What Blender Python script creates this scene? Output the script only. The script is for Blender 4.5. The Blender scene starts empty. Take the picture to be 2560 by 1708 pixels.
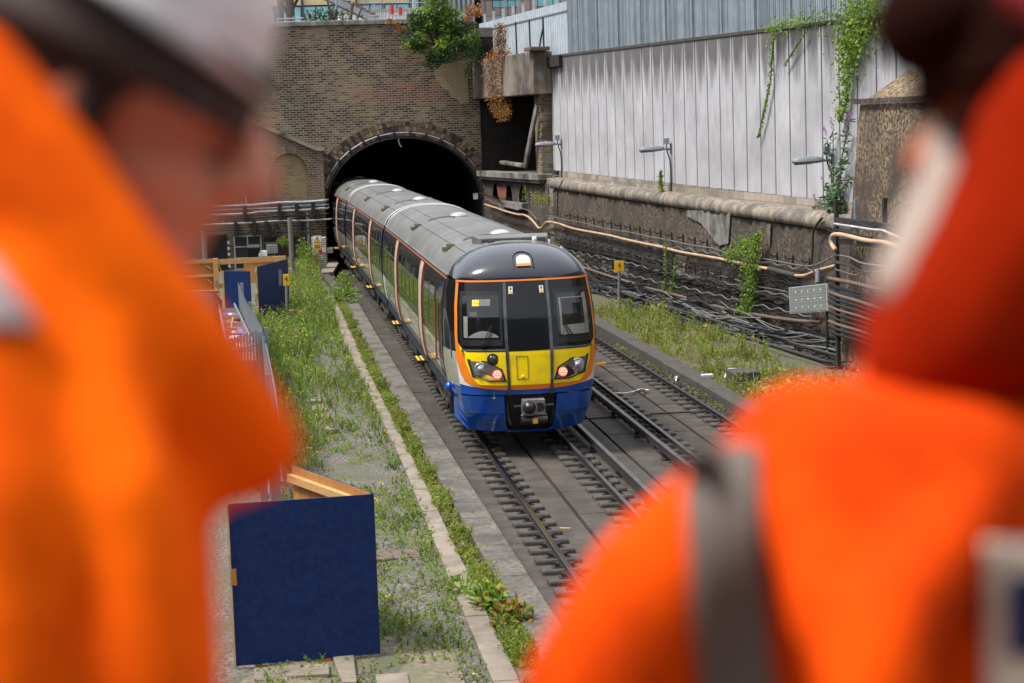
EXPO=0.9
import bpy, bmesh, math, random
import numpy as np
from mathutils import Vector, Matrix
random.seed(7)
R_=random.random
def ru(a,b): return a+(b-a)*R_()
sc=bpy.context.scene
C=bpy.context.collection
# ---------------------------------------------------------------- survey frame
FPX=4830.0; PITCH=.112; ROLL=.0328; EYE=5.82
V=Vector
fw=V((0,math.cos(PITCH),-math.sin(PITCH)))
u0=V((1,0,0)).cross(fw)
cr,sr=math.cos(ROLL),math.sin(ROLL)
rt=V((1,0,0))*cr-u0*sr; up=V((1,0,0))*sr+u0*cr
EY=V((0,0,EYE)); PSI=.113
A=V((-math.sin(PSI),math.cos(PSI),0)); B=V((math.cos(PSI),math.sin(PSI),0)); Z=V((0,0,1)); N0=V((.26,34.23,0))
def T(s,o,h): return N0+A*s+B*o+Z*h
def ray(x,y): return fw+rt*((x-1280)/FPX)+up*((854-y)/FPX)
def loc(P): d=P-N0; return (d.dot(A),d.dot(B),P.z)
def onS(x,y,s): d=ray(x,y); return EY+d*((N0+A*s-EY).dot(A)/d.dot(A))
def onO(x,y,o): d=ray(x,y); return EY+d*((N0+B*o-EY).dot(B)/d.dot(B))
def onH(x,y,h): d=ray(x,y); return EY+d*((h-EYE)/d.z)
def onP(x,y,p,n): d=ray(x,y); return EY+d*((p-EY).dot(n)/d.dot(n))
def near(x,y,z): return EY+ray(x,y)*z
# retaining wall frame: station s along track frame, plane o=4.9+(50-s)*.1 ; d metres towards the track
WD=(A-B*.1).normalized(); WN=(-(B+A*.1)).normalized(); W0=T(50,4.9,0)
def W(s,h,d=0): return T(s,4.9+(50-s)*.1,h)+WN*d
def onW(x,y,d=0): return onP(x,y,W0+WN*d,WN)
def cen(s): return .05-.004*s-.00026*s*s if s>=0 else .05-.006*s
def P1(s,off,h): return T(s,cen(s)+off,h)
def P2(s,off,h): return T(s,cen(s)+3.4+off,h)
# ---------------------------------------------------------------- things
def tag(o,label=None,cat=None,group=None,kind=None):
    if label: o['label']=label
    if cat: o['category']=cat
    if group: o['group']=group
    if kind: o['kind']=kind
    return o
def wl(o):
    p=V((0,0,0))
    while o: p=p+o.location; o=o.parent
    return p
def thing(name,label,cat,at,group=None):
    o=bpy.data.objects.new(name,None); C.objects.link(o); o.location=at; o.empty_display_size=.1
    return tag(o,label,cat,group)
def copy_tree(o,parent=None):
    c=o.copy(); C.objects.link(c)
    if parent: c.parent=parent
    for ch in list(o.children): copy_tree(ch,c)
    return c
class MB:
    def __init__(s,tf=None): s.v=[];s.f=[];s.m=[];s.tf=tf
    def add(s,vs,fs,m=0):
        k=len(s.v)
        s.v+= [s.tf(p) for p in vs] if s.tf else [V(p) for p in vs]
        for f in fs: s.f.append(tuple(i+k for i in f)); s.m.append(m)
        return s
    def hexa(s,c,m=0):  # 8 corners: bottom 4 ccw, top 4
        return s.add(c,[(0,3,2,1),(4,5,6,7),(0,1,5,4),(1,2,6,5),(2,3,7,6),(3,0,4,7)],m)
    def box(s,c,hx,hy,hz,ax=None,m=0):
        X,Y,Q=ax or (B,A,Z); c=V(c)
        return s.hexa([c-X*hx-Y*hy-Q*hz,c+X*hx-Y*hy-Q*hz,c+X*hx+Y*hy-Q*hz,c-X*hx+Y*hy-Q*hz,c-X*hx-Y*hy+Q*hz,c+X*hx-Y*hy+Q*hz,c+X*hx+Y*hy+Q*hz,c-X*hx+Y*hy+Q*hz],m)
    def lb(s,s0,s1,o0,o1,h0,h1,m=0):
        return s.hexa([T(s0,o0,h0),T(s0,o1,h0),T(s1,o1,h0),T(s1,o0,h0),T(s0,o0,h1),T(s0,o1,h1),T(s1,o1,h1),T(s1,o0,h1)],m)
    def wb(s,s0,s1,d0,d1,h0,h1,m=0):
        return s.hexa([W(s0,h0,d0),W(s1,h0,d0),W(s1,h0,d1),W(s0,h0,d1),W(s0,h1,d0),W(s1,h1,d0),W(s1,h1,d1),W(s0,h1,d1)],m)
    def xb(s,x0,x1,y0,y1,z0,z1,m=0):
        return s.hexa([(x0,y0,z0),(x1,y0,z0),(x1,y1,z0),(x0,y1,z0),(x0,y0,z1),(x1,y0,z1),(x1,y1,z1),(x0,y1,z1)],m)
    def bar(s,a,b,w,t,upv=None,m=0):
        a=V(a);b=V(b);d=(b-a).normalized(); q=V(upv) if upv else (Z if abs(d.z)<.9 else A)
        x=d.cross(q).normalized(); y=x.cross(d); x=x*w/2; y=y*t/2
        return s.hexa([a-x-y,a+x-y,b+x-y,b-x-y,a-x+y,a+x+y,b+x+y,b-x+y],m)
    def tube(s,pts,r,n=7,m=0,cap=True):
        pts=[V(p) for p in pts]; rs=r if isinstance(r,(list,tuple)) else [r]*len(pts)
        vs=[];x=None
        for i,p in enumerate(pts):
            d=(pts[min(i+1,len(pts)-1)]-pts[max(i-1,0)]).normalized()
            if x is None: x=d.cross(Z if abs(d.z)<.9 else V((1,0,0))).normalized()
            x=(x-d*x.dot(d)).normalized(); y=d.cross(x)
            for k in range(n): t=2*math.pi*k/n; vs.append(p+(x*math.cos(t)+y*math.sin(t))*rs[i])
        fs=[(i*n+k,i*n+(k+1)%n,(i+1)*n+(k+1)%n,(i+1)*n+k) for i in range(len(pts)-1) for k in range(n)]
        if cap: fs+= [tuple(range(n-1,-1,-1)),tuple((len(pts)-1)*n+k for k in range(n))]
        return s.add(vs,fs,m)
    def prism(s,pts,vec,m=0):
        n=len(pts); vec=V(vec); pts=[V(p) for p in pts]
        return s.add(pts+[p+vec for p in pts],[tuple(range(n-1,-1,-1)),tuple(range(n,2*n))]+[(i,(i+1)%n,n+(i+1)%n,n+i) for i in range(n)],m)
    def grid(s,rows,m=0,mf=None,closed=False):
        n=len(rows[0]); vs=[p for r in rows for p in r]; k=len(s.v)
        s.v+= [s.tf(p) for p in vs] if s.tf else [V(p) for p in vs]
        for i in range(len(rows)-1):
            for j in range(n-1):
                s.f.append((k+i*n+j,k+i*n+j+1,k+(i+1)*n+j+1,k+(i+1)*n+j)); s.m.append(mf(i,j) if mf else m)
        return s
    def lathe(s,c,axis,prof,n=16,m=0):
        axis=V(axis).normalized(); x=axis.cross(Z if abs(axis.z)<.9 else V((1,0,0))).normalized(); y=axis.cross(x); c=V(c)
        vs=[c+axis*a+(x*math.cos(2*math.pi*k/n)+y*math.sin(2*math.pi*k/n))*r for a,r in prof for k in range(n)]
        fs=[(i*n+k,i*n+(k+1)%n,(i+1)*n+(k+1)%n,(i+1)*n+k) for i in range(len(prof)-1) for k in range(n)]
        fs+=[tuple(range(n-1,-1,-1)),tuple((len(prof)-1)*n+k for k in range(n))]
        return s.add(vs,fs,m)
    def leaf(s,p,sz,m=0,flat=0,d=None,asp=.55):
        d=V(d) if d else V((ru(-1,1),ru(-1,1),ru(-1,1)*(1-flat)))
        d=d.normalized() if d.length>1e-4 else V((1,0,0))
        q=V((ru(-1,1),ru(-1,1),ru(-.3,1)+flat)); x=d.cross(q)
        if x.length<1e-3: x=V((0,0,1)).cross(d)
        x=x.normalized()*sz*asp*.5; n=x.cross(d).normalized()*sz*.12
        return s.add([p,p+d*sz*.45+x-n,p+d*sz,p+d*sz*.45-x-n],[(0,1,2,3)],m)
    def build(s,name,mats,parent=None,smooth=False,bev=0,weld=False,origin=None):
        mats=mats if isinstance(mats,(list,tuple)) else [mats]
        me=bpy.data.meshes.new(name)
        co=np.array([tuple(p) for p in s.v],dtype=float)
        if parent is not None: off=wl(parent)
        elif origin is not None: off=V(origin)
        else: off=V(((co[:,0].min()+co[:,0].max())/2,(co[:,1].min()+co[:,1].max())/2,co[:,2].min()))
        me.from_pydata((co-np.array(off)).tolist(),[],s.f)
        for m in mats: me.materials.append(MAT[m] if isinstance(m,str) else m)
        me.polygons.foreach_set('material_index',s.m)
        if smooth: me.polygons.foreach_set('use_smooth',[True]*len(s.f))
        me.update()
        uv=me.uv_layers.new(name='UVMap')
        if len(s.f)<30000:
            dat=np.zeros((len(me.loops),2)); cl=co-np.array(N0)
            L=np.stack([cl@np.array(A),cl@np.array(B),co[:,2]],1)
            for p in me.polygons:
                n=p.normal; na,nb,nz=abs(n.dot(A)),abs(n.dot(B)),abs(n.z)
                ix=(1,0) if nz>=max(na,nb) else ((1,2) if na>nb else (0,2))
                for li in p.loop_indices: vi=me.loops[li].vertex_index; dat[li]=(L[vi,ix[0]],L[vi,ix[1]])
            uv.data.foreach_set('uv',dat.ravel())
        o=bpy.data.objects.new(name,me); C.objects.link(o)
        if parent is not None: o.parent=parent
        else: o.location=off
        if weld:
            bm=bmesh.new(); bm.from_mesh(me); bmesh.ops.remove_doubles(bm,verts=bm.verts,dist=1e-4); bmesh.ops.recalc_face_normals(bm,faces=bm.faces); bm.to_mesh(me); bm.free()
        if bev:
            b=o.modifiers.new('bevel','BEVEL'); b.width=bev; b.segments=2; b.limit_method='ANGLE'
        return o
# ---------------------------------------------------------------- materials
MAT={}
def newmat(name):
    m=bpy.data.materials.new(name); m.use_nodes=True; nt=m.node_tree; MAT[name]=m
    return m,nt,nt.nodes['Principled BSDF']
def nd(nt,t,**k):
    n=nt.nodes.new('ShaderNode'+t)
    for a,b in k.items():
        if a in n.inputs: n.inputs[a].default_value=b
        else: setattr(n,a,b)
    return n
def c4(c): return (c[0],c[1],c[2],1)
def ramp(nt,fac,stops,mode='LINEAR'):
    r=nd(nt,'ValToRGB'); e=r.color_ramp; e.interpolation=mode
    while len(e.elements)>1: e.elements.remove(e.elements[-1])
    e.elements[0].position=stops[0][0]; e.elements[0].color=c4(stops[0][1])
    for p,c in stops[1:]: x=e.elements.new(p); x.color=c4(c)
    nt.links.new(fac,r.inputs[0]); return r.outputs[0]
def mix(nt,fac,a,b,mode='MIX'):
    n=nd(nt,'Mix',data_type='RGBA',blend_type=mode)
    for s,i in ((fac,0),(a,6),(b,7)):
        if isinstance(s,(int,float)): n.inputs[i].default_value=s
        elif isinstance(s,tuple): n.inputs[i].default_value=c4(s)
        else: nt.links.new(s,n.inputs[i])
    return n.outputs[2]
def pos(nt,scale=(1,1,1),uv=False):
    g=nd(nt,'TexCoord') if uv else nd(nt,'NewGeometry')
    m=nd(nt,'Mapping'); m.inputs['Scale'].default_value=scale
    nt.links.new(g.outputs['UV'] if uv else g.outputs['Position'],m.inputs[0]); return m.outputs[0]
def noise(nt,vec,scale,detail=5,rough=.6):
    n=nd(nt,'TexNoise'); n.inputs['Scale'].default_value=scale; n.inputs['Detail'].default_value=detail; n.inputs['Roughness'].default_value=rough
    nt.links.new(vec,n.inputs['Vector']); return n.outputs['Fac']
def bump(nt,h,b,st=.5,dist=.02):
    n=nd(nt,'Bump'); n.inputs['Strength'].default_value=st; n.inputs['Distance'].default_value=dist
    nt.links.new(h,n.inputs['Height']); nt.links.new(n.outputs[0],b.inputs['Normal'])
def mat(name,c1,c2=None,scale=4,rough=.85,metal=0,stops=None,b=0,bs=None,anis=(1,1,1),coat=0,emit=None,es=1,spec=.5,c3=None,s3=.6,uv=False):
    m,nt,p=newmat(name)
    c2=c2 or tuple(x*.7 for x in c1)
    v=pos(nt,anis,uv); n=noise(nt,v,scale)
    col=ramp(nt,n,stops or [(.32,c2),(.68,c1)])
    if c3: col=mix(nt,ramp(nt,noise(nt,pos(nt,(1,1,1)),s3,8,.7),[(.45,(0,0,0)),(.62,(1,1,1))]),col,c3)
    nt.links.new(col,p.inputs['Base Color'])
    p.inputs['Roughness'].default_value=rough; p.inputs['Metallic'].default_value=metal; p.inputs['Specular IOR Level'].default_value=spec
    p.inputs['Coat Weight'].default_value=coat
    if b: bump(nt,noise(nt,v,bs or scale*4,6),p,b)
    if emit: p.inputs['Emission Color'].default_value=c4(emit); p.inputs['Emission Strength'].default_value=es
    return m
def leafmat(name,cols,tr=.25,rough=.6):
    m,nt,p=newmat(name)
    g=nd(nt,'NewGeometry')
    st=[(i/max(1,len(cols)-1),c) for i,c in enumerate(cols)]
    col=ramp(nt,g.outputs['Random Per Island'],st)
    big=ramp(nt,noise(nt,pos(nt),.9,4),[(.3,(.55,.6,.5)),(.7,(1.25,1.2,1.1))])
    col=mix(nt,1.0,col,big,'MULTIPLY')
    nt.links.new(col,p.inputs['Base Color']); p.inputs['Roughness'].default_value=rough
    t=nd(nt,'BsdfTranslucent'); nt.links.new(col,t.inputs[0]); ms=nd(nt,'MixShader'); ms.inputs[0].default_value=tr
    nt.links.new(p.outputs[0],ms.inputs[1]); nt.links.new(t.outputs[0],ms.inputs[2]); nt.links.new(ms.outputs[0],nt.nodes['Material Output'].inputs[0])
    return m
def brickmat(name,c1,c2,mortar,bias=0,soot=(.02,.018,.016),sootlo=.4,soothi=.65,sc2=.35,row=.083,wid=.235,ms=.012,patch=None):
    m,nt,p=newmat(name)
    v=pos(nt,(1,1,1),True)
    def br(a,b2,mo,bi):
        t=nd(nt,'TexBrick'); t.inputs['Color1'].default_value=c4(a); t.inputs['Color2'].default_value=c4(b2); t.inputs['Mortar'].default_value=c4(mo)
        t.inputs['Scale'].default_value=1; t.inputs['Mortar Size'].default_value=ms; t.inputs['Mortar Smooth'].default_value=.3; t.inputs['Bias'].default_value=bi
        t.inputs['Brick Width'].default_value=wid; t.inputs['Row Height'].default_value=row; nt.links.new(v,t.inputs['Vector']); return t
    t=br(c1,c2,mortar,bias); col=t.outputs['Color']
    bn=noise(nt,v,.42,4,.6); mr=nd(nt,'MapRange'); mr.inputs['From Min'].default_value=.36; mr.inputs['From Max'].default_value=.66; mr.inputs['To Min'].default_value=bias-.55; mr.inputs['To Max'].default_value=bias+.5
    nt.links.new(bn,mr.inputs[0]); nt.links.new(mr.outputs[0],t.inputs['Bias'])
    if patch:
        for (pc1,pc2,scl,lo,hi,off) in patch:
            t2=br(pc1,pc2,mortar,0)
            mp=nd(nt,'Mapping'); mp.inputs['Location'].default_value=off; nt.links.new(v,mp.inputs[0])
            col=mix(nt,ramp(nt,noise(nt,mp.outputs[0],scl,3,.65),[(lo,(0,0,0)),(hi,(1,1,1))]),col,t2.outputs['Color'])
    s1=ramp(nt,noise(nt,v,sc2,8,.65),[(sootlo,(0,0,0)),(soothi,(1,1,1))])
    mt=nd(nt,'Math',operation='MULTIPLY'); mt.inputs[1].default_value=.8; nt.links.new(s1,mt.inputs[0])
    col2=mix(nt,t.outputs['Fac'],soot,tuple(x*3.2 for x in soot))
    col=mix(nt,mt.outputs[0],col,col2)
    nt.links.new(col,p.inputs['Base Color']); p.inputs['Roughness'].default_value=.9
    inv=nd(nt,'Math',operation='SUBTRACT'); inv.inputs[0].default_value=1; nt.links.new(t.outputs['Fac'],inv.inputs[1])
    bump(nt,inv.outputs[0],p,.6,.012)
    return m
mat('concrete',(.26,.25,.24),(.15,.145,.135),2.5,.9,b=.3,c3=(.09,.085,.08),s3=.8)
mat('trackslab',(.080,.066,.053),(.032,.027,.023),3,.85,anis=(1,1,1),b=.25,c3=(.036,.031,.027),s3=1.1)
mat('kerb',(.19,.172,.143),(.06,.055,.047),13,.9,b=.5,c3=(.06,.056,.05),s3=1.6)
mat('kerbdark',(.075,.068,.058),(.035,.032,.028),5,.9,b=.4)
mat('slabstone',(.27,.225,.18),(.18,.15,.12),3,.9,b=.3,c3=(.15,.13,.10),s3=1.3)
mat('ballast',(.30,.285,.26),(.05,.046,.042),22,.95,b=1,bs=22,stops=[(.36,(.04,.037,.033)),(.5,(.11,.10,.087)),(.66,(.235,.217,.192))],c3=(.085,.09,.05),s3=.9)
mat('bankdirt',(.125,.105,.07),(.05,.042,.028),14,.95,b=.9,bs=18,c3=(.06,.075,.03),s3=1.2)
mat('dirt',(.25,.205,.15),(.085,.07,.052),14,.95,b=.9,bs=18,c3=(.11,.12,.06),s3=1.2)
mat('underbed',(.03,.028,.025),None,6,.95,b=.6)
mat('railtop',(.30,.30,.33),(.2,.2,.23),3,.22,1)
mat('railweb',(.035,.026,.022),(.018,.015,.013),9,.7,b=.3)
mat('condtop',(.22,.215,.215),(.13,.13,.13),4,.35,.9)
mat('block',(.075,.066,.058),(.035,.03,.027),6,.8,b=.3)
mat('chair',(.028,.022,.02),None,12,.75,b=.3)
mat('black',(.012,.012,.013),(.008,.008,.009),5,.6)
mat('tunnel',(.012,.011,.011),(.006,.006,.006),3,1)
mat('cableb',(.022,.022,.026),(.012,.012,.014),9,.42)
mat('cableg',(.16,.155,.15),(.09,.088,.085),9,.5)
mat('orangepipe',(.52,.37,.25),(.38,.25,.16),2,.5,b=.1)
mat('greywhite',(.55,.55,.56),(.35,.35,.36),6,.5)
mat('rusty',(.17,.125,.10),(.08,.058,.046),14,.85,b=.5)
mat('darksteel',(.04,.038,.038),(.02,.018,.018),8,.6,b=.2)
mat('galv',(.36,.40,.44),(.24,.275,.31),5,.42,.55)
mat('galvblue',(.47,.52,.57),(.36,.41,.46),2.2,.45,.05)
mat('postgrey',(.20,.19,.185),(.12,.115,.11),8,.7)
mat('timber',(.55,.33,.13),(.40,.22,.075),5,.75,anis=(1,1,8),b=.15)
mat('ply',(.42,.20,.055),(.28,.12,.03),4,.7,anis=(3,3,.8),b=.1)
mat('plyedge',(.5,.36,.2),None,9,.8)
mat('bluepaint',(.004,.021,.105),(.003,.015,.075),2.5,.55,c3=(.010,.027,.098),s3=14,anis=(1,1,3),b=.06,bs=9,spec=.25)
mat('weather',(.30,.285,.26),(.12,.112,.10),3,.9,anis=(1,1,.25),c3=(.05,.045,.04),s3=.7,b=.3)
mat('beamc',(.28,.235,.195),(.10,.075,.06),3.5,.9,anis=(1,1,.10),c3=(.06,.05,.042),s3=.6,b=.2)
mat('coping',(.33,.28,.215),(.06,.056,.05),2.2,.9,anis=(2.2,2.2,.5),c3=(.09,.085,.08),s3=1.0,b=.4)
mat('roughwall',(.13,.10,.075),(.03,.024,.02),11,.95,b=1,bs=16,stops=[(.36,(.022,.018,.015)),(.5,(.075,.057,.043)),(.66,(.17,.135,.10))],c3=(.04,.032,.026),s3=.6)
mat('pebble',(.30,.21,.125),(.035,.026,.02),12,.95,b=1,bs=16,stops=[(.40,(.03,.024,.018)),(.50,(.16,.115,.07)),(.62,(.31,.225,.135))],c3=(.055,.042,.033),s3=.55)
mat('darkinner',(.022,.019,.016),(.012,.010,.009),4,.95)
mat('grimeblock',(.33,.30,.25),(.18,.16,.13),4,.9,c3=(.10,.10,.06),s3=2)
brickmat('brick',(.225,.160,.088),(.016,.014,.014),(.27,.225,.165),bias=.14,sootlo=.50,soothi=.78,row=.098,wid=.275,ms=.017,patch=[((.22,.085,.05),(.10,.05,.035),.5,.62,.70,(3.1,1.7,0)),((.30,.215,.10),(.16,.12,.065),1.6,.66,.74,(7.7,4.2,0))])
brickmat('brickarch',(.20,.145,.085),(.045,.036,.03),(.34,.28,.19),bias=.1,row=.11,wid=.14,sootlo=.5,soothi=.75)
brickmat('brickyellow',(.24,.175,.085),(.14,.10,.052),(.26,.21,.135),sootlo=.48,soothi=.8,row=.098,wid=.275,ms=.017)
brickmat('brickbuff',(.34,.26,.14),(.24,.18,.09),(.34,.28,.18),bias=.3,sootlo=.6,soothi=.95,row=.098,wid=.275,ms=.015)
brickmat('brickdark',(.085,.062,.045),(.02,.017,.016),(.13,.11,.085),sootlo=.4,soothi=.6)
brickmat('bricklow',(.14,.092,.06),(.045,.032,.026),(.24,.20,.15),sootlo=.5,soothi=.75,row=.098,wid=.275,ms=.017)
brickmat('brickrub',(.30,.22,.12),(.018,.015,.014),(.20,.17,.13),bias=0,sootlo=.42,soothi=.6,sc2=1.2,row=.11,wid=.26,ms=.02)
brickmat('brickpale',(.36,.31,.25),(.19,.165,.14),(.20,.18,.15),row=.22,wid=.45,ms=.014,sootlo=.56,soothi=.8)
brickmat('brickwhite',(.62,.60,.56),(.48,.45,.41),(.11,.09,.08),sootlo=.62,soothi=.8)
# band of red repair bricks over the arch
m=MAT['brick']; nt=m.node_tree; p=nt.nodes['Principled BSDF']; lk=p.inputs['Base Color'].links[0].from_socket
g=nd(nt,'TexCoord'); mp=nd(nt,'Mapping'); mp.inputs['Location'].default_value=(-1.0/2.7,-7.3/.75,0); mp.inputs['Scale'].default_value=(1/2.7,1/.75,1); nt.links.new(g.outputs['UV'],mp.inputs[0])
ln=nd(nt,'VectorMath',operation='LENGTH'); nt.links.new(mp.outputs[0],ln.inputs[0])
nn=noise(nt,pos(nt,(1,2.2,1),True),1.5,4,.7)
f1=nd(nt,'Math',operation='SUBTRACT'); f1.inputs[0].default_value=1.15; nt.links.new(ln.outputs['Value'],f1.inputs[1])
f2=nd(nt,'Math',operation='ADD'); nt.links.new(f1.outputs[0],f2.inputs[0]); nt.links.new(nn,f2.inputs[1])
t3=nd(nt,'TexBrick'); t3.inputs['Color1'].default_value=(.24,.085,.045,1); t3.inputs['Color2'].default_value=(.06,.035,.028,1); t3.inputs['Mortar'].default_value=(.26,.2,.15,1)
t3.inputs['Scale'].default_value=1; t3.inputs['Mortar Size'].default_value=.017; t3.inputs['Brick Width'].default_value=.275; t3.inputs['Row Height'].default_value=.098; nt.links.new(pos(nt,(1,1,1),True),t3.inputs['Vector'])
nt.links.new(mix(nt,ramp(nt,f2.outputs[0],[(.95,(0,0,0)),(1.0,(.85,.85,.85))]),lk,t3.outputs['Color']),p.inputs['Base Color'])
# panel wall: pale boards, soot running down from the coping, cleaner at the joints
m,nt,p=newmat('panel'); g=nd(nt,'TexCoord'); sx=nd(nt,'SeparateXYZ'); nt.links.new(g.outputs['UV'],sx.inputs[0])
def mth(nt,op,a,b=None,cl=False):
    n=nd(nt,'Math',operation=op); n.use_clamp=cl
    for i,x in ((0,a),(1,b)):
        if x is None: continue
        if isinstance(x,(int,float)): n.inputs[i].default_value=x
        else: nt.links.new(x,n.inputs[i])
    return n.outputs[0]
PAN=1.12
fr=mth(nt,'FRACT',mth(nt,'DIVIDE',mth(nt,'ADD',sx.outputs[0],200.0),PAN))
edge=mth(nt,'ABSOLUTE',mth(nt,'SUBTRACT',fr,.5))      # .5 at joints
vs_=pos(nt,(1.8,.35,1),True); ns=noise(nt,vs_,1.6,6,.65); nb=noise(nt,pos(nt,(1,1,1),True),.55,5,.6); nf=noise(nt,pos(nt,(6,.5,1),True),2.2,5,.7)
hh=mth(nt,'ADD',mth(nt,'MULTIPLY',mth(nt,'SUBTRACT',sx.outputs[1],7.0),1.05),mth(nt,'MULTIPLY',mth(nt,'SUBTRACT',ns,.5),2.2))
hh=mth(nt,'SUBTRACT',hh,mth(nt,'MULTIPLY',mth(nt,'POWER',mth(nt,'MULTIPLY',edge,2),4),1.9),)
so=mth(nt,'MULTIPLY',mth(nt,'ADD',hh,.45,True),.85)
so2=mth(nt,'MULTIPLY',ramp(nt,nf,[(.46,(0,0,0)),(.70,(1,1,1))]),mth(nt,'MULTIPLY',mth(nt,'SUBTRACT',sx.outputs[1],3.6,True),.42))
base=ramp(nt,nb,[(.3,(.33,.33,.35)),(.7,(.50,.50,.53))])
col=mix(nt,so2,base,(.10,.098,.10)); col=mix(nt,so,col,(.055,.05,.048))
foot=mth(nt,'MULTIPLY',mth(nt,'ADD',mth(nt,'SUBTRACT',4.0,sx.outputs[1]),mth(nt,'MULTIPLY',mth(nt,'SUBTRACT',nf,.55),2.0),True),.5)
col=mix(nt,foot,col,(.17,.15,.12))
nt.links.new(col,p.inputs['Base Color']); p.inputs['Roughness'].default_value=.85
# train paints
mat('tblack',(.008,.009,.011),(.006,.007,.009),2,.12,coat=.15,spec=.35)
mat('tnavy',(.012,.015,.026),(.009,.011,.02),2,.16,coat=.8)
mat('tyellow',(.93,.68,.0),(.88,.63,.0),3,.32,coat=.3,c3=(.72,.53,.01),s3=2)
mat('torange',(.80,.22,.015),(.7,.18,.01),3,.32,coat=.3)
mat('twhite',(.72,.72,.73),(.6,.6,.6),3,.3,coat=.3)
mat('tblue',(.003,.09,.50),(.003,.07,.42),3,.26,coat=.5,c3=(.005,.07,.30),s3=2.5)
mat('tblueskirt',(.01,.02,.06),(.02,.018,.02),6,.5)
mat('tside',(.46,.47,.42),(.32,.33,.28),2,.16,coat=.7,anis=(1,.3,1))
mat('tglass',(.006,.007,.008),(.004,.005,.006),2,.04,coat=.5)
mat('tdoor',(.56,.44,.37),(.46,.36,.30),6,.4)
mat('troof',(.175,.183,.185),(.115,.122,.124),1.6,.42,anis=(1,.4,1),c3=(.115,.108,.098),s3=.7,b=.05)
mat('troofl',(.44,.45,.45),None,6,.5)
mat('brass',(.24,.20,.11),(.12,.10,.06),9,.6,.3)
mat('grille',(.05,.05,.05),(.10,.10,.10),40,.7)
mat('cabtrim',(.22,.23,.21),(.15,.155,.14),4,.5)
mat('lampglass',(.62,.64,.67),(.2,.21,.22),28,.1,.6)
mat('lampbody',(.20,.17,.15),None,6,.3,.3)
mat('redlamp',(.8,.05,.04),(.9,.35,.3),60,.3,emit=(1,.10,.06),es=1.6)
mat('amber',(.9,.5,.0),None,6,.5,emit=(1,.55,.02),es=2.2)
mat('lensdark',(.10,.11,.12),(.05,.05,.05),6,.15,.3,coat=.5)
mat('steelgrey',(.33,.31,.30),(.16,.14,.13),14,.5,.5)
mat('bogie',(.045,.036,.03),(.018,.016,.014),9,.8,b=.4)
mat('signyellow',(.80,.46,.01),(.75,.41,.01),3,.5)
mat('white',(.75,.75,.74),(.65,.65,.64),3,.6)
mat('red',(.55,.03,.02),None,3,.5)
mat('signblue',(.02,.03,.25),None,3,.5)
mat('textblack',(.01,.01,.01),None,3,.6)
mat('solar',(.26,.28,.28),(.22,.24,.24),3,.25,.2)
mat('solarline',(.50,.50,.48),None,3,.4)
mat('lampgrey',(.19,.21,.24),(.15,.165,.19),4,.5)
mat('glassteal',(.30,.62,.64),(.20,.46,.50),.8,.12,coat=.3)
mat('cladding',(.62,.50,.28),(.52,.41,.21),9,.7,anis=(6,6,.3))
mat('bframe',(.03,.045,.06),None,4,.5)
mat('bgrey',(.40,.41,.43),(.26,.27,.29),1.3,.8,anis=(9,9,.2))
mat('bpink',(.45,.36,.31),(.38,.30,.26),2,.8)
mat('bark',(.11,.085,.065),(.05,.04,.032),12,.95,b=.6)
mat('paperwhite',(.75,.76,.8),(.5,.52,.58),12,.7)
mat('cloth',(.018,.018,.02),(.01,.01,.011),6,.8,b=.3)
mat('amberroof',(.30,.14,.08),None,4,.8)
leafmat('leafdark',[(.012,.035,.012),(.025,.07,.018),(.045,.11,.02),(.08,.17,.03)])
leafmat('leafbright',[(.10,.20,.02),(.16,.27,.03),(.22,.34,.04),(.27,.36,.06)],.35)
leafmat('leafivy',[(.08,.17,.02),(.17,.28,.025),(.26,.36,.04),(.12,.22,.03)],.35)
leafmat('leafdead',[(.16,.06,.015),(.36,.15,.04),(.52,.26,.08),(.26,.10,.025)],.2)
leafmat('weed',[(.06,.15,.015),(.11,.25,.02),(.20,.35,.035),(.30,.40,.06),(.32,.33,.13)],.38)
leafmat('weedyellow',[(.20,.28,.035),(.30,.36,.05),(.38,.38,.08),(.15,.25,.03)],.4)
leafmat('weeddry',[(.25,.21,.11),(.33,.28,.17),(.17,.11,.06),(.14,.17,.05)],.25)
leafmat('petal',[(.85,.60,.02),(.8,.7,.05)],.2)
leafmat('petalviolet',[(.22,.07,.32),(.35,.14,.45)],.2)
leafmat('leafred',[(.20,.04,.02),(.30,.22,.02),(.42,.33,.03),(.25,.10,.02)],.3)
# people
mat('hivis',(.94,.135,.001),(.84,.11,.001),3,.9,b=.3,bs=9,spec=.08,c3=(.62,.055,.001),s3=4.5)
mat('hivisb',(.80,.078,.001),(.68,.06,.001),3,.9,b=.3,bs=9,spec=.08,c3=(.52,.038,.001),s3=4.5)
mat('hivisdark',(.70,.05,.003),(.62,.04,.003),3,.8)
mat('reflect',(.17,.14,.125),(.12,.095,.082),5,.6,spec=.2)
mat('helmet',(.66,.62,.64),(.76,.73,.74),3,.3,coat=.3)
mat('helmetred',(.16,.003,.001),None,3,.5)
mat('skin',(.62,.26,.155),(.52,.20,.12),6,.55)
mat('skindark',(.20,.05,.022),(.15,.035,.016),6,.6)
mat('hair',(.028,.012,.008),(.018,.008,.006),20,.7)
mat('beard',(.55,.44,.36),(.5,.4,.33),20,.8)
mat('badgeblue',(.01,.02,.12),None,3,.5)
mat('trousers',(.75,.14,.005),None,5,.8)
mat('boot',(.02,.017,.014),None,5,.7)
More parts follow.
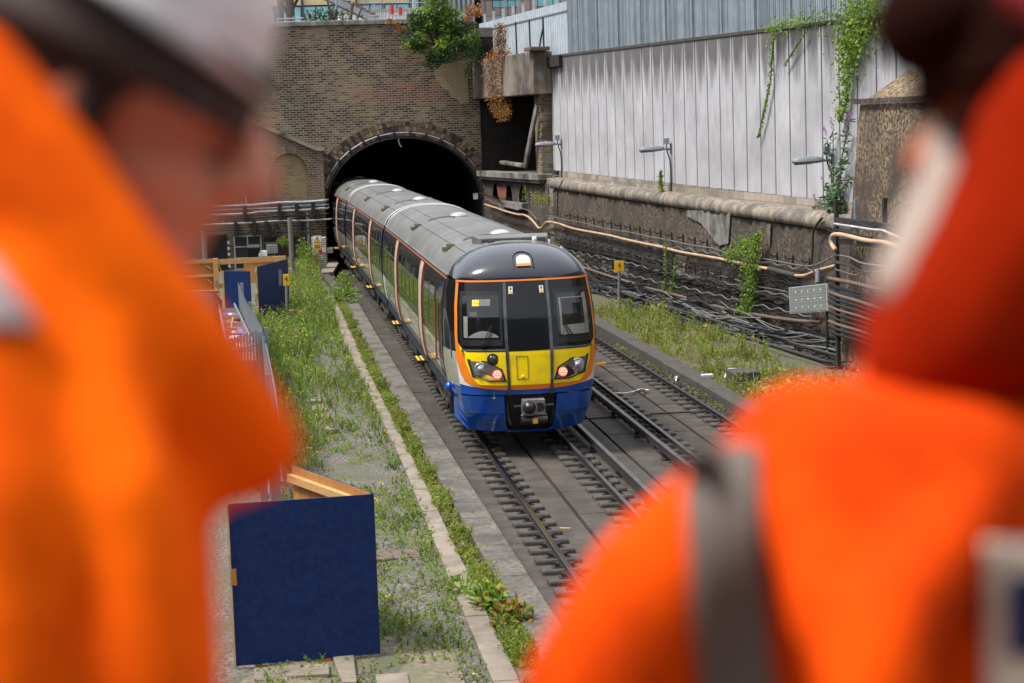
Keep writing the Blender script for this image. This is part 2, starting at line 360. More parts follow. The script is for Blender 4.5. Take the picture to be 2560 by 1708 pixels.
# ---------------------------------------------------------------- ground, slabs, kerbs
def struct(o): o['kind']='structure'; return o
def polyl(pts,h): return sorted([loc(onH(x,y,h))[:2] for x,y in pts])
def ext(pl,a,b):
    (s0,o0),(s1,o1)=pl[0],pl[1]; q=[(a,o0+(a-s0)*(o1-o0)/(s1-s0))]+pl
    (s0,o0),(s1,o1)=pl[-2],pl[-1]; return q+[(b,o1+(b-s1)*(o1-o0)/(s1-s0))]
def at(pl,s):
    for (a,x),(b,y) in zip(pl,pl[1:]):
        if s<=b: return x+(y-x)*(s-a)/(b-a)
    return pl[-1][1]
KL=ext(polyl([(866.7,761.6),(972,984.8),(1021.7,1050),(1168.6,1285),(1248,1461),(1320,1608)],.15),-40,40)
KL=[(s,o) for s,o in KL]
_kf=np.polyfit([p[0] for p in KL[1:-1]],[p[1] for p in KL[1:-1]],2); print(KL)
def kl(s): return float(np.polyval(_kf,max(-20,min(s,30))))-(max(0,s-30)*.04)
def kr(s): return kl(s)+.43
SL=ext(polyl([(828.5,780.7),(898.6,937),(996.5,1138),(1063.7,1301.8),(1139,1490.6),(1231.5,1708)],.02),-40,36)
SR=ext(polyl([(854,780.7),(924,937),(1042.7,1171.7),(1105.6,1301.8),(1185,1469.6)],.02),-40,36)
def strip(name,m,s0,s1,fl,fr_,h0,h1,step=1.5,parent=None,gap=0,**k):
    b=MB(); n=max(1,round((s1-s0)/step)); 
    for i in range(n):
        a=s0+(s1-s0)*i/n; c=s0+(s1-s0)*(i+1)/n-gap
        dz=ru(-.006,.006) if gap else 0
        b.hexa([T(a,fl(a),h0),T(a,fr_(a),h0),T(c,fr_(c),h0),T(c,fl(c),h0),T(a,fl(a),h1+dz),T(a,fr_(a),h1+dz),T(c,fr_(c),h1+dz),T(c,fl(c),h1+dz)])
    return b.build(name,m,parent,**k)
g=MB(); g.lb(-60,150,-70,70,-1.2,-.34); struct(g.build('ground','underbed'))
# left yard surface of old ballast and earth
def hn(s,o): return .02*math.sin(s*1.7+o*2)+.018*math.sin(s*.6-o*3.1)
b=MB(); rows=[]
for i in range(121):
    s=-36+i*.72; rows.append([T(s,kl(s)-.02-(j/16)**1.3*14,(-.02 if j==0 else .0+hn(s,j))) for j in range(17)][::-1])
b.grid(rows); struct(b.build('yard_ground','ballast',smooth=True))
b=MB(); rows=[]
for i in range(20):
    s=-30+i*.93; rows.append([T(s,-2.5-j*.6,.022+hn(s,j)) for j in range(9)][::-1])
b.grid(rows,mf=None); struct(b.build('earth_patch','dirt',smooth=True))
b=MB(); b.lb(-8.3,-7.75,-3.35,-2.55,0,.035); struct(b.build('worn_board','rusty'))
# old platform edge slabs
struct(strip('edge_paving','slabstone',-30,35,lambda s:at(SL,s),lambda s:at(SR,s),-.1,.055,.92,gap=.018,bev=.008))
b=MB()
for s,o,w,l in [(7.5,-3.75,.3,.5),(6.2,-3.65,.3,.6),(4.9,-3.6,.26,.6),(3.4,-3.5,.26,.5),(-14.4,-3.25,.34,.9),(-13.6,-4.3,.8,.4)]: b.box(T(s,o,.04),w/2,l/2,.03)
struct(b.build('loose_paving','slabstone',bev=.01))
struct(strip('kerb','kerb',-36,36,kl,kr,-.3,.15,1.83,gap=.006,bev=.012))
struct(strip('kerb_far','kerbdark',36.02,60,lambda s:kl(s),lambda s:kl(s)+.3,-.3,.12,3))
# track slab: four strips with open drains between
c1=lambda s:cen(s)
sl=[(lambda s:kr(s)+.05,lambda s:cen(s)-.03),(lambda s:cen(s)+.03,lambda s:cen(s)+1.68),(lambda s:cen(s)+1.74,lambda s:cen(s)+3.37),(lambda s:cen(s)+3.43,lambda s:KR(s))]
def KR(s): return 4.62+.10*(max(0,min(1,(6-s)/12)))-.055*max(0,s-6)*.9+ (0 if s<6 else 0)
kp=polyl([(1477.4,824.5),(1640,918),(1802,1012)],.2); kq=polyl([(1480,795),(1700,903),(1891,997)],.2)
print('KR',kp,kq)
kp=ext(kp,-40,50)
def KR(s): return max(at(kp,s), cen(s)+4.4)
for i,(a,c) in enumerate(sl): struct(strip('track_slab','trackslab',-36,66,a,c,-.36,-.17,1.83,gap=.005))
struct(strip('kerb_right','kerbdark',-36,44,KR,lambda s:KR(s)+.42,-.36,.2,2.4,gap=.006,bev=.015))
# bank between the right kerb and the cable wall
b=MB(); rows=[]
for i in range(60):
    s=-36+i*1.45; o0=KR(s)+.4; o1=4.9+(50-s)*.1
    rows.append([T(s,o0+(o1-o0)*j/8,.12+.12*math.sin(j*1.3+s)*.2+.05*j/8) for j in range(9)])
b.grid(rows); struct(b.build('bank_ground','bankdirt',smooth=True))
# ---------------------------------------------------------------- rails
RAIL=[(-.075,-.16),(.075,-.16),(.075,-.145),(.012,-.125),(.012,-.045),(.036,-.035),(.036,-.004),(.028,0),(-.028,0),(-.036,-.004),(-.036,-.035),(-.012,-.045),(-.012,-.125),(-.075,-.145)]
def rail(name,off,prof,s0,s1,label,mats,grp,h=0,top=(6,7,8)):
    b=MB(); n=40; S=[s0+(s1-s0)*i/n for i in range(n+1)]
    for i in range(n):
        vs=[T(S[i+k],cen(S[i+k])+off+x,z+h) for k in (0,1) for x,z in prof]; q=len(prof)
        k0=len(b.v); b.v+=vs
        for j in range(q):
            b.f.append((k0+j,k0+(j+1)%q,k0+q+(j+1)%q,k0+q+j)); b.m.append(1 if j in top else 0)
    o=b.build(name,mats); return tag(o,label,'rail',grp)
g4='running rails of the two tracks'
rail('running_rail',-.7525,RAIL,-36,66,'polished running rail nearest the left kerb, under the train',['railweb','railtop'],g4)
rail('running_rail',.7525,RAIL,-36,66,'running rail on the right side of the track the train is on',['railweb','railtop'],g4)
rail('running_rail',3.4-.7525,RAIL,-36,66,'running rail of the empty track, beside its conductor rail',['railweb','railtop'],g4)
rail('running_rail',3.4+.7525,RAIL,-36,66,'running rail of the empty track nearest the right kerb',['railweb','railtop'],g4)
CON=[(-.05,-.10),(.05,-.10),(.05,-.03),(.04,.02),(-.04,.02),(-.05,-.03)]
rail('conductor_rail',.7525+.41,CON,-36,66,'broad conductor rail beside the train track',['railweb','condtop'],'conductor rails',.075,(2,3,4))
rail('conductor_rail',3.4-.7525-.41,CON,-36,66,'broad conductor rail beside the empty track',['railweb','condtop'],'conductor rails',.075,(2,3,4))
# sleeper blocks (one block straddling under each rail) with chair and clips
def make_block():
    t=thing('sleeper_block','dark rubber-booted sleeper block under a rail','sleeper block',(0,0,0),'sleeper blocks under the rails')
    b=MB(); b.box((0,0,-.025),.32,.145,.068,(V((1,0,0)),V((0,1,0)),Z)); b.build('block','block',t,bev=.03)
    b=MB(); X=(V((1,0,0)),V((0,1,0)),Z)
    b.box((0,0,.035),.17,.07,.018,X)
    for q in(-1,1): b.box((q*.10,0,.07),.03,.045,.03,X); b.tube([(q*.07,-.04,.09),(q*.13,-.03,.11),(q*.15,.02,.09),(q*.06,.04,.10)],.011,5)
    b.build('chair','chair',t); return t
blk=make_block(); first=True
def put_block(s,off,lab):
    global first
    o=blk if first else copy_tree(blk); first=False
    o.location=T(s,cen(s)+off,-.145); o.rotation_euler=(0,0,PSI); o['label']=lab
for off,s0,s1,lab in [(-.7525,-15,36,'dark rubber-booted sleeper block in the row under the rail nearest the left kerb'),(.7525,-12,3,'dark rubber-booted sleeper block in the row under the right-hand rail of the train track'),(3.4-.7525,-5,13,'dark rubber-booted sleeper block in the row under the empty track\'s rail beside the conductor rail'),(3.4+.7525,-3,22,'dark rubber-booted sleeper block in the row under the rail nearest the right kerb')]:
    s=s0
    while s<s1: put_block(s,off,lab); s+=.62
# insulators for the conductor rails
def make_ins():
    t=MB(); t.lathe((0,0,0),Z,[(0,.07),(.03,.07),(.05,.05),(.09,.05)],10); t.xb(-.06,.06,-.03,.03,.09,.11); return tag(t.build('rail_insulator','chair',origin=(0,0,0)),'small pot insulator under a conductor rail','insulator','insulators under the conductor rails')
ins=make_ins(); fi=True
for off,s0,s1,l in [(1.1625,-10,2,'small pot insulator under the conductor rail beside the train track'),(3.4-1.1625,-6,12,'small pot insulator under the conductor rail beside the empty track')]:
    s=s0
    while s<s1:
        o=ins if fi else copy_tree(ins); fi=False; o.location=T(s,cen(s)+off,-.17); o['label']=l; s+=2.6
def cable(name,pts,r,m,label,cat='cable',grp=None,n=6): 
    return tag(MB().tube(pts,r,n).build(name,m,smooth=True),label,cat,grp)
def crv(pts,k=6):  # catmull-rom
    pts=[V(p) for p in pts]; out=[]
    for i in range(len(pts)-1):
        p0=pts[max(i-1,0)];p1=pts[i];p2=pts[i+1];p3=pts[min(i+2,len(pts)-1)]
        for j in range(k):
            t=j/k; out.append(.5*((2*p1)+(p2-p0)*t+(2*p0-5*p1+4*p2-p3)*t*t+(3*p1-p0-3*p2+p3)*t**3))
    return out+[pts[-1]]
cable('bonding_cable',crv([onH(1517,979,-.14),onH(1560,984,-.1),onH(1600,976,-.14),onH(1622,976,-.1)]),.022,'greywhite','pale grey bonding cable lying across the empty track','cable')
cable('bonding_cable',crv([onH(1585,980,-.12),onH(1600,974,-.02),onH(1612,975,-.12)]),.02,'greywhite','short looped end of pale bonding cable in the empty track','cable')
cable('bonding_cable',crv([onH(1683,949,-.1),onH(1692,942,.1),onH(1690,955,.05),onH(1700,966,-.12)]),.02,'paperwhite','white loop of bonding cable standing by the right kerb','cable')
cable('bonding_cable',[onH(1692,975,-.12),onH(1714,972,-.12)],.025,'greywhite','short pale cable stub against the right kerb foot','cable')
cable('cross_cable',crv([onH(1460,1047,-.15),onH(1590,1037,-.13),onH(1680,1032,-.13),onH(1775,1027,-.12),onH(1822,1018,-.1)]),.022,'cableb','black cable crossing both rails of the empty track','cable')
tag(MB().bar(onH(1485,911,-.06),onH(1514,909,-.06),.05,.05).build('yellow_rod','signyellow'),'short yellow rod lying beside the train across the rail','rod')
tag(MB().tube([onH(1514,909,-.06),onH(1548,905,-.06)],.02).build('dark_rod','rusty'),'thin rusty rod continuing the yellow one over the rail','rod')
tag(MB().bar(onH(1396,1321,-.16),onH(1426,1321.5,-.16),.04,.02).build('wood_scrap','plyedge'),'small pale strip of wood lying on the track slab','scrap')
# ---------------------------------------------------------------- portal wall with tunnel arch
SP=50.0; AC=.92; RH=3.42; H0=2.3  # arch centre, half width, spring height
AH=3.15
def arc(k,n,r=1,dr=0): 
    t=math.pi*k/n; return (AC-(RH+dr)*math.cos(t), H0+(AH+dr)*math.sin(t)**.92 if 0<k<n else H0)
n=36; b=MB()
TOP=10.25; LO=-14; HI=4.35
def wallq(o0,h0,o1,h1,o2,h2,o3,h3): b.add([T(SP,o0,h0),T(SP,o1,h1),T(SP,o2,h2),T(SP,o3,h3)],[(0,1,2,3)])
pts=[arc(k,n) for k in range(n+1)]
for k in range(n):
    (a,c),(d,e)=pts[k],pts[k+1]; wallq(a,c,d,e,d,TOP,a,TOP)
wallq(LO,-.5,AC-RH,-.5,AC-RH,TOP,LO,TOP)
wallq(AC+RH,H0-3,4.36,H0-3,4.36,TOP,AC+RH,TOP)
b.add([T(SP+1,LO,-.5),T(SP+1,4.36,-.5),T(SP+1,4.36,TOP),T(SP+1,LO,TOP)],[]); b.add([T(SP,LO,TOP),T(SP,4.36,TOP),T(SP+1,4.36,TOP),T(SP+1,LO,TOP)],[(0,1,2,3)])
b.add([T(SP,4.36,-.5),T(SP+5,4.36,-.5),T(SP+5,4.36,TOP),T(SP,4.36,TOP)],[(0,1,2,3)])
pw=thing('portal_wall','tall soot-stained brick wall around the tunnel mouth','wall',T(SP,0,-.5))
b.build('brick_face','brick',pw)
c=MB(); s=LO
while s<4.2: c.lb(SP-.12,SP+.9,s,s+1.38,TOP+.003,TOP+.22); s+=1.4
c.build('coping','weather',pw,bev=.03)
mat('ringdark',(.05,.04,.034),(.025,.021,.019),5,.95); mat('ringtan',(.16,.115,.07),(.09,.068,.045),5,.95); mat('ringyellow',(.26,.19,.10),None,5,.95)
# arch ring: three rings of brick, voussoirs standing proud
for rg in range(3):
    c=MB(); m=74; r0=.02+rg*.215; 
    for k in range(m):
        def q(kk,dr): 
            t=math.pi*kk/m; return (AC-(RH+dr)*math.cos(t), H0+(AH+dr)*max(0,math.sin(t))**.92)
        p=[q(k+.07,r0),q(k+.93,r0),q(k+.93,r0+.195),q(k+.07,r0+.195)]
        if p[3][0]>4.34 or p[2][0]>4.34: continue
        dd=.05+ru(0,.02)+rg*.008
        c.prism([T(SP-dd,o,h) for o,h in p],A*(dd-.004),m=[0,0,1,1,1,1,2][int(R_()*6.99)])
    c.build('arch_ring',['ringdark','ringtan','ringyellow'],pw)
c=MB()
for dr0,k0,k1 in [(.66,12.5,14.5),(.7,15.5,18),(.68,9,11.4),(.66,30.5,32),(.68,33,34.5),(.66,27,28),(.7,43,44)]:
    def q(kk,dr): t=math.pi*kk/74; return (AC-(RH+dr)*math.cos(t), H0+(AH+dr)*math.sin(t)**.92)
    c.prism([T(SP-.09,*q(k0,dr0)),T(SP-.09,*q(k1,dr0)),T(SP-.09,*q(k1,dr0+.17)),T(SP-.09,*q(k0,dr0+.17))],A*.085)
c.build('patch_stone','slabstone',pw)
c=MB(); m=60
for k in range(m):
    a0=math.pi*k/m; a1=math.pi*(k+1)/m
    q=lambda t,dr:(AC-(RH+dr)*math.cos(t), H0+(AH+dr)*max(0,math.sin(t))**.92)
    P4=[q(a0,.015),q(a1,.015),q(a1,.665),q(a0,.665)]
    if max(p[0] for p in P4)>4.35: continue
    c.prism([T(SP-.03,o,h) for o,h in P4],A*.027)
mat('ringmortar',(.27,.22,.15),(.14,.115,.08),6,.95); c.build('ring_mortar','ringmortar',pw)
c=MB(); yp=[(1084,165),(1167,150),(1172,256),(1153,262),(1140,246),(1128,244),(1122,228),(1106,222),(1098,206),(1089,200)]
c.prism([onS(x,y,SP-.006) for x,y in yp],A*.005); c.build('pale_brick_patch','brickbuff',pw)
# lining
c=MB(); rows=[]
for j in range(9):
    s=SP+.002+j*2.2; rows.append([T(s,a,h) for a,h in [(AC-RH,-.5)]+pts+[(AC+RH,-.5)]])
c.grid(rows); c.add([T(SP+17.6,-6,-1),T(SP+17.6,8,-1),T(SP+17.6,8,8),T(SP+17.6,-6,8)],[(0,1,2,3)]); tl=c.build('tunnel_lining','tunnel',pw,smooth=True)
# dark cover over the tunnel so no daylight leaks in
c=MB(); c.lb(SP+1.02,SP+40,-20,20,TOP-.6,TOP-.2); struct(c.build('street','concrete'))
c=MB(); c.lb(SP+1.02,SP+40,-20,AC-RH-.3,-.5,TOP-.62); c.lb(SP+1.02,SP+40,AC+RH+.3,20,-.5,TOP-.62); struct(c.build('hill','darkinner'))
# conduit following the arch
cp=[]; m=15
for k in range(m+1):
    t=math.pi*(k+.55)/(m+1.1); cp.append(T(SP-.16,AC-(RH+.17)*math.cos(t),H0+(AH+.17)*math.sin(t)**.92))
mat('conduit',(.34,.29,.40),(.22,.19,.25),6,.4)
t=thing('arch_conduit','thin lilac-grey conduit running around the tunnel arch','conduit',T(SP,AC,H0))
MB().tube(cp,.032,6).build('pipe','conduit',t)
for p in cp: MB().box(p+A*.06,.05,.1,.06).build('clip','darksteel',t)
c=MB().tube([T(SP-.1,AC-(RH-.06)*math.cos(math.pi*k/30),H0+(AH-.06)*math.sin(math.pi*k/30)**.92) for k in range(1,30)],.045,6); tag(c.build('arch_cable','cableb'),'black cable slung just inside the tunnel arch rim','cable')
tag(MB().tube(crv([onS(1000,345,SP-.1),onS(996,352,SP-.1),onS(1000,362,SP-.1),onS(1004,368,SP-.1)]),.02).build('loose_wire','greywhite'),'short loose wire hanging from the arch crown','wire')
t=thing('warning_plate','small pale plate fixed inside the right tunnel jamb','plate',onS(1189,491,SP-.2)); MB().box(onS(1189,491,SP-.2),.1,.02,.13).build('plate','greywhite',t)
# ---------------------------------------------------------------- left abutment with blind arch
SB=49.2; RX=-2.52
ab=thing('abutment_wall','lower brown brick wall left of the tunnel with a blind arch','wall',T(SB,-6,-.5))
def rake(o): return 4.98 if o>-2.75 else 4.98+(-2.75-o)*.47
BA=-4.0; BR=.82; BS=3.95
b=MB()
def face(o0,o1,h0a,h0b,h1a,h1b,s=SB): b.add([T(s,o0,h0a),T(s,o1,h0b),T(s,o1,h1b),T(s,o0,h1a)],[(0,1,2,3)])
face(BA+BR,RX,-.5,-.5,rake(BA+BR),rake(RX))
face(-2.75,RX,4.98,4.98,4.98,4.98)
na=14
ap=[(BA-BR*math.cos(math.pi*k/na),BS+BR*math.sin(math.pi*k/na)*1.15) for k in range(na+1)]
for (a,h),(d,e) in zip(ap,ap[1:]): face(a,d,h,e,rake(a),rake(d))
face(BA-BR,BA+BR,-.5,-.5,2.9,2.9); face(-14,BA-BR,-.5,-.5,min(8.5,rake(-14)),rake(BA-BR))
b.add([T(SB,RX,-.5),T(SP,RX,-.5),T(SP,RX,4.98),T(SB,RX,4.98)],[(0,1,2,3)])
b.add([T(SB,-14,8.5),T(SB,RX,4.98),T(SP,RX,4.98),T(SP,-14,8.5)],[(0,1,2,3)])
b.build('brick_face','bricklow',ab)
b=MB(); b.add([T(SB+.12,BA-BR-.1,2.8),T(SB+.12,BA+BR+.1,2.8),T(SB+.12,BA+BR+.1,5.1),T(SB+.12,BA-BR-.1,5.1)],[(0,1,2,3)]); b.build('blind_arch_infill','brickyellow',ab)
b=MB()
for rg in range(2):
    for k in range(26):
        r0=BR+.01+rg*.13; t0=math.pi*(k+.08)/26; t1=math.pi*(k+.92)/26
        P=[(BA-r*math.cos(t),BS+r*math.sin(t)*1.15) for r,t in ((r0,t0),(r0,t1),(r0+.115,t1),(r0+.115,t0))]
        b.prism([T(SB-.03,o,h) for o,h in P],A*.027,m=0 if R_()>.4 else 1)
b.build('blind_arch_ring',['bricklow','brickyellow'],ab)
b=MB()
b.prism([T(SB-.14,-2.45,4.95),T(SB-.14,-2.78,4.95),T(SB-.14,-2.78,5.12),T(SB-.14,-2.45,5.12)],A*.9)
b.prism([T(SB-.14,-2.785,4.96),T(SB-.14,-2.785,5.13),T(SB-.14,-6.5,6.86),T(SB-.14,-6.5,6.70)],A*.9)
b.build('coping','grimeblock',ab)
tag(MB().bar(onS(690,333,SB-.2),onS(712,330,SB-.2),.1,.12).build('stone_block','grimeblock'),'small pale stone on the raked coping','stone')
# dark painted door zone and patches at the wall foot
b=MB(); a_=loc(onS(492,590,SB-.02)); b.lb(SB-.03,SB-.004,-7.6,-6.75,-.5,1.55); b.build('dark_render','plumrender' if 'plumrender' in MAT else 'darkinner',ab)
mat('plum',(.045,.026,.024),(.03,.018,.018),3,.9)
b=MB(); b.lb(SB-.03,SB-.004,-5.2,-3.35,-.5,1.35); b.build('dark_render','plum',ab)
# steel window
wn=thing('steel_window','grey steel-framed window in the abutment, behind the timber fence','window',T(SB-.05,-5.85,.0))
mat('wframe',(.42,.45,.45),None,5,.6); mat('wglass',(.02,.028,.032),(.01,.014,.016),2,.12)
wx0,wx1,wz0,wz1=-6.45,-5.33,-.35,1.45
MB().lb(SB-.05,SB-.012,wx0,wx1,wz0,wz1).build('pane','wglass',wn)
b=MB()
for o in (wx0,(wx0+wx1)/2,wx1): b.lb(SB-.09,SB-.052,o-.028,o+.028,wz0,wz1)
for h in (wz0,.05,.52,1.0,wz1): b.lb(SB-.088,SB-.053,wx0,wx1,h-.022,h+.022)
b.build('frame','wframe',wn)
MB().lb(SB-.3,SB-.002,wx0-.1,wx1+.1,wz0-.14,wz0-.05).build('sill','weather',wn)
b=MB()
for i,h in enumerate([.2,.45,.7,.95,1.2]): b.box(T(SB-.01,-6.72,h),.06,.012,.06)
tag(b.build('white_quoins','white'),'column of white painted brick ends beside the steel window','quoin')
# horizontal pipes on brackets
gp='pipes along the abutment wall'
def hp(x0,y0,x1,y1,r,m,lab,bend=0,sd=SB-.35):
    a=onS(x0,y0,sd); c=onS(x1,y1,sd); p=[a+(c-a)*t for t in (0,.2,.4,.6,.8,.95)]+[c,c+B*.1+A*.12,c+B*.12+A*.5]
    for i,q in enumerate(p[:6]): q.z+=.02*math.sin(i*2.1+y0)
    p[0]=p[0]-B*5
    return tag(MB().tube(crv(p,3),r,8).build('wall_pipe',m,smooth=True),lab,'pipe',gp)
hp(543,517,812,502,.07,'galv','thickest silver pipe, topmost of those along the brick abutment')
hp(543,527,815,512,.045,'galv','silver pipe second from the top along the brick abutment')
hp(533,537,815,521,.045,'greywhite','cream pipe third from the top along the brick abutment')
hp(540,548,815,535,.04,'darksteel','dark pipe between the cream and the thin grey pipe on the abutment')
hp(512,561,824,548,.032,'greywhite','thin grey pipe above the steel window, with drip stains over it')
hp(512,578,815,570,.03,'darksteel','thin black pipe just above the steel window')
hp(512,585,800,579,.022,'darksteel','lowest thin black pipe just touching the window head')
bb=None
for i,(x,y0,y1) in enumerate([(612,513,550),(699,509,548),(742,509,545),(783,505,542),(590,555,592),(636,553,590),(666,553,588),(689,558,590),(748,553,583)]):
    a=onS(x,y0,SB-.4); c=onS(x,y1,SB-.4)
    b=MB(); b.box((a+c)/2,.07,.09,(a.z-c.z)/2)
    for k in range(3): b.box(a+(c-a)*(k+.5)/3+A*.2,.09,.22,.035)
    tag(b.build('pipe_bracket','black'),'black clamp bracket holding the %s pipes, %s'%('upper' if y0<530 else 'lower',['beside the short pinkish conduit','right of the yellow blind arch centre','above the wooden pole top','nearest the tunnel','furthest left over the window','over the window middle','right of the window','next after it, over the floodlights','between wooden pole and drainpipe'][i]),'bracket','pipe brackets on the abutment')
tag(MB().tube([onS(768,530,SB-.25),onS(772,612,SB-.25),onS(774,655,SB-.25)],.075,8).build('drainpipe','galv'),'pale grey drainpipe on the wall left of the warning signs','drainpipe')
tag(MB().tube([onS(614,485,SB-.1),onS(616,512,SB-.1)],.04,6).build('conduit_stub','bpink'),'short pinkish conduit above the silver pipes','conduit')
tag(MB().box(onS(613,478,SB-.12),.09,.08,.09).build('junction_box','greywhite'),'small grey junction box on top of the pinkish conduit','box')
def post(px0,py0,px1,py1,r,m,lab,nm='wooden_pole',cat='pole',h0=0,grp=None):
    base=onH(px1,py1,h0); s=loc(base)[0]; top=onS(px0,py0,s)
    return tag(MB().tube([base-Z*.3,base+(top-base)*.5,top],[r*1.15,r*1.05,r],8).build(nm,m),lab,cat,grp)
post(724,545,733,716,.085,'postgrey','weathered wooden pole in front of the wall, right of the blue hoarding')
post(507,575,513,655,.085,'postgrey','weathered wooden pole behind the timber fence, left of the window',h0=.9)
cable('overhead_wire',crv([onS(690,577,46),onS(740,576,46),onS(778,585,46),onS(823,599,46)]),.014,'cableb','thin black wire sagging in front of the warning signs','wire')
# white brick pier with signs
pb=onH(800,682,0); ps,po,_=loc(pb)
wpO0=loc(onS(781,640,ps))[1]; wpO1=loc(onS(816,640,ps))[1]
pr=thing('white_brick_pier','crumbling white-painted brick pier carrying warning signs','pier',pb)
MB().lb(ps,ps+.5,wpO0,wpO1,-.3,loc(onS(800,594,ps))[2]).build('brickwork','brickwhite',pr,bev=.01)
def sign(name,lab,x0,y0,x1,y1,s,m='white',cat='sign'):
    a=onS(x0,y0,s); c=onS(x1,y1,s); t=thing(name,lab,cat,(a+c)/2)
    MB().box((a+c)/2,abs((c-a).dot(B))/2,.012,abs(a.z-c.z)/2).build('board',m,t)
    return t,(lambda u,v,d=.02:V(a+(c-a).dot(B)*B*u+Z*(c.z-a.z)*v)-A*d)
def quadp(t,P,pts,m,nm,d=.02,thick=.004):
    MB().prism([P(u,v,d) for u,v in pts],A*thick).build(nm,m,t)
def text(t,P,u,v,s,m,h,nm='lettering',d=.024,rot=0):
    cu=bpy.data.curves.new(nm,'FONT'); cu.body=s; cu.size=h; cu.align_x='CENTER'; cu.align_y='CENTER'; cu.extrude=.002
    o=bpy.data.objects.new(nm,cu); C.objects.link(o); dg=bpy.context.evaluated_depsgraph_get()
    me=bpy.data.meshes.new_from_object(o.evaluated_get(dg)); bpy.data.objects.remove(o)
    me.materials.clear(); me.materials.append(MAT[m]); o=bpy.data.objects.new(nm,me); C.objects.link(o)
    o.parent=t; o.location=P(u,v,d)-wl(t); o.rotation_euler=(math.pi/2,0,PSI); return o
t,P=sign('warning_sign','white sign with yellow warning triangle over a yellow text panel','',782,590,803,624,ps-.03) if 0 else sign('warning_sign','white sign with yellow warning triangle over a yellow text panel',782,590,804,624,ps-.03)
quadp(t,P,[(.5,.04),(.05,.52),(.95,.52)],'textblack','triangle_border'); quadp(t,P,[(.5,.12),(.14,.49),(.86,.49)],'signyellow','triangle',.026)
quadp(t,P,[(.47,.2),(.53,.2),(.53,.46),(.47,.46)],'textblack','flash',.032)
quadp(t,P,[(.06,.6),(.94,.6),(.94,.94),(.06,.94)],'signyellow','text_panel')
for k in range(3): quadp(t,P,[(.16,.66+k*.09),(.84,.66+k*.09),(.84,.69+k*.09),(.16,.69+k*.09)],'textblack','text_line',.026)
t,P=sign('chequered_sign','red and white chequered limited-clearance sign below the warning sign',784,626,806,649,ps-.03)
quadp(t,P,[(.5,0),(1,0),(1,.5),(.5,.5)],'red','red_square'); quadp(t,P,[(0,.5),(.5,.5),(.5,1),(0,1)],'red','red_square')
for u,v in ((.08,.2),(.08,.3),(.58,.7),(.58,.8)): quadp(t,P,[(u,v),(u+.34,v),(u+.34,v+.04),(u,v+.04)],'textblack','text_line',.026)
t,P=sign('notice_sign','small white notice with a blue letter beside the chequered sign',806,620,815,630,ps-.03); text(t,P,.5,.45,'P','signblue',.13)
b=MB(); 
a=onS(818,620,ps); c=onS(833,632,ps); b.box((a+c)/2,abs((c-a).dot(B))/2,.2,abs(a.z-c.z)/2); tag(b.build('concrete_pad','slabstone',bev=.01),'pale concrete block just right of the white pier','block')
b=MB(); q=[onH(x,y,0.02) for x,y in [(818,634),(838,634),(846,668),(833,690),(806,692),(803,684),(820,668)]]
b.prism(q,Z*.16); tag(b.build('concrete_slab','slabstone'),'beige concrete slab between the white pier and the train','slab')
b=MB(); a=onH(806,697,0); b.box(a+Z*.02,.5,.7,.03); b.box(a+Z*.05-A*.7,.35,.03,.08); 
tag(b.build('cable_duct','kerbdark'),'dark open concrete duct end below the beige slab','duct')
a=onH(826,735,0); b=MB(); b.box(a+Z*.05,.3,.25,.05); b.box(a+Z*.02-A*.5,.24,.2,.04,m=1); tag(b.build('drain_cover',['slabstone','black']),'small stone drain cover with open dark end among the weeds','drain')
# ---------------------------------------------------------------- right: niche, beam, small arches
QA=(SP,4.36); QB=(40.2,5.88)
qd=(T(*QB,0)-T(*QA,0)).normalized(); qn=Z.cross(qd); qn=-qn if qn.dot(A)>0 else qn   # towards the camera side
Q0=T(*QA,0); QLEN=(T(*QB,0)-Q0).length
def Q(t,h,d=0): return Q0+qd*t+Z*h+qn*d
def onQ(x,y,d=0): return onP(x,y,Q0+qn*d,qn)
def ql(P): return ((P-Q0).dot(qd),P.z)
print('Q',QLEN,[ (round(ql(onQ(x,y))[0],2),round(ql(onQ(x,y))[1],2)) for x,y in [(1185,245),(1345,240),(1185,150),(1375,137),(1198,418),(1356,441),(1239,460),(1272,495),(1221,480),(1322,500)]])
def qb(b,t0,t1,d0,d1,h0,h1,m=0): return b.hexa([Q(t0,h0,d0),Q(t1,h0,d0),Q(t1,h0,d1),Q(t0,h0,d1),Q(t0,h1,d0),Q(t1,h1,d0),Q(t1,h1,d1),Q(t0,h1,d1)],m)
bt=ql(onQ(1260,243))[1]; tt=ql(onQ(1260,142))[1]; lt=ql(onQ(1280,432))[1]
nic=thing('concrete_beam','stained concrete beam spanning the dark opening right of the tunnel','beam',Q(0,bt,0))
b=MB(); qb(b,-.3,QLEN-.55,-.5,.28,bt,tt); b.build('beam','beamc',nic,bev=.03)
b=MB(); qb(b,-.3,QLEN-.9,-6,-.52,bt+.35,bt+.7); b.build('roof_slab','darkinner',nic)
b=MB(); qb(b,QLEN-1.0,QLEN-.1,-.3,.5,tt+.003,tt+.16); b.build('end_cap','rusty',nic,bev=.03)
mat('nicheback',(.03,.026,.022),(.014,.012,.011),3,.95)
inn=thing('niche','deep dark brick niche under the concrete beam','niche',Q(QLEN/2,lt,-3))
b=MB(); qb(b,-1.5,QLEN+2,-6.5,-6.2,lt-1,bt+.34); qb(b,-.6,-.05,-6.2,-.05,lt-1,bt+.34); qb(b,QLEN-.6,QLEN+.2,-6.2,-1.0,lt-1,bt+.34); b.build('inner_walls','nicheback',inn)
b=MB(); qb(b,0,QLEN,-6.2,-.3,lt-.4,lt-.05); b.build('floor','dirt',inn)
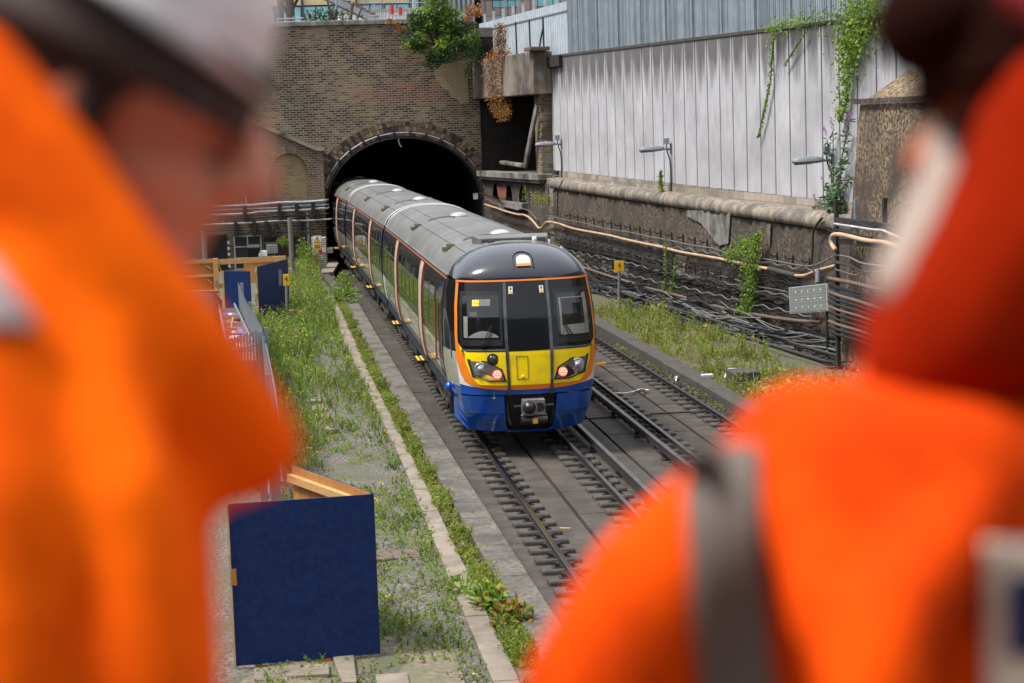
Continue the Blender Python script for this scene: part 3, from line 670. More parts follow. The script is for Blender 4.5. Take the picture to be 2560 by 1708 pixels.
led=thing('arcade_wall','low brown wall with small dark arches under the niche ledge','wall',Q(QLEN/2,0,0))
b=MB(); qb(b,.1,QLEN-.3,-.35,.3,lt-.22,lt+.02); qb(b,.25,QLEN-.45,-.35,.22,lt-.34,lt-.223); b.build('ledge','weather',led,bev=.02)
# wall face with three arched openings
cs=[ql(onQ(1150+x/6.03,380+y/6.03)) for x,y in [(540,600),(735,640),(940,680)]]
hw=[.52,.52,.52]; b=MB(); x=.1; zt=lt-.345; zb=-.3
for (c_,h_),w in zip(cs,hw):
    h_=ql(onQ(1150+735/6.03,380+735/6.03))[1]; spr=h_+.12
    def Y(o0,o1,a0,a1,b0,b1): b.add([Q(o0,a0),Q(o1,a1),Q(o1,b1),Q(o0,b0)],[(0,1,2,3)])
    Y(x,c_-w,zb,zb,zt,zt)
    m_=10; pp=[(c_-w*math.cos(math.pi*k/m_),spr+.55*math.sin(math.pi*k/m_)) for k in range(m_+1)]
    for (a,h),(d,e) in zip(pp,pp[1:]): Y(a,d,h,e,zt,zt)
    Y(c_-w,c_+w,zb,zb,h_,h_)
    b.add([Q(c_-w,h_),Q(c_-w,h_,-.5),Q(c_-w,spr,-.5),Q(c_-w,spr)],[(0,1,2,3)]); b.add([Q(c_+w,h_),Q(c_+w,h_,-.5),Q(c_+w,spr,-.5),Q(c_+w,spr)],[(0,1,2,3)])
    x=c_+w
Y(x,QLEN+.1,zb,zb,zt,zt); b.build('wall_face','roughwall',led)
b=MB(); qb(b,.1,QLEN,-.9,-.55,zb,zt); b.build('arch_backing','black',led)
b=MB(); a=Q(cs[0][0]+.46,0,.008); w=(cs[1][0]-cs[0][0])/2-.44
b.add([Q(cs[0][0]+.42,h_+.1,.01),Q(cs[1][0]-.42,h_+.1,.01),Q(cs[1][0]-.3,zt-.3,.01),Q(cs[0][0]+.2,zt-.25,.01)],[(0,1,2,3)])
mat('faded_red',(.22,.085,.06),(.17,.07,.05),3,.9); b.build('red_patch','faded_red',led)
b=MB(); qb(b,cs[1][0]-.7,cs[2][0]+.8,.0,.25,h_-.28,h_-.02); b.build('sill_beam','weather',led)
# plank leaning across the opening and rubble pier at its right end
a=onQ(1343,262,-.1); c=onQ(1312,418,.15); tag(MB().bar(c,a,.30,.10,qn).build('leaning_plank','weather'),'grey plank leaning across the right side of the dark opening','plank')
tag(MB().bar(onQ(1255,406,-.6),onQ(1308,414,-.5),.25,.16).build('fallen_block','weather',bev=.04),'weathered block lying on the ledge of the opening','block')
b=MB(); qb(b,ql(onQ(1322,300))[0],ql(onQ(1347,300))[0],-1.2,-.25,lt,bt); tag(b.build('brick_jamb','brickyellow'),'yellowish brick jamb right of the leaning plank','jamb')
px0=loc(onW(1349,300,-.02))[0]; px1=loc(onW(1379,300,-.02))[0]; SEP=loc(onW(1380,300,-.45))[0]
rp=thing('rubble_pier','narrow crumbling brick and stone pier between opening and pale wall','pier',W(39,-.3,0))
b=MB(); h=-.3; k=0
while h<7.75:
    e=ru(-.04,.05); hh=ru(.10,.20); b.wb((px1 if h<3.6 else SEP)+.02,px0+.05+ru(-.06,.06),-.9,-.02+e*.6,h,h+hh,m=(0 if h<4.9 and R_()<.75 else 1)); h+=hh
b.build('stonework',['grimeblock','brickrub'],rp,bev=.02)
tag(MB().wb(SEP+.1,px0+.0,-.5,-.05,h,h+.1).build('moss_cap','leafbright'),'strip of moss on top of the rubble pier','moss')
# ---------------------------------------------------------------- retaining wall, coping, panel wall
S0=-30; SE=px1
lw=thing('cable_wall','dark rough retaining wall carrying the cable runs','wall',W(20,-.3,0))
def capH(s): return 3.25+(s-10)*.010
b=MB(); rows=[]
for i in range(70):
    s=S0+(SE-S0)*i/69; rows.append([W(s,-.3+(capH(s)+.3-.25)*j/10,.05*(1-j/10)+.012*math.sin(s*3+j)) for j in range(11)])
b.grid(rows); b.build('wall_face','roughwall',lw,smooth=True)
b=MB(); s=S0; k=0
# rounded coping: continuous half-round lip with a rippled, eroded crest
rows=[]; nn=560
for i in range(nn):
    s=S0+(SE-S0)*i/(nn-1); rip=.022*math.sin(s*2*math.pi/.62)+.018*math.sin(s*2.3)+ .01*math.sin(s*7.1)
    c_=capH(s); rows.append([W(s,c_-.22,.02),W(s,c_-.20,.08+rip),W(s,c_-.06,.13+rip),W(s,c_+.05,.09+rip),W(s,c_+.13+rip,.0),W(s,c_+.16+rip,-.15),W(s,c_+.17,-.45)])
b.grid(rows,mf=lambda i,j:0); b.build('rounded_coping','copingstripe' if 'copingstripe' in MAT else 'coping',lw,smooth=True)
pl=thing('panel_wall','tall pale concrete panel wall streaked with soot from its top','wall',W(20,3.4,-.5))
def topH(s): return 8.0+(s-14)*.012
b=MB(); S=math.floor(S0/PAN)*PAN+0
k0=-math.floor((200)/PAN)
# joints where the UV fraction wraps: (s+200)/PAN integer
k=math.ceil((S0+200)/PAN)
while True:
    s=k*PAN-200; e=s+PAN
    if s>SEP-.05: break
    e=min(e,SEP)-.085; 
    if e-s>.1:
        h0=capH(s)+.42; b.hexa([W(s,h0,-.62),W(e,h0,-.62),W(e,h0,-.45),W(s,h0,-.45),W(s,topH(s),-.62),W(e,topH(e),-.62),W(e,topH(e),-.45),W(s,topH(s),-.45)])
    k+=1
b.build('panels','panel',pl,bev=.012)
b=MB(); b.wb(S0,SEP,-.9,-.58,3.2,7.9); b.build('joint_backing','darkinner',pl)
b=MB(); s=S0
while s<SE: b.hexa([W(s,topH(s)+.003,-.8),W(s+2.2,topH(s+2.2)+.003,-.8),W(s+2.2,topH(s+2.2)+.003,-.42),W(s,topH(s)+.003,-.42),W(s,topH(s)+.09,-.8),W(s+2.2,topH(s+2.2)+.09,-.8),W(s+2.2,topH(s+2.2)+.09,-.42),W(s,topH(s)+.09,-.42)]); s+=2.21
b.build('cap','kerbdark',pl)
b=MB(); s=S0
while s<SE:
    b.hexa([W(s,capH(s)+.1,-.7),W(s+1,capH(s)+.1,-.7),W(s+1,capH(s)+.1,-.43),W(s,capH(s)+.1,-.43),W(s,capH(s)+.417,-.7),W(s+1,capH(s)+.417,-.7),W(s+1,capH(s)+.417,-.43),W(s,capH(s)+.417,-.43)]); s+=1
b.build('brick_footing','brickpale',pl)
# rough buttress in front, right
bs=7.6
bu=thing('buttress','massive pebbly concrete buttress at the right end of the pale wall','buttress',W(5,-.3,.5))
b=MB(); 
def bp(s,d,h): return W(s,h,d)
TL=[bp(7.7,-.5,6.3),bp(7.6,.75,5.75)]
b.hexa([W(8.5,-.3,-.5),W(8.15,-.3,1.1),W(-14,-.3,1.1),W(-14,-.3,-.5),W(7.7,6.75,-.5),W(7.55,6.0,.75),W(-14,6.0,.75),W(-14,6.75,-.5)])
b.build('mass','pebble',bu,bev=.06)
b=MB(); b.hexa([W(7.9,6.003,.80),W(7.5,6.003,.85),W(-14,6.003,.85),W(-14,6.003,.80),W(7.9,6.12,.80),W(7.5,6.12,.85),W(-14,6.12,.85),W(-14,6.12,.80)]); b.build('lip','roughwall',bu)
# ---------------------------------------------------------------- the train
mat('domegrey',(.42,.43,.44),None,5,.4)
train=thing('train','blue, yellow and orange commuter train coming out of the tunnel','train',P1(0,0,0))
def coachtf(sa,sb):
    a=P1(sa,0,0); d=(P1(sb,0,0)-a); d.normalize(); x=V((d.y,-d.x,0))
    return lambda p: a+x*p[0]+d*p[1]+Z*p[2]
PROF=[(.92,1.27),(1.05,1.325),(1.3,1.375),(1.6,1.40),(2.1,1.40),(2.5,1.385),(2.8,1.35),(3.0,1.30),(3.08,1.265)]
def px_(z):
    for (a,x),(b,y) in zip(PROF,PROF[1:]):
        if z<=b: return x+(y-x)*(z-a)/(b-a)
    return PROF[-1][1]
RW=1.265
def rf(u): # roof point, u -1..1
    x=u*RW; return (x,3.08+.57*(1-abs(u)**2.6)**.66)
def sidegrid(b,y0,y1,z0,z1,lift=0,m=0,sides=(-1,1),ny=None,nz=None):
    nz=nz or max(2,int((z1-z0)/.18)+1)
    for sg in sides:
        rows=[[(sg*(px_(z0+(z1-z0)*i/nz)+lift),y,z0+(z1-z0)*i/nz) for i in range(nz+1)] for y in (y0,y1)]
        if sg>0: rows=rows[::-1]
        b.grid(rows,m)
        if lift>0.004:  # thin edges so a panel is never paper
            for i in range(nz):
                for y in (y0,y1):
                    za=z0+(z1-z0)*i/nz; zb=z0+(z1-z0)*(i+1)/nz
                    b.add([(sg*(px_(za)+lift),y,za),(sg*(px_(zb)+lift),y,zb),(sg*(px_(zb)-.005),y,zb),(sg*(px_(za)-.005),y,za)],[(0,1,2,3)],m)
NAVY0=1.72
def coach(i,sa,ya,L,cab):
    tf=coachtf(sa,sa+20)
    def b_(): return MB(tf)
    # body shell: lower skirt line, lower panel, dark window band, cant rail
    b=b_()
    sidegrid(b,ya,L,.92,1.06,0,2); sidegrid(b,ya,L,1.06,NAVY0,0,0); sidegrid(b,ya,L,NAVY0,3.0,0,1); sidegrid(b,ya,L,3.0,3.08,0,1)
    for y in ((L,) if cab else (ya,L)):
        b.add([(x,y,z) for z,x in PROF]+[(rf(u/8)[0],y,rf(u/8)[1]) for u in range(7,-8,-1)]+[(-x,y,z) for z,x in PROF[::-1]],[tuple(range(len(PROF)*2+15))],1)
    b.add([(-1.2,ya,.93),(1.2,ya,.93),(1.2,L,.93),(-1.2,L,.93)],[(0,1,2,3)],1)
    body=b.build('carriage_body',['tside','tblack','tblueskirt'],train)
    b=b_()
    b.grid([[(rf(u/14)[0],y,rf(u/14)[1]) for u in range(-14,15)] for y in (ya,L)][::-1])
    roof=b.build('roof','troof',train,smooth=True)
    for y in ((L-.12,) if cab else (ya+.04,L-.12)):
        b=b_(); b.grid([[(rf(u/14)[0]*1.006,yy,rf(u/14)[1]+zz) for u in range(-14,15)] for yy,zz in ((y,-.005),(y+.01,.022),(y+.07,.022),(y+.08,-.005))][::-1])
        b.build('roof_ring','troofl',train,smooth=True)
    # ribs, seams
    b=b_()
    for u in (-.72,-.45,.45,.72):
        x,z=rf(u); b.xb(x-.008,x+.008,ya+.3,L-.2,z-.01,z+.007)
    for y in [ya+1.5+k*2.35 for k in range(int((L-ya-2)/2.35)+1)]:
        b.grid([[(rf(u/14)[0],yy,rf(u/14)[1]+.004) for u in range(-13,14)] for yy in (y,y+.018)][::-1])
    b.build('roof_seams','grille',train)
    b=b_()
    sidegrid(b,ya,L,3.012,3.045,.012,0); b.build('cant_stripe','cantrust',train)
    b=b_(); 
    for sg in (-1,1): b.xb(sg*1.283-.02,sg*1.283+.02,ya,L,3.075,3.10)
    b.build('gutter','troof',train)
    # doors
    doors=[6.75,14.55] if cab else [5.2,14.2]
    for y in doors:
        for sg in (-1,1):
            b=b_(); sidegrid(b,y-.34,y+.46,1.0,3.0,.022,0,(sg,),nz=12); d=b.build('door','tdoor',train,smooth=False)
            b=b_(); sidegrid(b,y-.40,y-.34,1.0,3.0,.03,0,(sg,),nz=12); b.build('door_edge','orangedull',d)
            b=b_(); sidegrid(b,y+.46,y+.58,1.0,3.0,.028,0,(sg,),nz=12); b.build('door_seal','black',d)
            b=b_(); x=sg*1.42
            x0,x1=sorted((sg*1.34,sg*1.56)); b.xb(x0,x1,y-.5,y+.35,.90,.95); st=b.build('door_step','black',train)
            b=b_()
            for k in (0,1):
                xx0,xx1=sorted((sg*(1.41+k*.085),sg*(1.455+k*.085))); b.xb(xx0,xx1,y-.48,y+.33,.951,.958)
            b.build('step_marking','signyellow',st)
    # windows
    wins=[]
    def span(a,c,n):
        w=(c-a)/n
        for k in range(n): wins.append((a+k*w+.06,a+(k+1)*w-.06))
    if cab: span(3.35,6.1,2); span(7.4,13.8,5); span(15.2,19.6,3)
    else: span(.8,4.5,3); span(5.9,13.5,5); span(14.9,19.3,3)
    for sg in (-1,1):
        for a,c in wins:
            b=b_(); sidegrid(b,a,c,1.92,2.72,.010,0,(sg,)); wdw=b.build('window','tglass',train)
            if sg<0:
                b=b_(); sidegrid(b,a-.03,a,1.88,2.76,.016,0,(sg,)); sidegrid(b,c,c+.03,1.88,2.76,.016,0,(sg,)); sidegrid(b,a,c,1.89,1.92,.016,0,(sg,)); sidegrid(b,a,c,2.5,2.53,.014,0,(sg,)); b.build('window_frame','grille',wdw)
    if cab:
        # navy and white flash by the inner end
        [(lambda b:(sidegrid(b,L-.55,L-.02,1.75,3.0,.008,0,(q,)),b.build('end_panel','bnavy',train)))(b_()) for q in (-1,1)]
        [(lambda b:(sidegrid(b,L-.55,L-.02,1.1,1.75,.008,0,(q,)),b.build('end_flash','twhite',train)))(b_()) for q in (-1,1)]
    else:
        [(lambda b:(sidegrid(b,ya+.02,ya+.5,1.75,3.0,.008,0,(q,)),b.build('end_panel','bnavy',train)))(b_()) for q in (-1,1)]
    # solebar in blue and black with dirt
    b=b_(); b.xb(-1.3,1.3,ya,L,.80,.92); b.build('solebar','tblueskirt',train)
    # roof fittings: brackets, grille, dome
    for y in ([4.1,12.5] if cab else [3.1,11.6]):
        b=b_(); rows=[]
        for yy,zz in ((y-.12,0),(y-.11,.02),(y+.11,.02),(y+.12,0)): rows.append([(rf(u/60)[0],yy,rf(u/60)[1]+zz) for u in range(-34,-6)])
        b.grid(rows[::-1]); vt=b.build('vent_grille','grille',train)
        b=b_()
        for k in range(11):
            u=(-32+k*2.4)/60; x,z=rf(u); b.xb(x-.012,x+.012,y-.10,y+.10,z+.015,z+.035)
        b.build('grille_bars','troof',vt)
        b=b_(); x,z=rf(.02); b.lathe((x,y,z-.01),(0,0,1),[(0,.22),(.035,.215),(.08,.17),(.105,.10),(.115,.03)],18); b.build('roof_dome','domegrey',train,smooth=True)
        b=b_(); b.xb(-.16,-.10,y-.5,y+.22,rf(-.1)[1]-.005,rf(-.1)[1]+.025); b.build('roof_bar','grille',train)
        b=b_()
        for q in (-.13,.13):
            x,z=rf(-.80); b.xb(x-.12,x+.02,y+q-.02,y+q+.02,z-.05,z+.03); b.xb(x-.03,x+.13,y+q-.02,y+q+.02,z+.02,z+.09)
        b.xb(x-.02,x+.02,y-.15,y+.15,z-.04,z+.03); b.build('lifting_bracket','brass',train)
        b=b_(); 
        for q in (-.13,.13): x,z=rf(.86); b.xb(x-.1,x+.1,y+q-.03,y+q+.03,z-.02,z+.06)
        b.xb(x-.02,x+.02,y-.12,y+.12,z-.02,z+.04)
        b.build('lifting_bracket','brass',train)
    # bogies and underframe boxes
    for yb in (ya+(3.1 if cab else 2.6),L-2.7):
        b=b_(); 
        for sg in (-1,1):
            b.xb(sg*1.02-.08,sg*1.02+.08,yb-1.6,yb+1.6,.42,.62); b.xb(sg*1.05-.1,sg*1.05+.1,yb-.3,yb+.3,.3,.78)
            for q in (-1.25,1.25): b.xb(sg*1.03-.14,sg*1.03+.14,yb+q-.2,yb+q+.2,.28,.62); b.lathe((sg*1.15,yb+q,.43),(sg,0,0),[(0,.11),(.06,.11),(.08,.06)],10)
            for q in (-.75,.75): b.lathe((sg*1.1,yb+q,.4),(0,0,1),[(0,.09),(.36,.09)],10)
            b.tube([(sg*1.16,yb-.1,.35),(sg*1.2,yb+.5,.5),(sg*1.16,yb+1.1,.33)],.025,5)
        b.xb(-1,1,yb-.25,yb+.25,.4,.7); bg=b.build('bogie','bogie',train)
        for q in (-1.25,1.25):
            b=b_()
            for sg in (-1,1): b.lathe((sg*.70,yb+q,.42),(sg,0,0),[(-.01,.45),(.02,.45),(.03,.42),(.13,.42),(.13,.2)],22)
            b.tube([(-.7,yb+q,.42),(.7,yb+q,.42)],.08); b.build('wheelset','steelgrey',bg)
    y=ya+5.2
    while y<L-5.2:
        w=ru(.8,1.7); 
        if R_()<.85:
            b=b_(); b.xb(-1.18,-.5,y,y+w-.15,ru(.32,.45),.79); b.build('equipment_box','bogie',train,bev=.02)
            b=b_(); b.xb(.5,1.18,y,y+w-.15,.36,.79); b.build('equipment_box','bogie',train)
        y+=w
    return tf
mat('bnavy',(.012,.02,.075),None,3,.25,coat=.5)
mat('cantrust',(.30,.10,.04),(.18,.06,.03),4,.5); mat('orangedull',(.30,.08,.03),(.2,.05,.02),6,.5)
tf0=coach(0,0,1.6,20.35,True)
coach(1,20.85,0,20,False); coach(2,41.4,0,20,False)
# gangway bellows
for sa in (20.35,40.85):
    tf=coachtf(sa,sa+20 if sa<30 else 60); b=MB(tf); b.xb(-.9,.9,-.02,.56,.95,3.45); 
    b.build('gangway','black',train)
# ---- cab front
def Wf(h):
    K=[(.26,1.04),(.6,1.12),(1.0,1.20),(1.6,1.265),(2.1,1.275),(2.6,1.25),(3.05,1.19)]
    if h<=K[0][0]: return K[0][1]
    for (a,x),(b,y) in zip(K,K[1:]):
        if h<=b: return x+(y-x)*(h-a)/(b-a)
    return K[-1][1]
def yf(h):
    K=[(.26,.42),(.6,.16),(.95,.06),(1.2,.0),(1.75,.03),(2.4,.15),(3.05,.34)]
    if h<=K[0][0]: return K[0][1]
    for (a,x),(b,y) in zip(K,K[1:]):
        if h<=b: t=(h-a)/(b-a); return x+(y-x)*t
    return K[-1][1]
def S(u,h,l=0):
    au=abs(u); y=yf(h)+.26*au**2.2+.24*au**9
    n=V((u*.35+(.5*u*au**6),-1,-.05)).normalized() if h<1.2 else V((u*.35+.5*u*au**6,-1,.12)).normalized()
    return (u*Wf(h)+n.x*l,y+n.y*l,h+n.z*l)
def patch(u0,u1,lo,hi,l=0,nu=24,nv=8,m=0,rim=True):
    b=MB(tf0); fl=lo if callable(lo) else (lambda u:lo); fh=hi if callable(hi) else (lambda u:hi)
    us=[u0+(u1-u0)*i/nu for i in range(nu+1)]
    rows=[[S(u,fl(u)+(fh(u)-fl(u))*j/nv,l) for u in us] for j in range(nv+1)]
    b.grid(rows[::1],m)
    if rim and l>0:
        ring=[S(u,fl(u),l) for u in us]+[S(u1,fl(u1)+(fh(u1)-fl(u1))*j/nv,l) for j in range(nv+1)]+[S(u,fh(u),l) for u in us[::-1]]+[S(u0,fl(u0)+(fh(u0)-fl(u0))*j/nv,l) for j in range(nv,-1,-1)]
        ring2=[S(u,fl(u),-.01) for u in us]+[S(u1,fl(u1)+(fh(u1)-fl(u1))*j/nv,-.01) for j in range(nv+1)]+[S(u,fh(u),-.01) for u in us[::-1]]+[S(u0,fl(u0)+(fh(u0)-fl(u0))*j/nv,-.01) for j in range(nv,-1,-1)]
        b.grid([ring2,ring],m)
    return b
clampf=lambda x,a=0,b=1:max(a,min(b,x))
blue_top=lambda u:1.10+.10*u*u
patch(-1,1,1.01,lambda u:1.6,0).build('blue_band','tblue',train,smooth=True)
patch(-1,1,lambda u:1.095+.10*u*u,lambda u:2.0,.004,40).build('white_band','twhite',train,smooth=True)
orl=lambda u:1.095+.04*u*u+.10*u**4+.10*abs(u)**10+ (.30*clampf((abs(u)-.93)/.07)**2)
patch(-1,1,orl,3.045,.008,60,26).build('orange_surround','torange',train,smooth=True)
# yellow warning panel, its edges follow the orange swoosh
yl=lambda u:1.185+.03*u*u+.75*clampf((abs(u)-.70)/.245)**2.6
patch(-.945,.945,yl,1.80,.012,60,12).build('yellow_panel','tyellow',train,smooth=True)
bl=lambda u:1.79+.16*clampf((abs(u)-.86)/.10)**2
mask=patch(-.965,.965,bl,3.015,.016,60,22).build('window_mask','tblack',train,smooth=True)
patch(-1.0,1.0,3.02,3.05,.022,50,2).build('orange_line','torange',train)
# sides of the cab
def sidewrap(b,z0,z1,m,sg):
    nz=8
    for _ in (0,):
        rows=[]
        for j in range(7):
            t=j/6; r=[]
            for i in range(nz+1):
                z=z0+(z1-z0)*i/nz; p0=S(sg,z,.0); x1=px_(max(z,.92)); e=t**.8
                y=p0[1]+(1.62-p0[1])*t; x=abs(p0[0])+(x1-abs(p0[0]))*(1-(1-t)**2.2)
                r.append((sg*x,y,z))
            rows.append(r)
        if sg>0: rows=rows[::-1]
        b.grid(rows,m)
for sg in (-1,1):
    b=MB(tf0); sidewrap(b,.95,1.15,2,sg); sidewrap(b,1.15,1.78,0,sg); sidewrap(b,1.78,3.05,1,sg); b.build('cab_side',['tside','tblack','tblue'],train,smooth=True)
mat('greypanel',(.09,.095,.105),None,3,.4)
b=MB(tf0)
for sg in (-1,1):
    xs=lambda y,z:sg*(abs(S(sg,z)[0])+(px_(z)-abs(S(sg,z)[0]))*(1-(1-clampf((y-S(sg,z)[1])/(1.62-S(sg,z)[1])))**2.2)+.008)
    P=[(.75,1.62),(1.5,1.85),(1.5,2.5),(1.15,2.5),(.80,2.0)]
    b.add([(xs(y,z),y,z) for y,z in P],[(0,1,2,3,4)])
b.build('quarter_panel','greypanel',train)
for sg in (-1,1):
    b=MB(tf0); sidegrid(b,1.75,2.55,1.15,2.95,.01,0,(sg,)); d=b.build('cab_door','bnavy',train)
    b=MB(tf0); sidegrid(b,1.9,2.4,2.0,2.65,.016,0,(sg,)); b.build('cab_door_window','tglass',d)
    b=MB(tf0); b.tube([(sg*1.45,2.65,1.4),(sg*1.45,2.65,2.5)],.02,6); b.build('handrail','orangedull',train)
# dome over the cab
b=MB(tf0); rows=[]
nt_=14
for j in range(nt_+1):
    t=j/nt_; r=[]
    for i in range(33):
        u=-1+i/16; p0=S(u,3.05,.0); x1,z1=rf(u); e=math.sin(t*math.pi/2)
        r.append((p0[0]+(x1-p0[0])*t, p0[1]+(1.62-p0[1])*(1-math.cos(t*math.pi/2))**1.0, 3.05+(z1-3.05)*e))
    rows.append(r)
b.grid(rows); dome=b.build('cab_dome','tnavy',train,smooth=True)
def D(u,t,l=0):
    p0=S(u,3.05); x1,z1=rf(u); p=V((p0[0]+(x1-p0[0])*t,p0[1]+(1.62-p0[1])*(1-math.cos(t*math.pi/2)),3.05+(z1-3.05)*math.sin(t*math.pi/2)))
    return tuple(p+V((0,-.8,.6)).normalized()*l)
b=MB(tf0); n=12
prof=[(-.105,.24),(.105,.24),(.105,.36)]+[(.105*math.cos(math.pi*k/10),.36+.11*math.sin(math.pi*k/10)) for k in range(1,10)]+[(-.105,.36)]
b.add([D(u,t,.03) for u,t in prof]+[D(u,t,-.03) for u,t in prof],[tuple(range(len(prof)))[::-1]]+[(i,(i+1)%len(prof),len(prof)+(i+1)%len(prof),len(prof)+i) for i in range(len(prof))])
mat('headlens',(.62,.62,.58),(.42,.40,.33),9,.25,coat=.5)
hl=b.build('marker_lamp','headlens',train); b=MB(tf0)
pr2=[(-.105,.235),(.105,.235),(.105,.285),(-.105,.285)]
b.add([D(u,t,.036) for u,t in pr2],[(0,1,2,3)]); b.build('orange_lens','torange',hl)
b=MB(tf0); po_=[(-.15,.2),(-.15,.38)]+[(.15*-math.cos(math.pi*k/10),.38+.18*math.sin(math.pi*k/10)) for k in range(1,10)]+[(.15,.38),(.15,.2)]
b.tube([D(u,t,.008) for u,t in po_],.012,5); b.build('lamp_hood_edge','tblack',train)
# windscreens
def win(u0,u1,name):
    fr=patch(u0-.035,u1+.035,1.90,2.86,.024,8,8).build(name,'rubber',train)
    patch(u0,u1,2.02,2.78,.034,8,8).build('glass','wsglass',fr)
    return fr
mat('rubber',(.016,.017,.02),None,5,.35); mat('wsglass',(.008,.01,.010),(.005,.007,.007),2,.05,coat=.7)
lw_=win(-.90,-.40,'windscreen'); rw_=win(.42,.90,'windscreen')
# pale cab lining seen just inside the glass
patch(.46,.49,2.05,2.70,.040,2,4).build('cab_lining','cabtrim',rw_)
patch(.825,.875,2.04,2.76,.040,2,4).build('cab_lining','cabtrim',rw_)
patch(.50,.82,2.68,2.70,.040,3,1).build('cab_lining','cabtrim',rw_)
patch(.495,.82,2.04,lambda u:2.20+.02*u,.040,4,2).build('console','cabtrim',rw_)
patch(-.88,-.83,2.04,lambda u:2.42,.040,2,4).build('cab_lining','cabtrim',lw_)
patch(-.82,-.42,2.04,lambda u:2.06+.10*(1-((u+.62)/.2)**2),.040,10,2).build('console','cabtrim',lw_)
patch(-.80,-.70,2.42,2.50,.040,2,2).build('monitor','grille',lw_)
ds=patch(-.77,-.52,2.60,2.72,.040,2,2).build('destination_display','cabdisp' if 'cabdisp' in MAT else 'cabtrim',lw_)
b=MB(tf0)
for i,j in [(0,0),(2,0),(0,2),(2,2),(1,1),(0,3),(2,3),(1,0),(3,0),(3,2),(3,3),(1,3)]:
    p=S(-.755+.022*i,2.615+.024*j,.048); b.xb(p[0]-.011,p[0]+.011,p[1]-.004,p[1]+.004,p[2]-.010,p[2]+.010)
b.build('lit_letters','amber',ds)
# gangway door seams, frame, stickers
for u in (-.315,.315):
    patch(u-.022,u+.022,1.0,3.02,.026,1,16).build('door_seam','rubber2' if 'rubber2' in MAT else 'lensdark',train)
for u in (-.255,.20):
    st=patch(u,u+.06,2.80,2.93,.022,1,1).build('sticker','white',train)
    patch(u+.008,u+.052,2.81,2.85,.026,1,1).build('sticker_mark','signyellow',st); patch(u+.02,u+.04,2.87,2.915,.026,1,1).build('sticker_mark','textblack',st)
b=MB(tf0); q=[(-.19,1.29),(-.19,1.70),(-.03,1.70),(-.03,1.29),(-.19,1.29)]
b.tube([S(u,h,.016) for u,h in q],.005,4); pn=b.build('access_flap','kerbdark',train)
b=MB(tf0); b.lathe(S(-.11,1.33,.01),(0,-1,0),[(0,.035),(.02,.03),(.025,.01)],10); b.build('flap_knob','tyellow',pn)
# horn / round lamp on the left
b=MB(tf0); p=S(-.52,1.66,.0); b.lathe(p,(0,-1,.05),[(-.03,.105),(.03,.105),(.035,.08),(.02,.08)],24); hn_=b.build('round_lamp','black',train)
b=MB(tf0); b.lathe(p,(0,-1,.05),[(-.01,.08),(.028,.078),(.045,.05),(.05,.01)],24); b.build('lens','lensdark',hn_,smooth=True)
# light clusters
OUT=[(.865,1.665),(.60,1.625),(.53,1.57),(.40,1.48),(.345,1.25),(.58,1.255),(.82,1.34)]
def uu(x,h): return x
for sg in (-1,1):
    def mk(l,sh):
        cx=sum(u for u,h in OUT)/7; ch=sum(h for u,h in OUT)/7
        return [S(sg*(cx+(u-cx)*sh),ch+(h-ch)*sh,l) for u,h in OUT]
    b=MB(tf0); a=mk(.028,1.0); c=mk(-.02,1.0); b.add(a+c,[tuple(range(7)) if sg<0 else tuple(range(7))[::-1]]+[(i,(i+1)%7,7+(i+1)%7,7+i) for i in range(7)]); cl=b.build('light_cluster','black',train)
    b=MB(tf0); a=mk(.032,.86); c=mk(.02,.86); b.add(a+c,[tuple(range(7))]+[(i,(i+1)%7,7+(i+1)%7,7+i) for i in range(7)]); b.build('reflector','lampbody',cl)
    b=MB(tf0); b.lathe(S(sg*.695,1.485,.018),(0,-1,0),[(0,.125),(.025,.125),(.03,.11),(.022,.055),(.03,.05),(.05,.02)],24); b.build('headlight','lampglass',cl,smooth=True)
    b=MB(tf0); b.lathe(S(sg*.475,1.385,.015),(0,-1,0),[(0,.08),(.03,.08),(.035,.06),(.04,.01)],20); b.build('tail_light','redlamp',cl)
    b=MB(tf0)
    for k in range(7): b.lathe(V(S(sg*.475,1.385,.05))+V((.048*math.cos(k*1.047),0,.048*math.sin(k*1.047))) if k<6 else S(sg*.475,1.385,.052),(0,-1,0),[(0,.009),(.01,.007)],6)
    b.build('lamp_dots','redlamp',cl)
mat('redcore',(1,.5,.4),None,4,.4,emit=(1,.35,.25),es=3)
for o in bpy.data.objects:
    if o.name.startswith('lamp_dots'): o.data.materials[0]=MAT['redcore']
# wipers
for ux,sgn in ((-.62,1),(.62,1)):
    b=MB(tf0)
    for k in (0,.07): b.tube([S(ux+k-.02,1.93,.06),S(ux+k*.3-.12 if ux>0 else ux+.10+k*.3,2.25,.06)],.009,5)
    b.xb(S(ux,1.92)[0]-.08,S(ux,1.92)[0]+.08,S(ux,1.92)[1]-.06,S(ux,1.92)[1],1.90,1.94); b.build('wiper','black',train)
patch(-.93,-.34,1.805,1.835,.024,6,1).build('window_ledge','grille',train); patch(.34,.93,1.805,1.835,.024,6,1).build('window_ledge','grille',train)
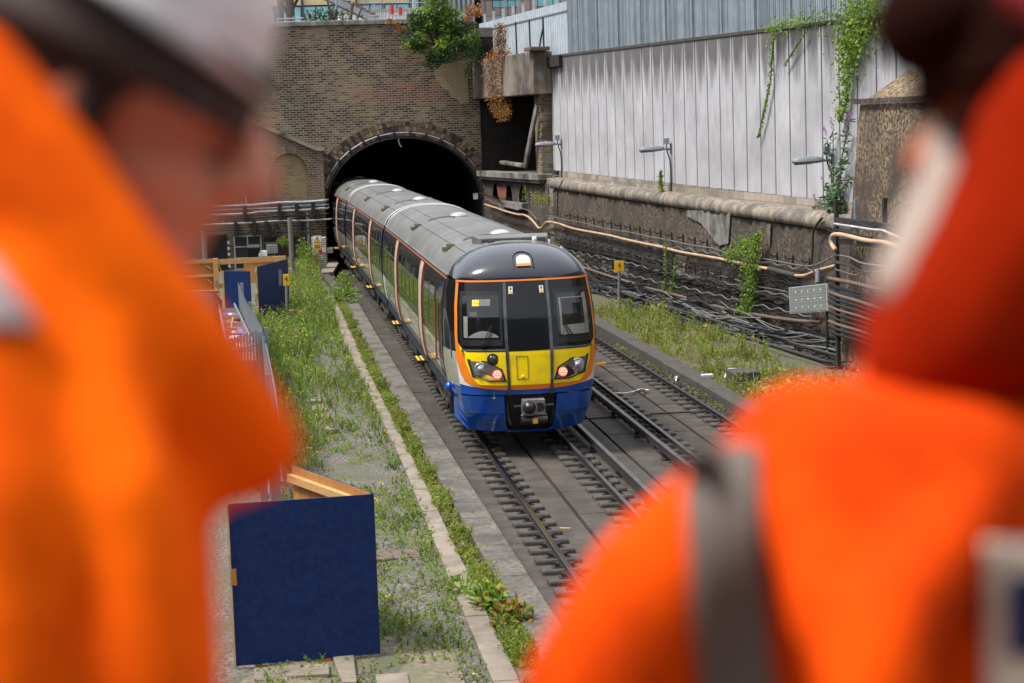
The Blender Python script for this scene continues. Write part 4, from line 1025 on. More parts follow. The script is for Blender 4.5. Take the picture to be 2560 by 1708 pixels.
# valance
vb=lambda u:.29+.03*u*u
for sg in (-1,1):
    u0,u1=(-1,-.40) if sg<0 else (.40,1)
    p1=patch(u0,u1,.66,.985,.02,14,4).build('valance_upper','tblue',train,smooth=True)
    patch(u0,u1,vb,.655,.0,14,5,rim=False).build('valance_lower','tblue',train,smooth=True)
patch(-.42,.42,vb,1.0,-.06,14,6).build('coupler_recess','black',train)
b=MB(tf0)
n=8; arcp=[(-.40,.44),(-.385,.37),(-.35,.33),(-.29,.315),(.29,.315),(.35,.33),(.385,.37),(.40,.44)]
low=[S(u,.27,.004) for u,h in arcp]; b.grid([low,[S(u,h,.004) for u,h in arcp]]); b.build('valance_lip','tblue',train)
for sg in (-1,1):   # side skirts behind the valance
    b=MB(tf0)
    rows=[[S(sg,.28+.67*i/4) for i in range(5)],[(sg*1.24,1.6,.45+.5*i/4) for i in range(5)]]
    b.grid(rows)
    b.build('side_skirt','tblue',train)
b=MB(tf0); b.lathe((-1.33,1.25,1.05),(-1,-.2,0),[(0,.09),(.05,.09),(.09,.05)],12); b.build('blue_cap','tblue',train,smooth=True)
b=MB(tf0); b.tube([(-.66,.03,.95),(-.66,.02,1.08)],.012,5); b.lathe((-.66,.03,.96),(0,0,1),[(0,.035),(.03,.01)],8); b.build('small_aerial','grille',train)
# coupler
b=MB(tf0); b.xb(-.17,.24,-.10,.5,.64,.93); b.xb(-.20,.27,-.07,-.02,.62,.66); cp_=b.build('coupler','steelgrey',train,bev=.015)
b=MB(tf0); b.lathe((-.055,-.10,.785),(0,-1,0),[(-.02,.13),(.02,.125),(.13,.07),(.14,.03)],18); b.build('coupler_cone','rubber',cp_,smooth=True)
b=MB(tf0); b.lathe((-.055,-.10,.785),(0,-1,0),[(-.01,.145),(.03,.145),(.03,.115),(-.01,.115)],20); b.build('coupler_ring','steelgrey',cp_)
b=MB(tf0); b.lathe((.14,-.10,.785),(0,-1,0),[(-.02,.085),(.006,.085)],18); b.lathe((-.055,-.245,.785),(0,-1,0),[(0,.03),(.004,.03)],10); b.build('coupler_socket','black',cp_)
b=MB(tf0); b.tube([(-.2,-.06,.55),(.27,-.06,.55)],.075,12); b.tube([(-.32,.0,.8),(-.17,.0,.8)],.03,8); b.tube([(.24,.0,.8),(.40,.0,.8)],.03,8); b.build('electrical_head','rubber',cp_)
b=MB(tf0); b.xb(.0,.09,-.145,-.13,.50,.59); b.build('yellow_plate','signyellow',cp_)
for x in (-.42,.42): b=MB(tf0); b.tube([(x,.15,.9),(x*.95,.1,.6),(x*.85,.15,.45)],.02,5); b.build('hose','rubber',train)
# roof box, antennas behind the cab
b=MB(tf0); b.hexa([(-.62,2.15,3.45),(.72,2.15,3.45),(.78,2.75,3.48),(-.68,2.75,3.48),(-.60,2.2,3.70),(.70,2.2,3.70),(.78,2.78,3.73),(-.68,2.78,3.73)]); b.build('roof_pod','troofbox' if 'troofbox' in MAT else 'troof',train,bev=.01)
b=MB(tf0); b.hexa([(-.56,2.14,3.55),(.66,2.14,3.55),(.66,2.2,3.55),(-.56,2.2,3.55),(-.55,2.18,3.675),(.65,2.18,3.675),(.65,2.2,3.675),(-.55,2.2,3.675)]); b.build('pod_opening','black',train)
b=MB(tf0); b.xb(-.15,.40,3.05,3.5,3.63,3.71); b.build('dome_base','grille',train)
b=MB(tf0); b.lathe((.72,3.0,3.48),(0,0,1),[(0,.05),(.05,.045),(.16,.03),(.18,.01)],10); b.lathe((.42,2.0,3.60),(0,0,1),[(0,.05),(.1,.045),(.11,.02)],10); b.build('roof_aerial','helmet',train,smooth=True)
b=MB(tf0); b.xb(-.46,-.34,1.95,2.1,3.58,3.66); b.xb(-.46,-.34,1.75,1.85,3.55,3.62); b.build('roof_aerial','black',train)
# ---------------------------------------------------------------- cables and fittings on the retaining wall
def z1(x,y): return (1150+x/6.03,380+y/6.03)
def z7(x,y): return (1400+x/3.357,430+y/3.357)
def z4(x,y): return (1950+x/3.92,500+y/3.92)
def wq(p,d=.16): return onQ(p[0],p[1],d+.12) if p[0]<1350 else onW(p[0],p[1],d)
mat('sleeve',(.05,.045,.045),None,5,.6)
L1=[z1(*p) for p in [(370,790),(560,850),(720,905),(880,945),(960,950),(1050,995),(1130,1080),(1190,1150),(1240,1130),(1290,1070),(1350,1055),(1500,1085)]]+[z7(*p) for p in [(120,478),(400,530),(520,560),(700,600),(850,630),(1000,670),(1200,705),(1400,740),(1570,780),(1760,815)]]
t=thing('orange_pipe','long orange-tan pipe running along the dark wall with a black sleeve','pipe',wq(L1[-1]))
MB().tube(crv([wq(p,.2) for p in L1],3),.042,8).build('pipe_run','orangepipe',t,smooth=True)
MB().tube([onW(*z7(*p),.2) for p in [(1755,812),(1860,842),(1975,868)]],.065,10).build('sleeve','sleeve',t)
MB().tube(crv([onW(*z7(*p),.2) for p in [(1960,868),(2050,870),(2150,832),(2300,790)]],4),.042,8).build('pipe_run','orangepipe',t,smooth=True)
def wcab(pts,r,m,label,nm='wall_cable',d=.14,grp='cables along the dark wall',n=5): return cable(nm,crv([wq(p,d) for p in pts],4),r,m,label,'cable',grp,n)
wcab([z1(*p) for p in [(345,790),(400,715),(520,770),(620,800),(700,830),(800,855),(870,875),(940,855),(1050,895),(1110,960),(1160,1020),(1215,1045),(1270,1010),(1320,965),(1420,980)]]+[z7(*p) for p in [(0,395),(150,420),(280,450),(400,480),(600,510),(750,545),(900,570),(1050,605),(1200,630),(1300,645),(1440,695),(1680,725),(1800,745),(1950,775),(2100,790),(2200,760),(2290,710)]],.024,'cableg','topmost pale grey cable on the dark wall, above the orange pipe')
wcab([z7(*p) for p in [(0,430),(100,450),(200,470),(280,500),(380,520),(470,545),(590,560),(700,590),(800,620),(900,620),(1000,650),(1100,660),(1200,690),(1300,690),(1400,720),(1700,800),(1800,800),(1900,830),(2000,850),(2100,800)]],.02,'cableb','black wavy cable close above the orange pipe')
wcab([z7(*p) for p in [(0,550),(130,575),(280,620),(450,650),(600,690),(750,725),(920,770),(960,810),(1030,880),(1110,890),(1190,835),(1320,865),(1480,905),(1650,960),(1800,985),(1920,1010)]],.02,'cableg','thin grey cable below the orange pipe, dipping at mid wall')
for k,dy in enumerate((0,10,20)):
    wcab([z7(x,y+dy+ru(-3,3)) for x,y in [(0,590),(200,640),(400,675),(600,720),(800,785),(920,805),(1000,865),(1060,900),(1190,875),(1330,908),(1480,945),(1700,1010),(1800,1030),(1920,1055)]],.022,'cableb',['upper','middle','lower'][k]+' black cable of the thick trio that dips at mid wall',d=.14+.02*k)
wcab([z7(*p) for p in [(0,600),(150,650),(300,690),(450,740),(600,770),(800,830),(1000,880),(1150,920),(1350,975),(1470,995),(1520,1025),(1700,1060),(1920,1110)]],.018,'cableg','thin cable below the thick black trio on the dark wall')
wcab([z7(*p) for p in [(1800,1030),(1850,1080),(1925,1135)]],.022,'cableb','short black cable dropping behind the solar panel')
wcab([z1(*p) for p in [(500,930),(540,1010),(640,1030),(800,1080),(960,1105),(1060,1160),(1150,1200),(1220,1230),(1330,1230),(1500,1270),(1809,1350)]],.02,'cableb','black cable sagging below the orange pipe near the tunnel')
for k,(p) in enumerate([[(950,1150),(1000,1230),(1060,1280),(1180,1300)],[(1060,1150),(1180,1260),(1290,1350),(1420,1410)],[(1150,1170),(1260,1290),(1400,1400),(1520,1530)],[(700,1080),(740,1160),(800,1230)],[(740,1080),(800,1180),(830,1200)]]):
    wcab([z1(*q) for q in p],.014,'cableb',['loose black wire looping under the pipe, left one','long loose black wire falling from the pipe dip','lowest loose black wire falling past the white notice','short hanging wire loop near the tunnel mouth','second short hanging wire loop near the tunnel mouth'][k])
cable('tunnel_cable',crv([onQ(*z1(*p),.3) for p in [(295,620),(400,650),(520,700),(600,740),(640,780)]]),.03,'cableb','black cable leaving the tunnel under the small arches')
# rusty rail pipe
L2=[z7(*p) for p in [(150,785),(400,870),(600,930),(800,990),(1000,1040),(1200,1100),(1400,1150),(1600,1190),(1800,1225),(2000,1250),(2190,1265)]]
t=thing('rusty_pipe','long rusty horizontal pipe above the black cable tangle','pipe',onW(*L2[4],.25))
MB().tube([onW(*p,.25) for p in L2],.045,8).build('pipe_run','rusty',t)
# hooks
hk=thing('cable_hook','small black iron hook on the dark wall','hook',(0,0,0),'iron cable hooks on the dark wall')
b=MB(); b.tube([(0,.0,0),(0,-.16,.01),(0,-.22,.08)],.016,5); b.xb(-.03,.03,-.02,.0,-.22,.10); b.tube([(0,-.1,0),(0,-.17,-.06),(0,-.2,-.02)],.012,4); b.build('bracket','black',hk)
fi=True; wr=math.atan2(WD.y,WD.x)   # local x along wall
k=0
for row,(hA,hB) in enumerate([(2.34,2.17),(1.46,1.36)]):
    s=12.5
    while s<37.5:
        o=hk if fi else copy_tree(hk); fi=False
        o.location=W(s,hA+(hB-hA)*(30-s)/20,.03); o.rotation_euler=(0,0,wr+math.pi)
        o['label']='small black iron hook in the %s row on the dark wall'%('upper' if row==0 else 'lower'); s+=1.15
b=None
# tangle of black cables below the rusty pipe
random.seed(21)
for k in range(150):
    sa=ru(6,29); ln=ru(5,16); sb=min(sa+ln,34); base=ru(-.02,.46); d0=.22+(.46-base)*2.4+ru(-.1,.15)
    pts=[]; n=max(5,int((sb-sa)/1.3)); ph=ru(0,6)
    ea,eb=ru(-.12,.3),ru(-.12,.3)
    for i in range(n+1):
        t_=i/n; s=sa+(sb-sa)*t_
        h=base+ea*(1-t_)**3+eb*t_**3+.05*math.sin(ph+i*2.4)+ru(-.03,.03)-.10*math.sin(math.pi*t_)
        pts.append(W(s,max(.06,h),max(.12,d0+.08*math.sin(ph+i*1.3))))
    o=MB().tube(crv(pts,4),ru(.014,.034),5).build('tangled_cable','cableb' if R_()<.8 else 'cableg',smooth=True)
    tag(o,'black cable in the tangle lying along the foot of the dark wall','cable','cables in the tangle at the wall foot')
for k,(h,d) in enumerate([(.34,.9),(.22,1.15),(.13,1.4)]):
    tag(MB().tube([W(7,h,d),W(20,h,d),W(33,h-.05,d-.15)],.04,7).build('ground_pipe','darksteel'),['highest','middle','lowest'][k]+' dark pipe of the three under the black cable tangle','pipe','dark pipes under the cable tangle')
st=thing('cable_stand','small black iron stand propping the cable tangle','stand',(0,0,0),'iron stands under the cable tangle')
b=MB(); b.xb(-.03,.03,-1.1,-1.04,0,.32); b.xb(-.03,.03,-1.1,0,.24,.28); b.build('frame','darksteel',st)
fi=True; s=10.5
while s<32:
    o=st if fi else copy_tree(st); fi=False; o.location=W(s,.05,.05); o.rotation_euler=(0,0,wr+math.pi); s+=2.6
# cement patches on the wall, notices
mat('cement',(.25,.25,.24),(.12,.118,.11),5,.9,anis=(1,1,.35),c3=(.07,.06,.05),s3=1.5); mat('limewash',(.32,.30,.21),(.14,.13,.10),9,.9)
def wpatch(nm,pts,m,lab,d=.065): 
    q=[onW(*z7(*p),d) for p in pts]; return tag(MB().prism(q,-WN*.03).build(nm,m),lab,'patch')
wpatch('cement_patch',[(1060,320),(1430,330),(1410,600),(1330,620),(1180,430),(1060,370)],'cement','large grey cement repair below the coping of the dark wall')
wpatch('cement_streak',[(1740,440),(1765,440),(1758,620),(1740,600)],'cement','thin pale streak on the wall right of the climbing ivy')
for k,(p,m) in enumerate([([(118,670),(212,700),(205,790),(118,765)],'limewash'),([(350,745),(440,760),(432,830),(352,820)],'cement'),([(965,690),(1060,720),(1040,860),(975,850)],'limewash'),([(500,770),(580,780),(570,890),(505,880)],'limewash'),([(0,625),(45,640),(45,700),(0,690)],'paperwhite')]):
    wpatch('wall_patch',p,m,['yellowish lime patch low on the wall right of the cab roof','pale grey cement patch left of the yellow 4 sign','mossy pale patch under the orange pipe at mid wall','pale patch just right of the yellow 4 sign','white patch directly beside the cab roof'][k])
tag(MB().box(onW(1373,613,.2),.16,.02,.22,(WD,WN,Z)).build('notice_board','paperwhite'),'small white notice on the wall just above the cab roof','notice')
# conduit dropping over the coping beside the buttress
cable('drop_conduit',crv([onW(*z7(*p),.2) for p in [(2200,385),(2150,450),(2125,520),(2115,700),(2110,770)]]),.035,'sleeve','dark conduit dropping over the coping left of the buttress','conduit')
cable('lamp_cable',crv([onW(*z1(1545,430),.0),onW(*z1(1500,520),.16),onW(*z1(1475,620),.18),onW(*z1(1475,960),.1)]),.02,'cableb','thin black cable running down the wall below the farthest lamp','cable')
random.seed(303)
for k,(h,d) in enumerate([(2.02,.13),(1.66,.15),(1.60,.19),(1.48,.14),(1.24,.15),(1.15,.19),(1.05,.16),(.93,.14),(.86,.2),(.76,.17),(.68,.22),(.60,.16)]):
    pts=[]; s_=11.5+ru(0,1)
    while s_<37.5:
        pts.append(W(s_,h-.006*(s_-20)+ru(-.01,.02),d)); pts.append(W(s_+.55,h-.006*(s_-20)-ru(.03,.09),d+.03)); s_+=1.15
    cable('scalloped_cable',crv(pts,3),ru(.014,.026),'cableb' if k%4 else 'cableg','black cable sagging from hook to hook, %s of twelve counted down the dark wall'%['first','second','third','fourth','fifth','sixth','seventh','eighth','ninth','tenth','eleventh','twelfth'][k],'cable','cables sagging between the wall hooks',5)
# ---- wall lamps
lamp=thing('wall_lamp','grey street lantern on a wall bracket','street lamp',(0,0,0),'street lanterns on the pale wall')
b=MB(); rows=[]
for t_,w,h in [(0,.05,.05),(.05,.11,.09),(.25,.14,.115),(.5,.15,.125),(.68,.13,.11),(.78,.08,.07),(.80,.02,.02)]:
    r=[]
    for k in range(13):
        a=math.pi*2*k/12; z=math.sin(a)*h; z=z if z>0 else z*.55
        r.append((math.cos(a)*w,-.24-t_*1.0,.0+z-.02*t_))
    rows.append(r)
b.grid(rows); hd=b.build('lantern','lampgrey',lamp,smooth=True)
b=MB(); rows=[]
for t_,w in [(.3,.02),(.34,.085),(.6,.09),(.74,.05)]:
    rows.append([(math.cos(math.pi*k/8)*w,-.24-t_,-.05-math.sin(math.pi*k/8)*.03-.02*t_) for k in range(9)])
b.grid(rows); b.build('bowl','lensdark',hd,smooth=True)
b=MB(); b.lathe((0,-.62,.075),(0,0,1),[(0,.035),(.05,.03),(.06,.015)],8); b.build('photocell','headlens',hd)
b=MB(); b.tube([(0,-.30,0),(0,-.16,0),(0,-.03,-.02)],.035,8); b.xb(-.05,.05,-.03,0,-.16,.16); b.tube([(0,-.15,.0),(0,-.15,.14)],.02,6); b.build('arm','lampgrey',lamp)
b=MB(); b.xb(-.075,.075,-.24,-.08,.14,.34); b.build('control_box','galv',lamp,bev=.01)
b=MB(); b.tube([(0,-.16,.1),(0,-.13,-.1),(.02,-.06,-.3),(0,-.03,-.6),(0,-.03,-1.42)],.022,5); b.build('conduit','cableb',lamp)
fi=True
for (x,y,l) in [(1404,360,'grey street lantern on the pale wall, nearest the tunnel'),(1678,372,'grey street lantern at the middle of the pale wall'),(2082,400,'grey street lantern on the pale wall beside the purple-flowered bush')]:
    o=lamp if fi else copy_tree(lamp); fi=False; o.location=onW(x,y,-.44); o.rotation_euler=(0,0,wr+math.pi); o['label']=l
# ---- solar panel
pc=onW(2020,747,.8); t=thing('solar_panel','pale grey solar panel on a black post at the foot of the dark wall','solar panel',pc-Z*1.45)
a,c_,d_,e=[onW(x,y,.8) for x,y in [(1972,719),(2066,708.5),(2067,778.5),(1975,784.5)]]
ux=(c_-a).normalized(); uz=(a-e).normalized(); un=ux.cross(uz).normalized(); un=-un if un.dot(fw)>0 else un
Wd=(c_-a).length; Hd=(a-e).length
def SPt(u,v,l=0): return e+ux*Wd*u+uz*Hd*v+un*l
b=MB(); b.prism([SPt(0,0),SPt(1,0),SPt(1,1),SPt(0,1)],-un*.04); b.build('frame','solarline',t)
b=MB(); b.prism([SPt(.02,.03,.002),SPt(.98,.03,.002),SPt(.98,.97,.002),SPt(.02,.97,.002)],un*.006); cp_=b.build('cells','solar',t)
b=MB()
for i in range(5):
    for j in range(3):
        u=.19+i*.165; v=.2+j*.30; b.prism([SPt(u-.018,v,.01),SPt(u,v-.035,.01),SPt(u+.018,v,.01),SPt(u,v+.035,.01)],un*.003)
b.build('cell_gaps','paperwhite',cp_)
b=MB()
for v in (.1,.25,.4,.5,.6,.72,.86): b.prism([SPt(.02,v,.009),SPt(.98,v,.009),SPt(.98,v+.008,.009),SPt(.02,v+.008,.009)],un*.002)
b.build('bus_bars','solarline',cp_)
pb_=SPt(.88,0,-.1); b=MB(); b.tube([V((pb_.x,pb_.y,.0)),pb_+Z*.2],.035,8); b.bar(SPt(.2,.05,-.07),SPt(.95,.05,-.07),.04,.04); b.build('post','black',t)
a=onW(*z7(2160,930),.6); tag(MB().tube([a,onW(*z7(2165,815),.55)],.06,8).build('short_pole','lampgrey'),'short grey pole rising behind the solar panel','pole')
tag(MB().tube([onW(*z7(2115,800),.5),onW(*z7(2155,890),.55)],.025,6).build('pole_strut','cableb'),'thin strut leaning to the short pole behind the solar panel','strut')
# ---- numbered yellow signs
def mile(x0,y0,x1,y1,base,lab,tilt=0):
    s,o,_=loc(base); a=onS(x0,y0,s); c_=onS(x1,y1,s); t=thing('mile_sign',lab,'sign',base)
    mid=(a+c_)/2; w=abs((c_-a).dot(B)); h=abs(a.z-c_.z)
    MB().box(mid,w/2,.012,h/2).build('plate','signyellow',t,bev=.006)
    P=lambda u,v,d=.02:V(a+B*w*u-Z*h*v)-A*d
    text(t,P,.5,.42,'4','textblack',h*.62,'numeral'); text(t,P,.5,.84,'II','textblack',h*.2,'small_marks')
    MB().tube([base-Z*.2,V((mid.x,mid.y,mid.z-h/2+.02))+A*.02],.045,8).build('post','postgrey',t)
    return t
mile(1536,653,1560,679,onH(1547,786,.12),'yellow sign with black 4 on a grey post in weeds beside the dark wall')
mile(707.5,686,723.5,714.5,onH(719,830,0),'yellow sign with black 4 on a grey post against the far blue hoarding')
# ---- stands and cables over the buttress
D0=1.35
def bc(pts,r,m,lab,nm='buttress_cable',cat='cable',grp='cables crossing the buttress',d=D0): 
    q=[onW(*z4(*p),d) for p in pts]; e=q[-1]+(q[-1]-q[-2]).normalized()*3; return cable(nm,crv(q+[e],4),r,m,lab,cat,grp)
bc([(545,490),(510,440),(505,370),(545,338),(640,350),(850,400),(1010,415),(1120,450),(1230,500)],.055,'orangepipe','orange-tan pipe bending round the top of the stands over the buttress','bent_pipe','pipe',None,D0+.1)
bc([(535,235),(740,265),(900,290),(1010,300),(1100,340),(1250,400)],.03,'greywhite','white cable along the top of the buttress stands')
bc([(540,290),(700,325),(860,360),(1010,380),(1150,430)],.02,'cableb','black cable between the white cable and the bent orange pipe')
bc([(545,185),(640,240),(745,205),(870,265),(1010,235),(1130,300)],.018,'cableb','black cable draped in loops over the stand tops')
bc([(535,540),(680,565),(800,620),(1000,650),(1120,690)],.026,'cableg','grey cable under the bent orange pipe on the buttress')
for k in range(3): bc([(530,598+k*9),(680,630+k*9),(800,690+k*6),(940,708+k*4),(1080,740+k*4)],.02,'cableb',['upper','middle','lower'][k]+' blue-black cable of the trio on the buttress',d=D0+.03*k)
bc([(540,680),(620,705),(720,735),(820,725),(935,705)],.018,'cableg','thin grey cable rising to meet the blue-black trio')
bc([(478,770),(700,812),(900,862),(1040,890)],.05,'rusty','rusty pole lying across the buttress cable stands','rusty_pole','pole',None)
random.seed(5)
for k in range(8):
    y=820+k*9+ru(-8,8); bc([(485,y),(600,y+ru(20,45)),(760,y+ru(60,85)),(900,y+95+ru(-12,12))],ru(.014,.024),'cableb','thin black cable in the bunch under the rusty pole','bunched_cable')
for k in range(9):
    y=900+k*48; bc([(480,y),(600,y+45),(760,y+90),(930,y+150)],ru(.03,.05),'cableb' if k%3 else 'rusty','dark cable in the stack low on the buttress, behind the shoulder','stacked_cable')
for k,(x,y0,y1) in enumerate([(550,0,1500),(745,-10,440),(1025,-20,1500),(1300,30,1500)]):
    a=onW(*z4(x,y0),D0-.08); c_=onW(*z4(x+12,y1),D0-.08); c_=V((a.x,a.y,.05 if y1>1000 else c_.z))
    tag(MB().bar(c_,a,.1,.08,WN).build('cable_post','galv' if k==1 else 'darksteel'),['dark steel post at the left corner of the buttress','short galvanised post second from the buttress corner','tall dark steel post third from the buttress corner','dark steel post at the right, half lost behind the shoulder'][k],'post','posts of the cable stands')
a=onW(*z4(560,205),D0-.02); c_=onW(*z4(1240,290),D0-.02); tag(MB().bar(a,c_+(c_-a)*.5,.05,.16,Z).build('steel_channel','darksteel'),'dark steel channel across the tops of the buttress posts','channel')
a=onW(*z4(560,400),D0-.12); c_=onW(*z4(1020,450),D0-.12); tag(MB().bar(a,c_+(c_-a)*.5,.05,.12,Z).build('steel_channel','darksteel'),'second dark steel channel, behind the bent orange pipe','channel')
# ---- palisade along the wall top
mat('galvpost',(.27,.32,.36),None,3,.5,.1)
mat('galvdark',(.33,.38,.43),(.25,.30,.34),2.2,.5,.05)
fe=thing('palisade_fence','tall blue-grey steel palisade fence along the top of the pale wall','fence',W(20,8.2,-.7))
b=MB(); s=6.0; random.seed(9)
while s<SE-.4:
    hb=topH(s)+.10; ht=hb+2.25+ru(-.01,.01); b.hexa([W(s,hb,-.72),W(s+.075,hb,-.72),W(s+.075,hb,-.70),W(s,hb,-.70),W(s,ht,-.72),W(s+.075,ht,-.72),W(s+.075,ht,-.70),W(s,ht,-.70)])
    b.hexa([W(s+.025,hb,-.70),W(s+.05,hb,-.70),W(s+.05,hb,-.655),W(s+.025,hb,-.655),W(s+.025,ht,-.70),W(s+.05,ht,-.70),W(s+.05,ht,-.655),W(s+.025,ht,-.655)])
    if R_()<.5:
        for q in range(12): b.m[-1-q]=1
    s+=.150
b.build('pales',['galvblue','galvdark'],fe)
b=MB()
for hh in (.45,1.95): b.hexa([W(6,topH(6)+hh,-.79),W(SE,topH(SE)+hh,-.79),W(SE,topH(SE)+hh,-.73),W(6,topH(6)+hh,-.73),W(6,topH(6)+hh+.06,-.79),W(SE,topH(SE)+hh+.06,-.79),W(SE,topH(SE)+hh+.06,-.73),W(6,topH(6)+hh+.06,-.73)])
b.build('rails','galvblue',fe)
s=7
while s<SE: MB().wb(s,s+.13,-.80,-.60,topH(s)+.1,topH(s)+2.3).build('post','galvpost',fe); s+=2.75
# continuation over the niche
FA=W(SE-.3,0,-.7); FB=onH(1200,60,10.35); FB=V((FB.x,FB.y,0)); fd=(FB-FA).normalized(); FL=(FB-FA).length; fnrm=Z.cross(fd)
f2=thing('mesh_fence','pale galvanised fence with white posts above the concrete beam','fence',FA+Z*8.4)
b=MB(); k=0
def F(t,h,d=0): return FA+fd*t+Z*h+fnrm*d
hT=lambda t:10.35
while k*.11<FL:
    t_=k*.11; b.hexa([F(t_,8.0),F(t_+.07,8.0,.03),F(t_+.07,8.0,.05),F(t_,8.0,.02),F(t_,hT(t_)),F(t_+.07,hT(t_),.03),F(t_+.07,hT(t_),.05),F(t_,hT(t_),.02)],m=k%3==0); k+=1
b.build('pales',['galvblue','galvdark'],f2)
b=MB()
b.bar(F(0,10.0,.05),F(FL,10.0,.05),.05,.05); b.build('rail','galv',f2)
t_=0
while t_<FL: MB().bar(F(t_,8.3,-.06),F(t_,10.75,-.06),.1,.08).build('post','greywhite',f2); t_+=1.75
MB().box(F(FL/2,8.15,.3),.1,FL/2,.2,(fnrm,fd,Z)).build('ground_beam','darkinner',f2)
for k,(x,y0,y1) in enumerate([(1289,55,137),(1323,50,132),(1357,44,128)]):
    a=onQ(x,y0,-.3); c_=onQ(x+3,y1,-.3); tag(MB().tube([c_,a],.04,6).build('iron_stake','black'),['thin dark stake left of three behind the beam','dark stake, middle of three behind the beam','tall dark stake, right of three, with a brace'][k],'stake')
tag(MB().tube([onQ(1347,128,-.3),onQ(1357,70,-.32)],.035,6).build('stake_brace','black'),'slanting brace against the right dark stake','brace')
# railing posts at far top
for k,x in enumerate((1262,1297,1337)):
    a=onQ(x,-10,-2.5); c_=onQ(x,60,-2.5); tag(MB().tube([c_,a],.05,6).build('rail_post','galv'),['left','middle','right'][k]+' galvanised railing post behind the mesh fence','post','railing posts behind the mesh fence')
# ballast-side oddments on the right
a=onH(1858,955,.15); b=MB(); b.box(a+Z*.12,.3,.35,.14); tag(b.build('concrete_block','kerbdark',bev=.03),'dark concrete block in dry weeds at the end of the cable tangle','block')
b=MB(); a=onH(1812,945,.2); b.prism([a,a+B*.3+Z*.05,a+B*.4+Z*.18,a+B*.1+Z*.2],A*.1); tag(b.build('plastic_scrap','paperwhite'),'crumpled white scrap in the weeds by the right kerb','scrap')
a=onH(1768,938,.22); tag(MB().box(a,.12,.08,.02).build('paper_scrap','paperwhite'),'small white scrap of paper on the right kerb edge','scrap')
# ---------------------------------------------------------------- left: hoardings, fences, stacks
random.seed(31)
nh=thing('blue_hoarding','scuffed dark blue plywood hoarding in the foreground','hoarding',T(-13,-4.1,.05))
pa,pb2,pc2=T(-12.72,-5.02,0),T(-12.78,-3.31,0),T(-11.2,-4.15,0)
def wallp(b,p,q,h0,h1,th,m=0):
    d=(q-p).normalized(); n=Z.cross(d); n=n if n.dot(A)>0 else -n
    return b.hexa([p+Z*h0,q+Z*h0,q+Z*h0+n*th,p+Z*h0+n*th,p+Z*h1,q+Z*h1,q+Z*h1+n*th,p+Z*h1+n*th],m)
fb_a=T(-13.26,-4.9,0); fb_b=T(-13.12,-3.34,0)
b=MB(); 
wallp(b,fb_a,fb_b,.06,1.85,.018); b.build('front_panel','bluepaint',nh)
d=(fb_b-fb_a).normalized(); n=Z.cross(d); n=n if n.dot(A)>0 else -n
b=MB(); wallp(b,fb_a+n*.019,fb_b+n*.019,.06,1.848,.012); b.build('panel_back','ply',nh)
q=fb_b+(pc2-fb_b)*1.0; e2=fb_b+(pc2-fb_b).normalized()*2.2
b=MB(); wallp(b,fb_b+n*.0,e2,.06,1.86,.016); b.build('side_panel','bluepaint',nh)
d2=(e2-fb_b).normalized(); n2=Z.cross(d2); n2=n2 if n2.dot(A)<0 else -n2
b=MB(); b.hexa([p+Z*h for h in (.06,1.857) for p in (fb_b+d2*.04+n2*.002,e2+n2*.002,e2+n2*.012,fb_b+d2*.04+n2*.012)]); b.build('side_panel_back','ply',nh)
b=MB(); b.bar(fb_b+d2*.45+n2*.05+Z*1.72,e2+n2*.05+Z*1.72,.07,.09,Z); b.build('timber_rail','timber',nh)
b=MB(); b.bar(fb_a+n*.07+Z*1.7+d*.1,fb_b-d*.35+n*.07+Z*1.7,.07,.09,Z); b.build('timber_rail','timber',nh)
MB().bar(fb_a+n*.08+d*.25+Z*.0,fb_a+n*.08+d*.25+Z*1.7,.08,.08,A).build('timber_post','timber',nh)
MB().bar(fb_a+Z*.06-d*.012,fb_a+Z*1.85-d*.012,.02,.02,A).build('edge_strip','plyedge',nh)
tag(MB().box(onH(545,1470,.0)*0+fb_a+Z*1.05+d*.02-n*.012,.03,.006,.09,(d,n,Z)).build('torn_plywood','ply'),'torn patch of bare plywood at the left edge of the near hoarding','patch')
for k,(x,y) in enumerate([(738,1655),(778,1653)]):
    a=onH(x,y,.0); tag(MB().lathe(a,Z,[(0,.06),(.05,.075),(.10,.055)],10).build('blue_tub','tblue'),['left','right'][k]+' bright blue plastic tub peeping under the near hoarding','tub')
a=onH(817,1655,0); tag(MB().box(a+Z*.04,.05,.06,.04).build('orange_scrap','torange'),'small orange plastic scrap under the near hoarding','scrap')
b=MB(); b.prism([onH(x,y,.0) for x,y in [(830,1650),(885,1651),(893,1720),(855,1720)]],Z*.07); tag(b.build('stone_slab','slabstone',bev=.01),'pale stone slab lying at the foot of the near hoarding','slab')
b=MB(); b.prism([onH(x,y,.0) for x,y in [(640,1690),(720,1678),(722,1712),(640,1712)]],Z*.06); tag(b.build('stone_slab','slabstone',bev=.01),'broken stone slab left of the blue tubs','slab')
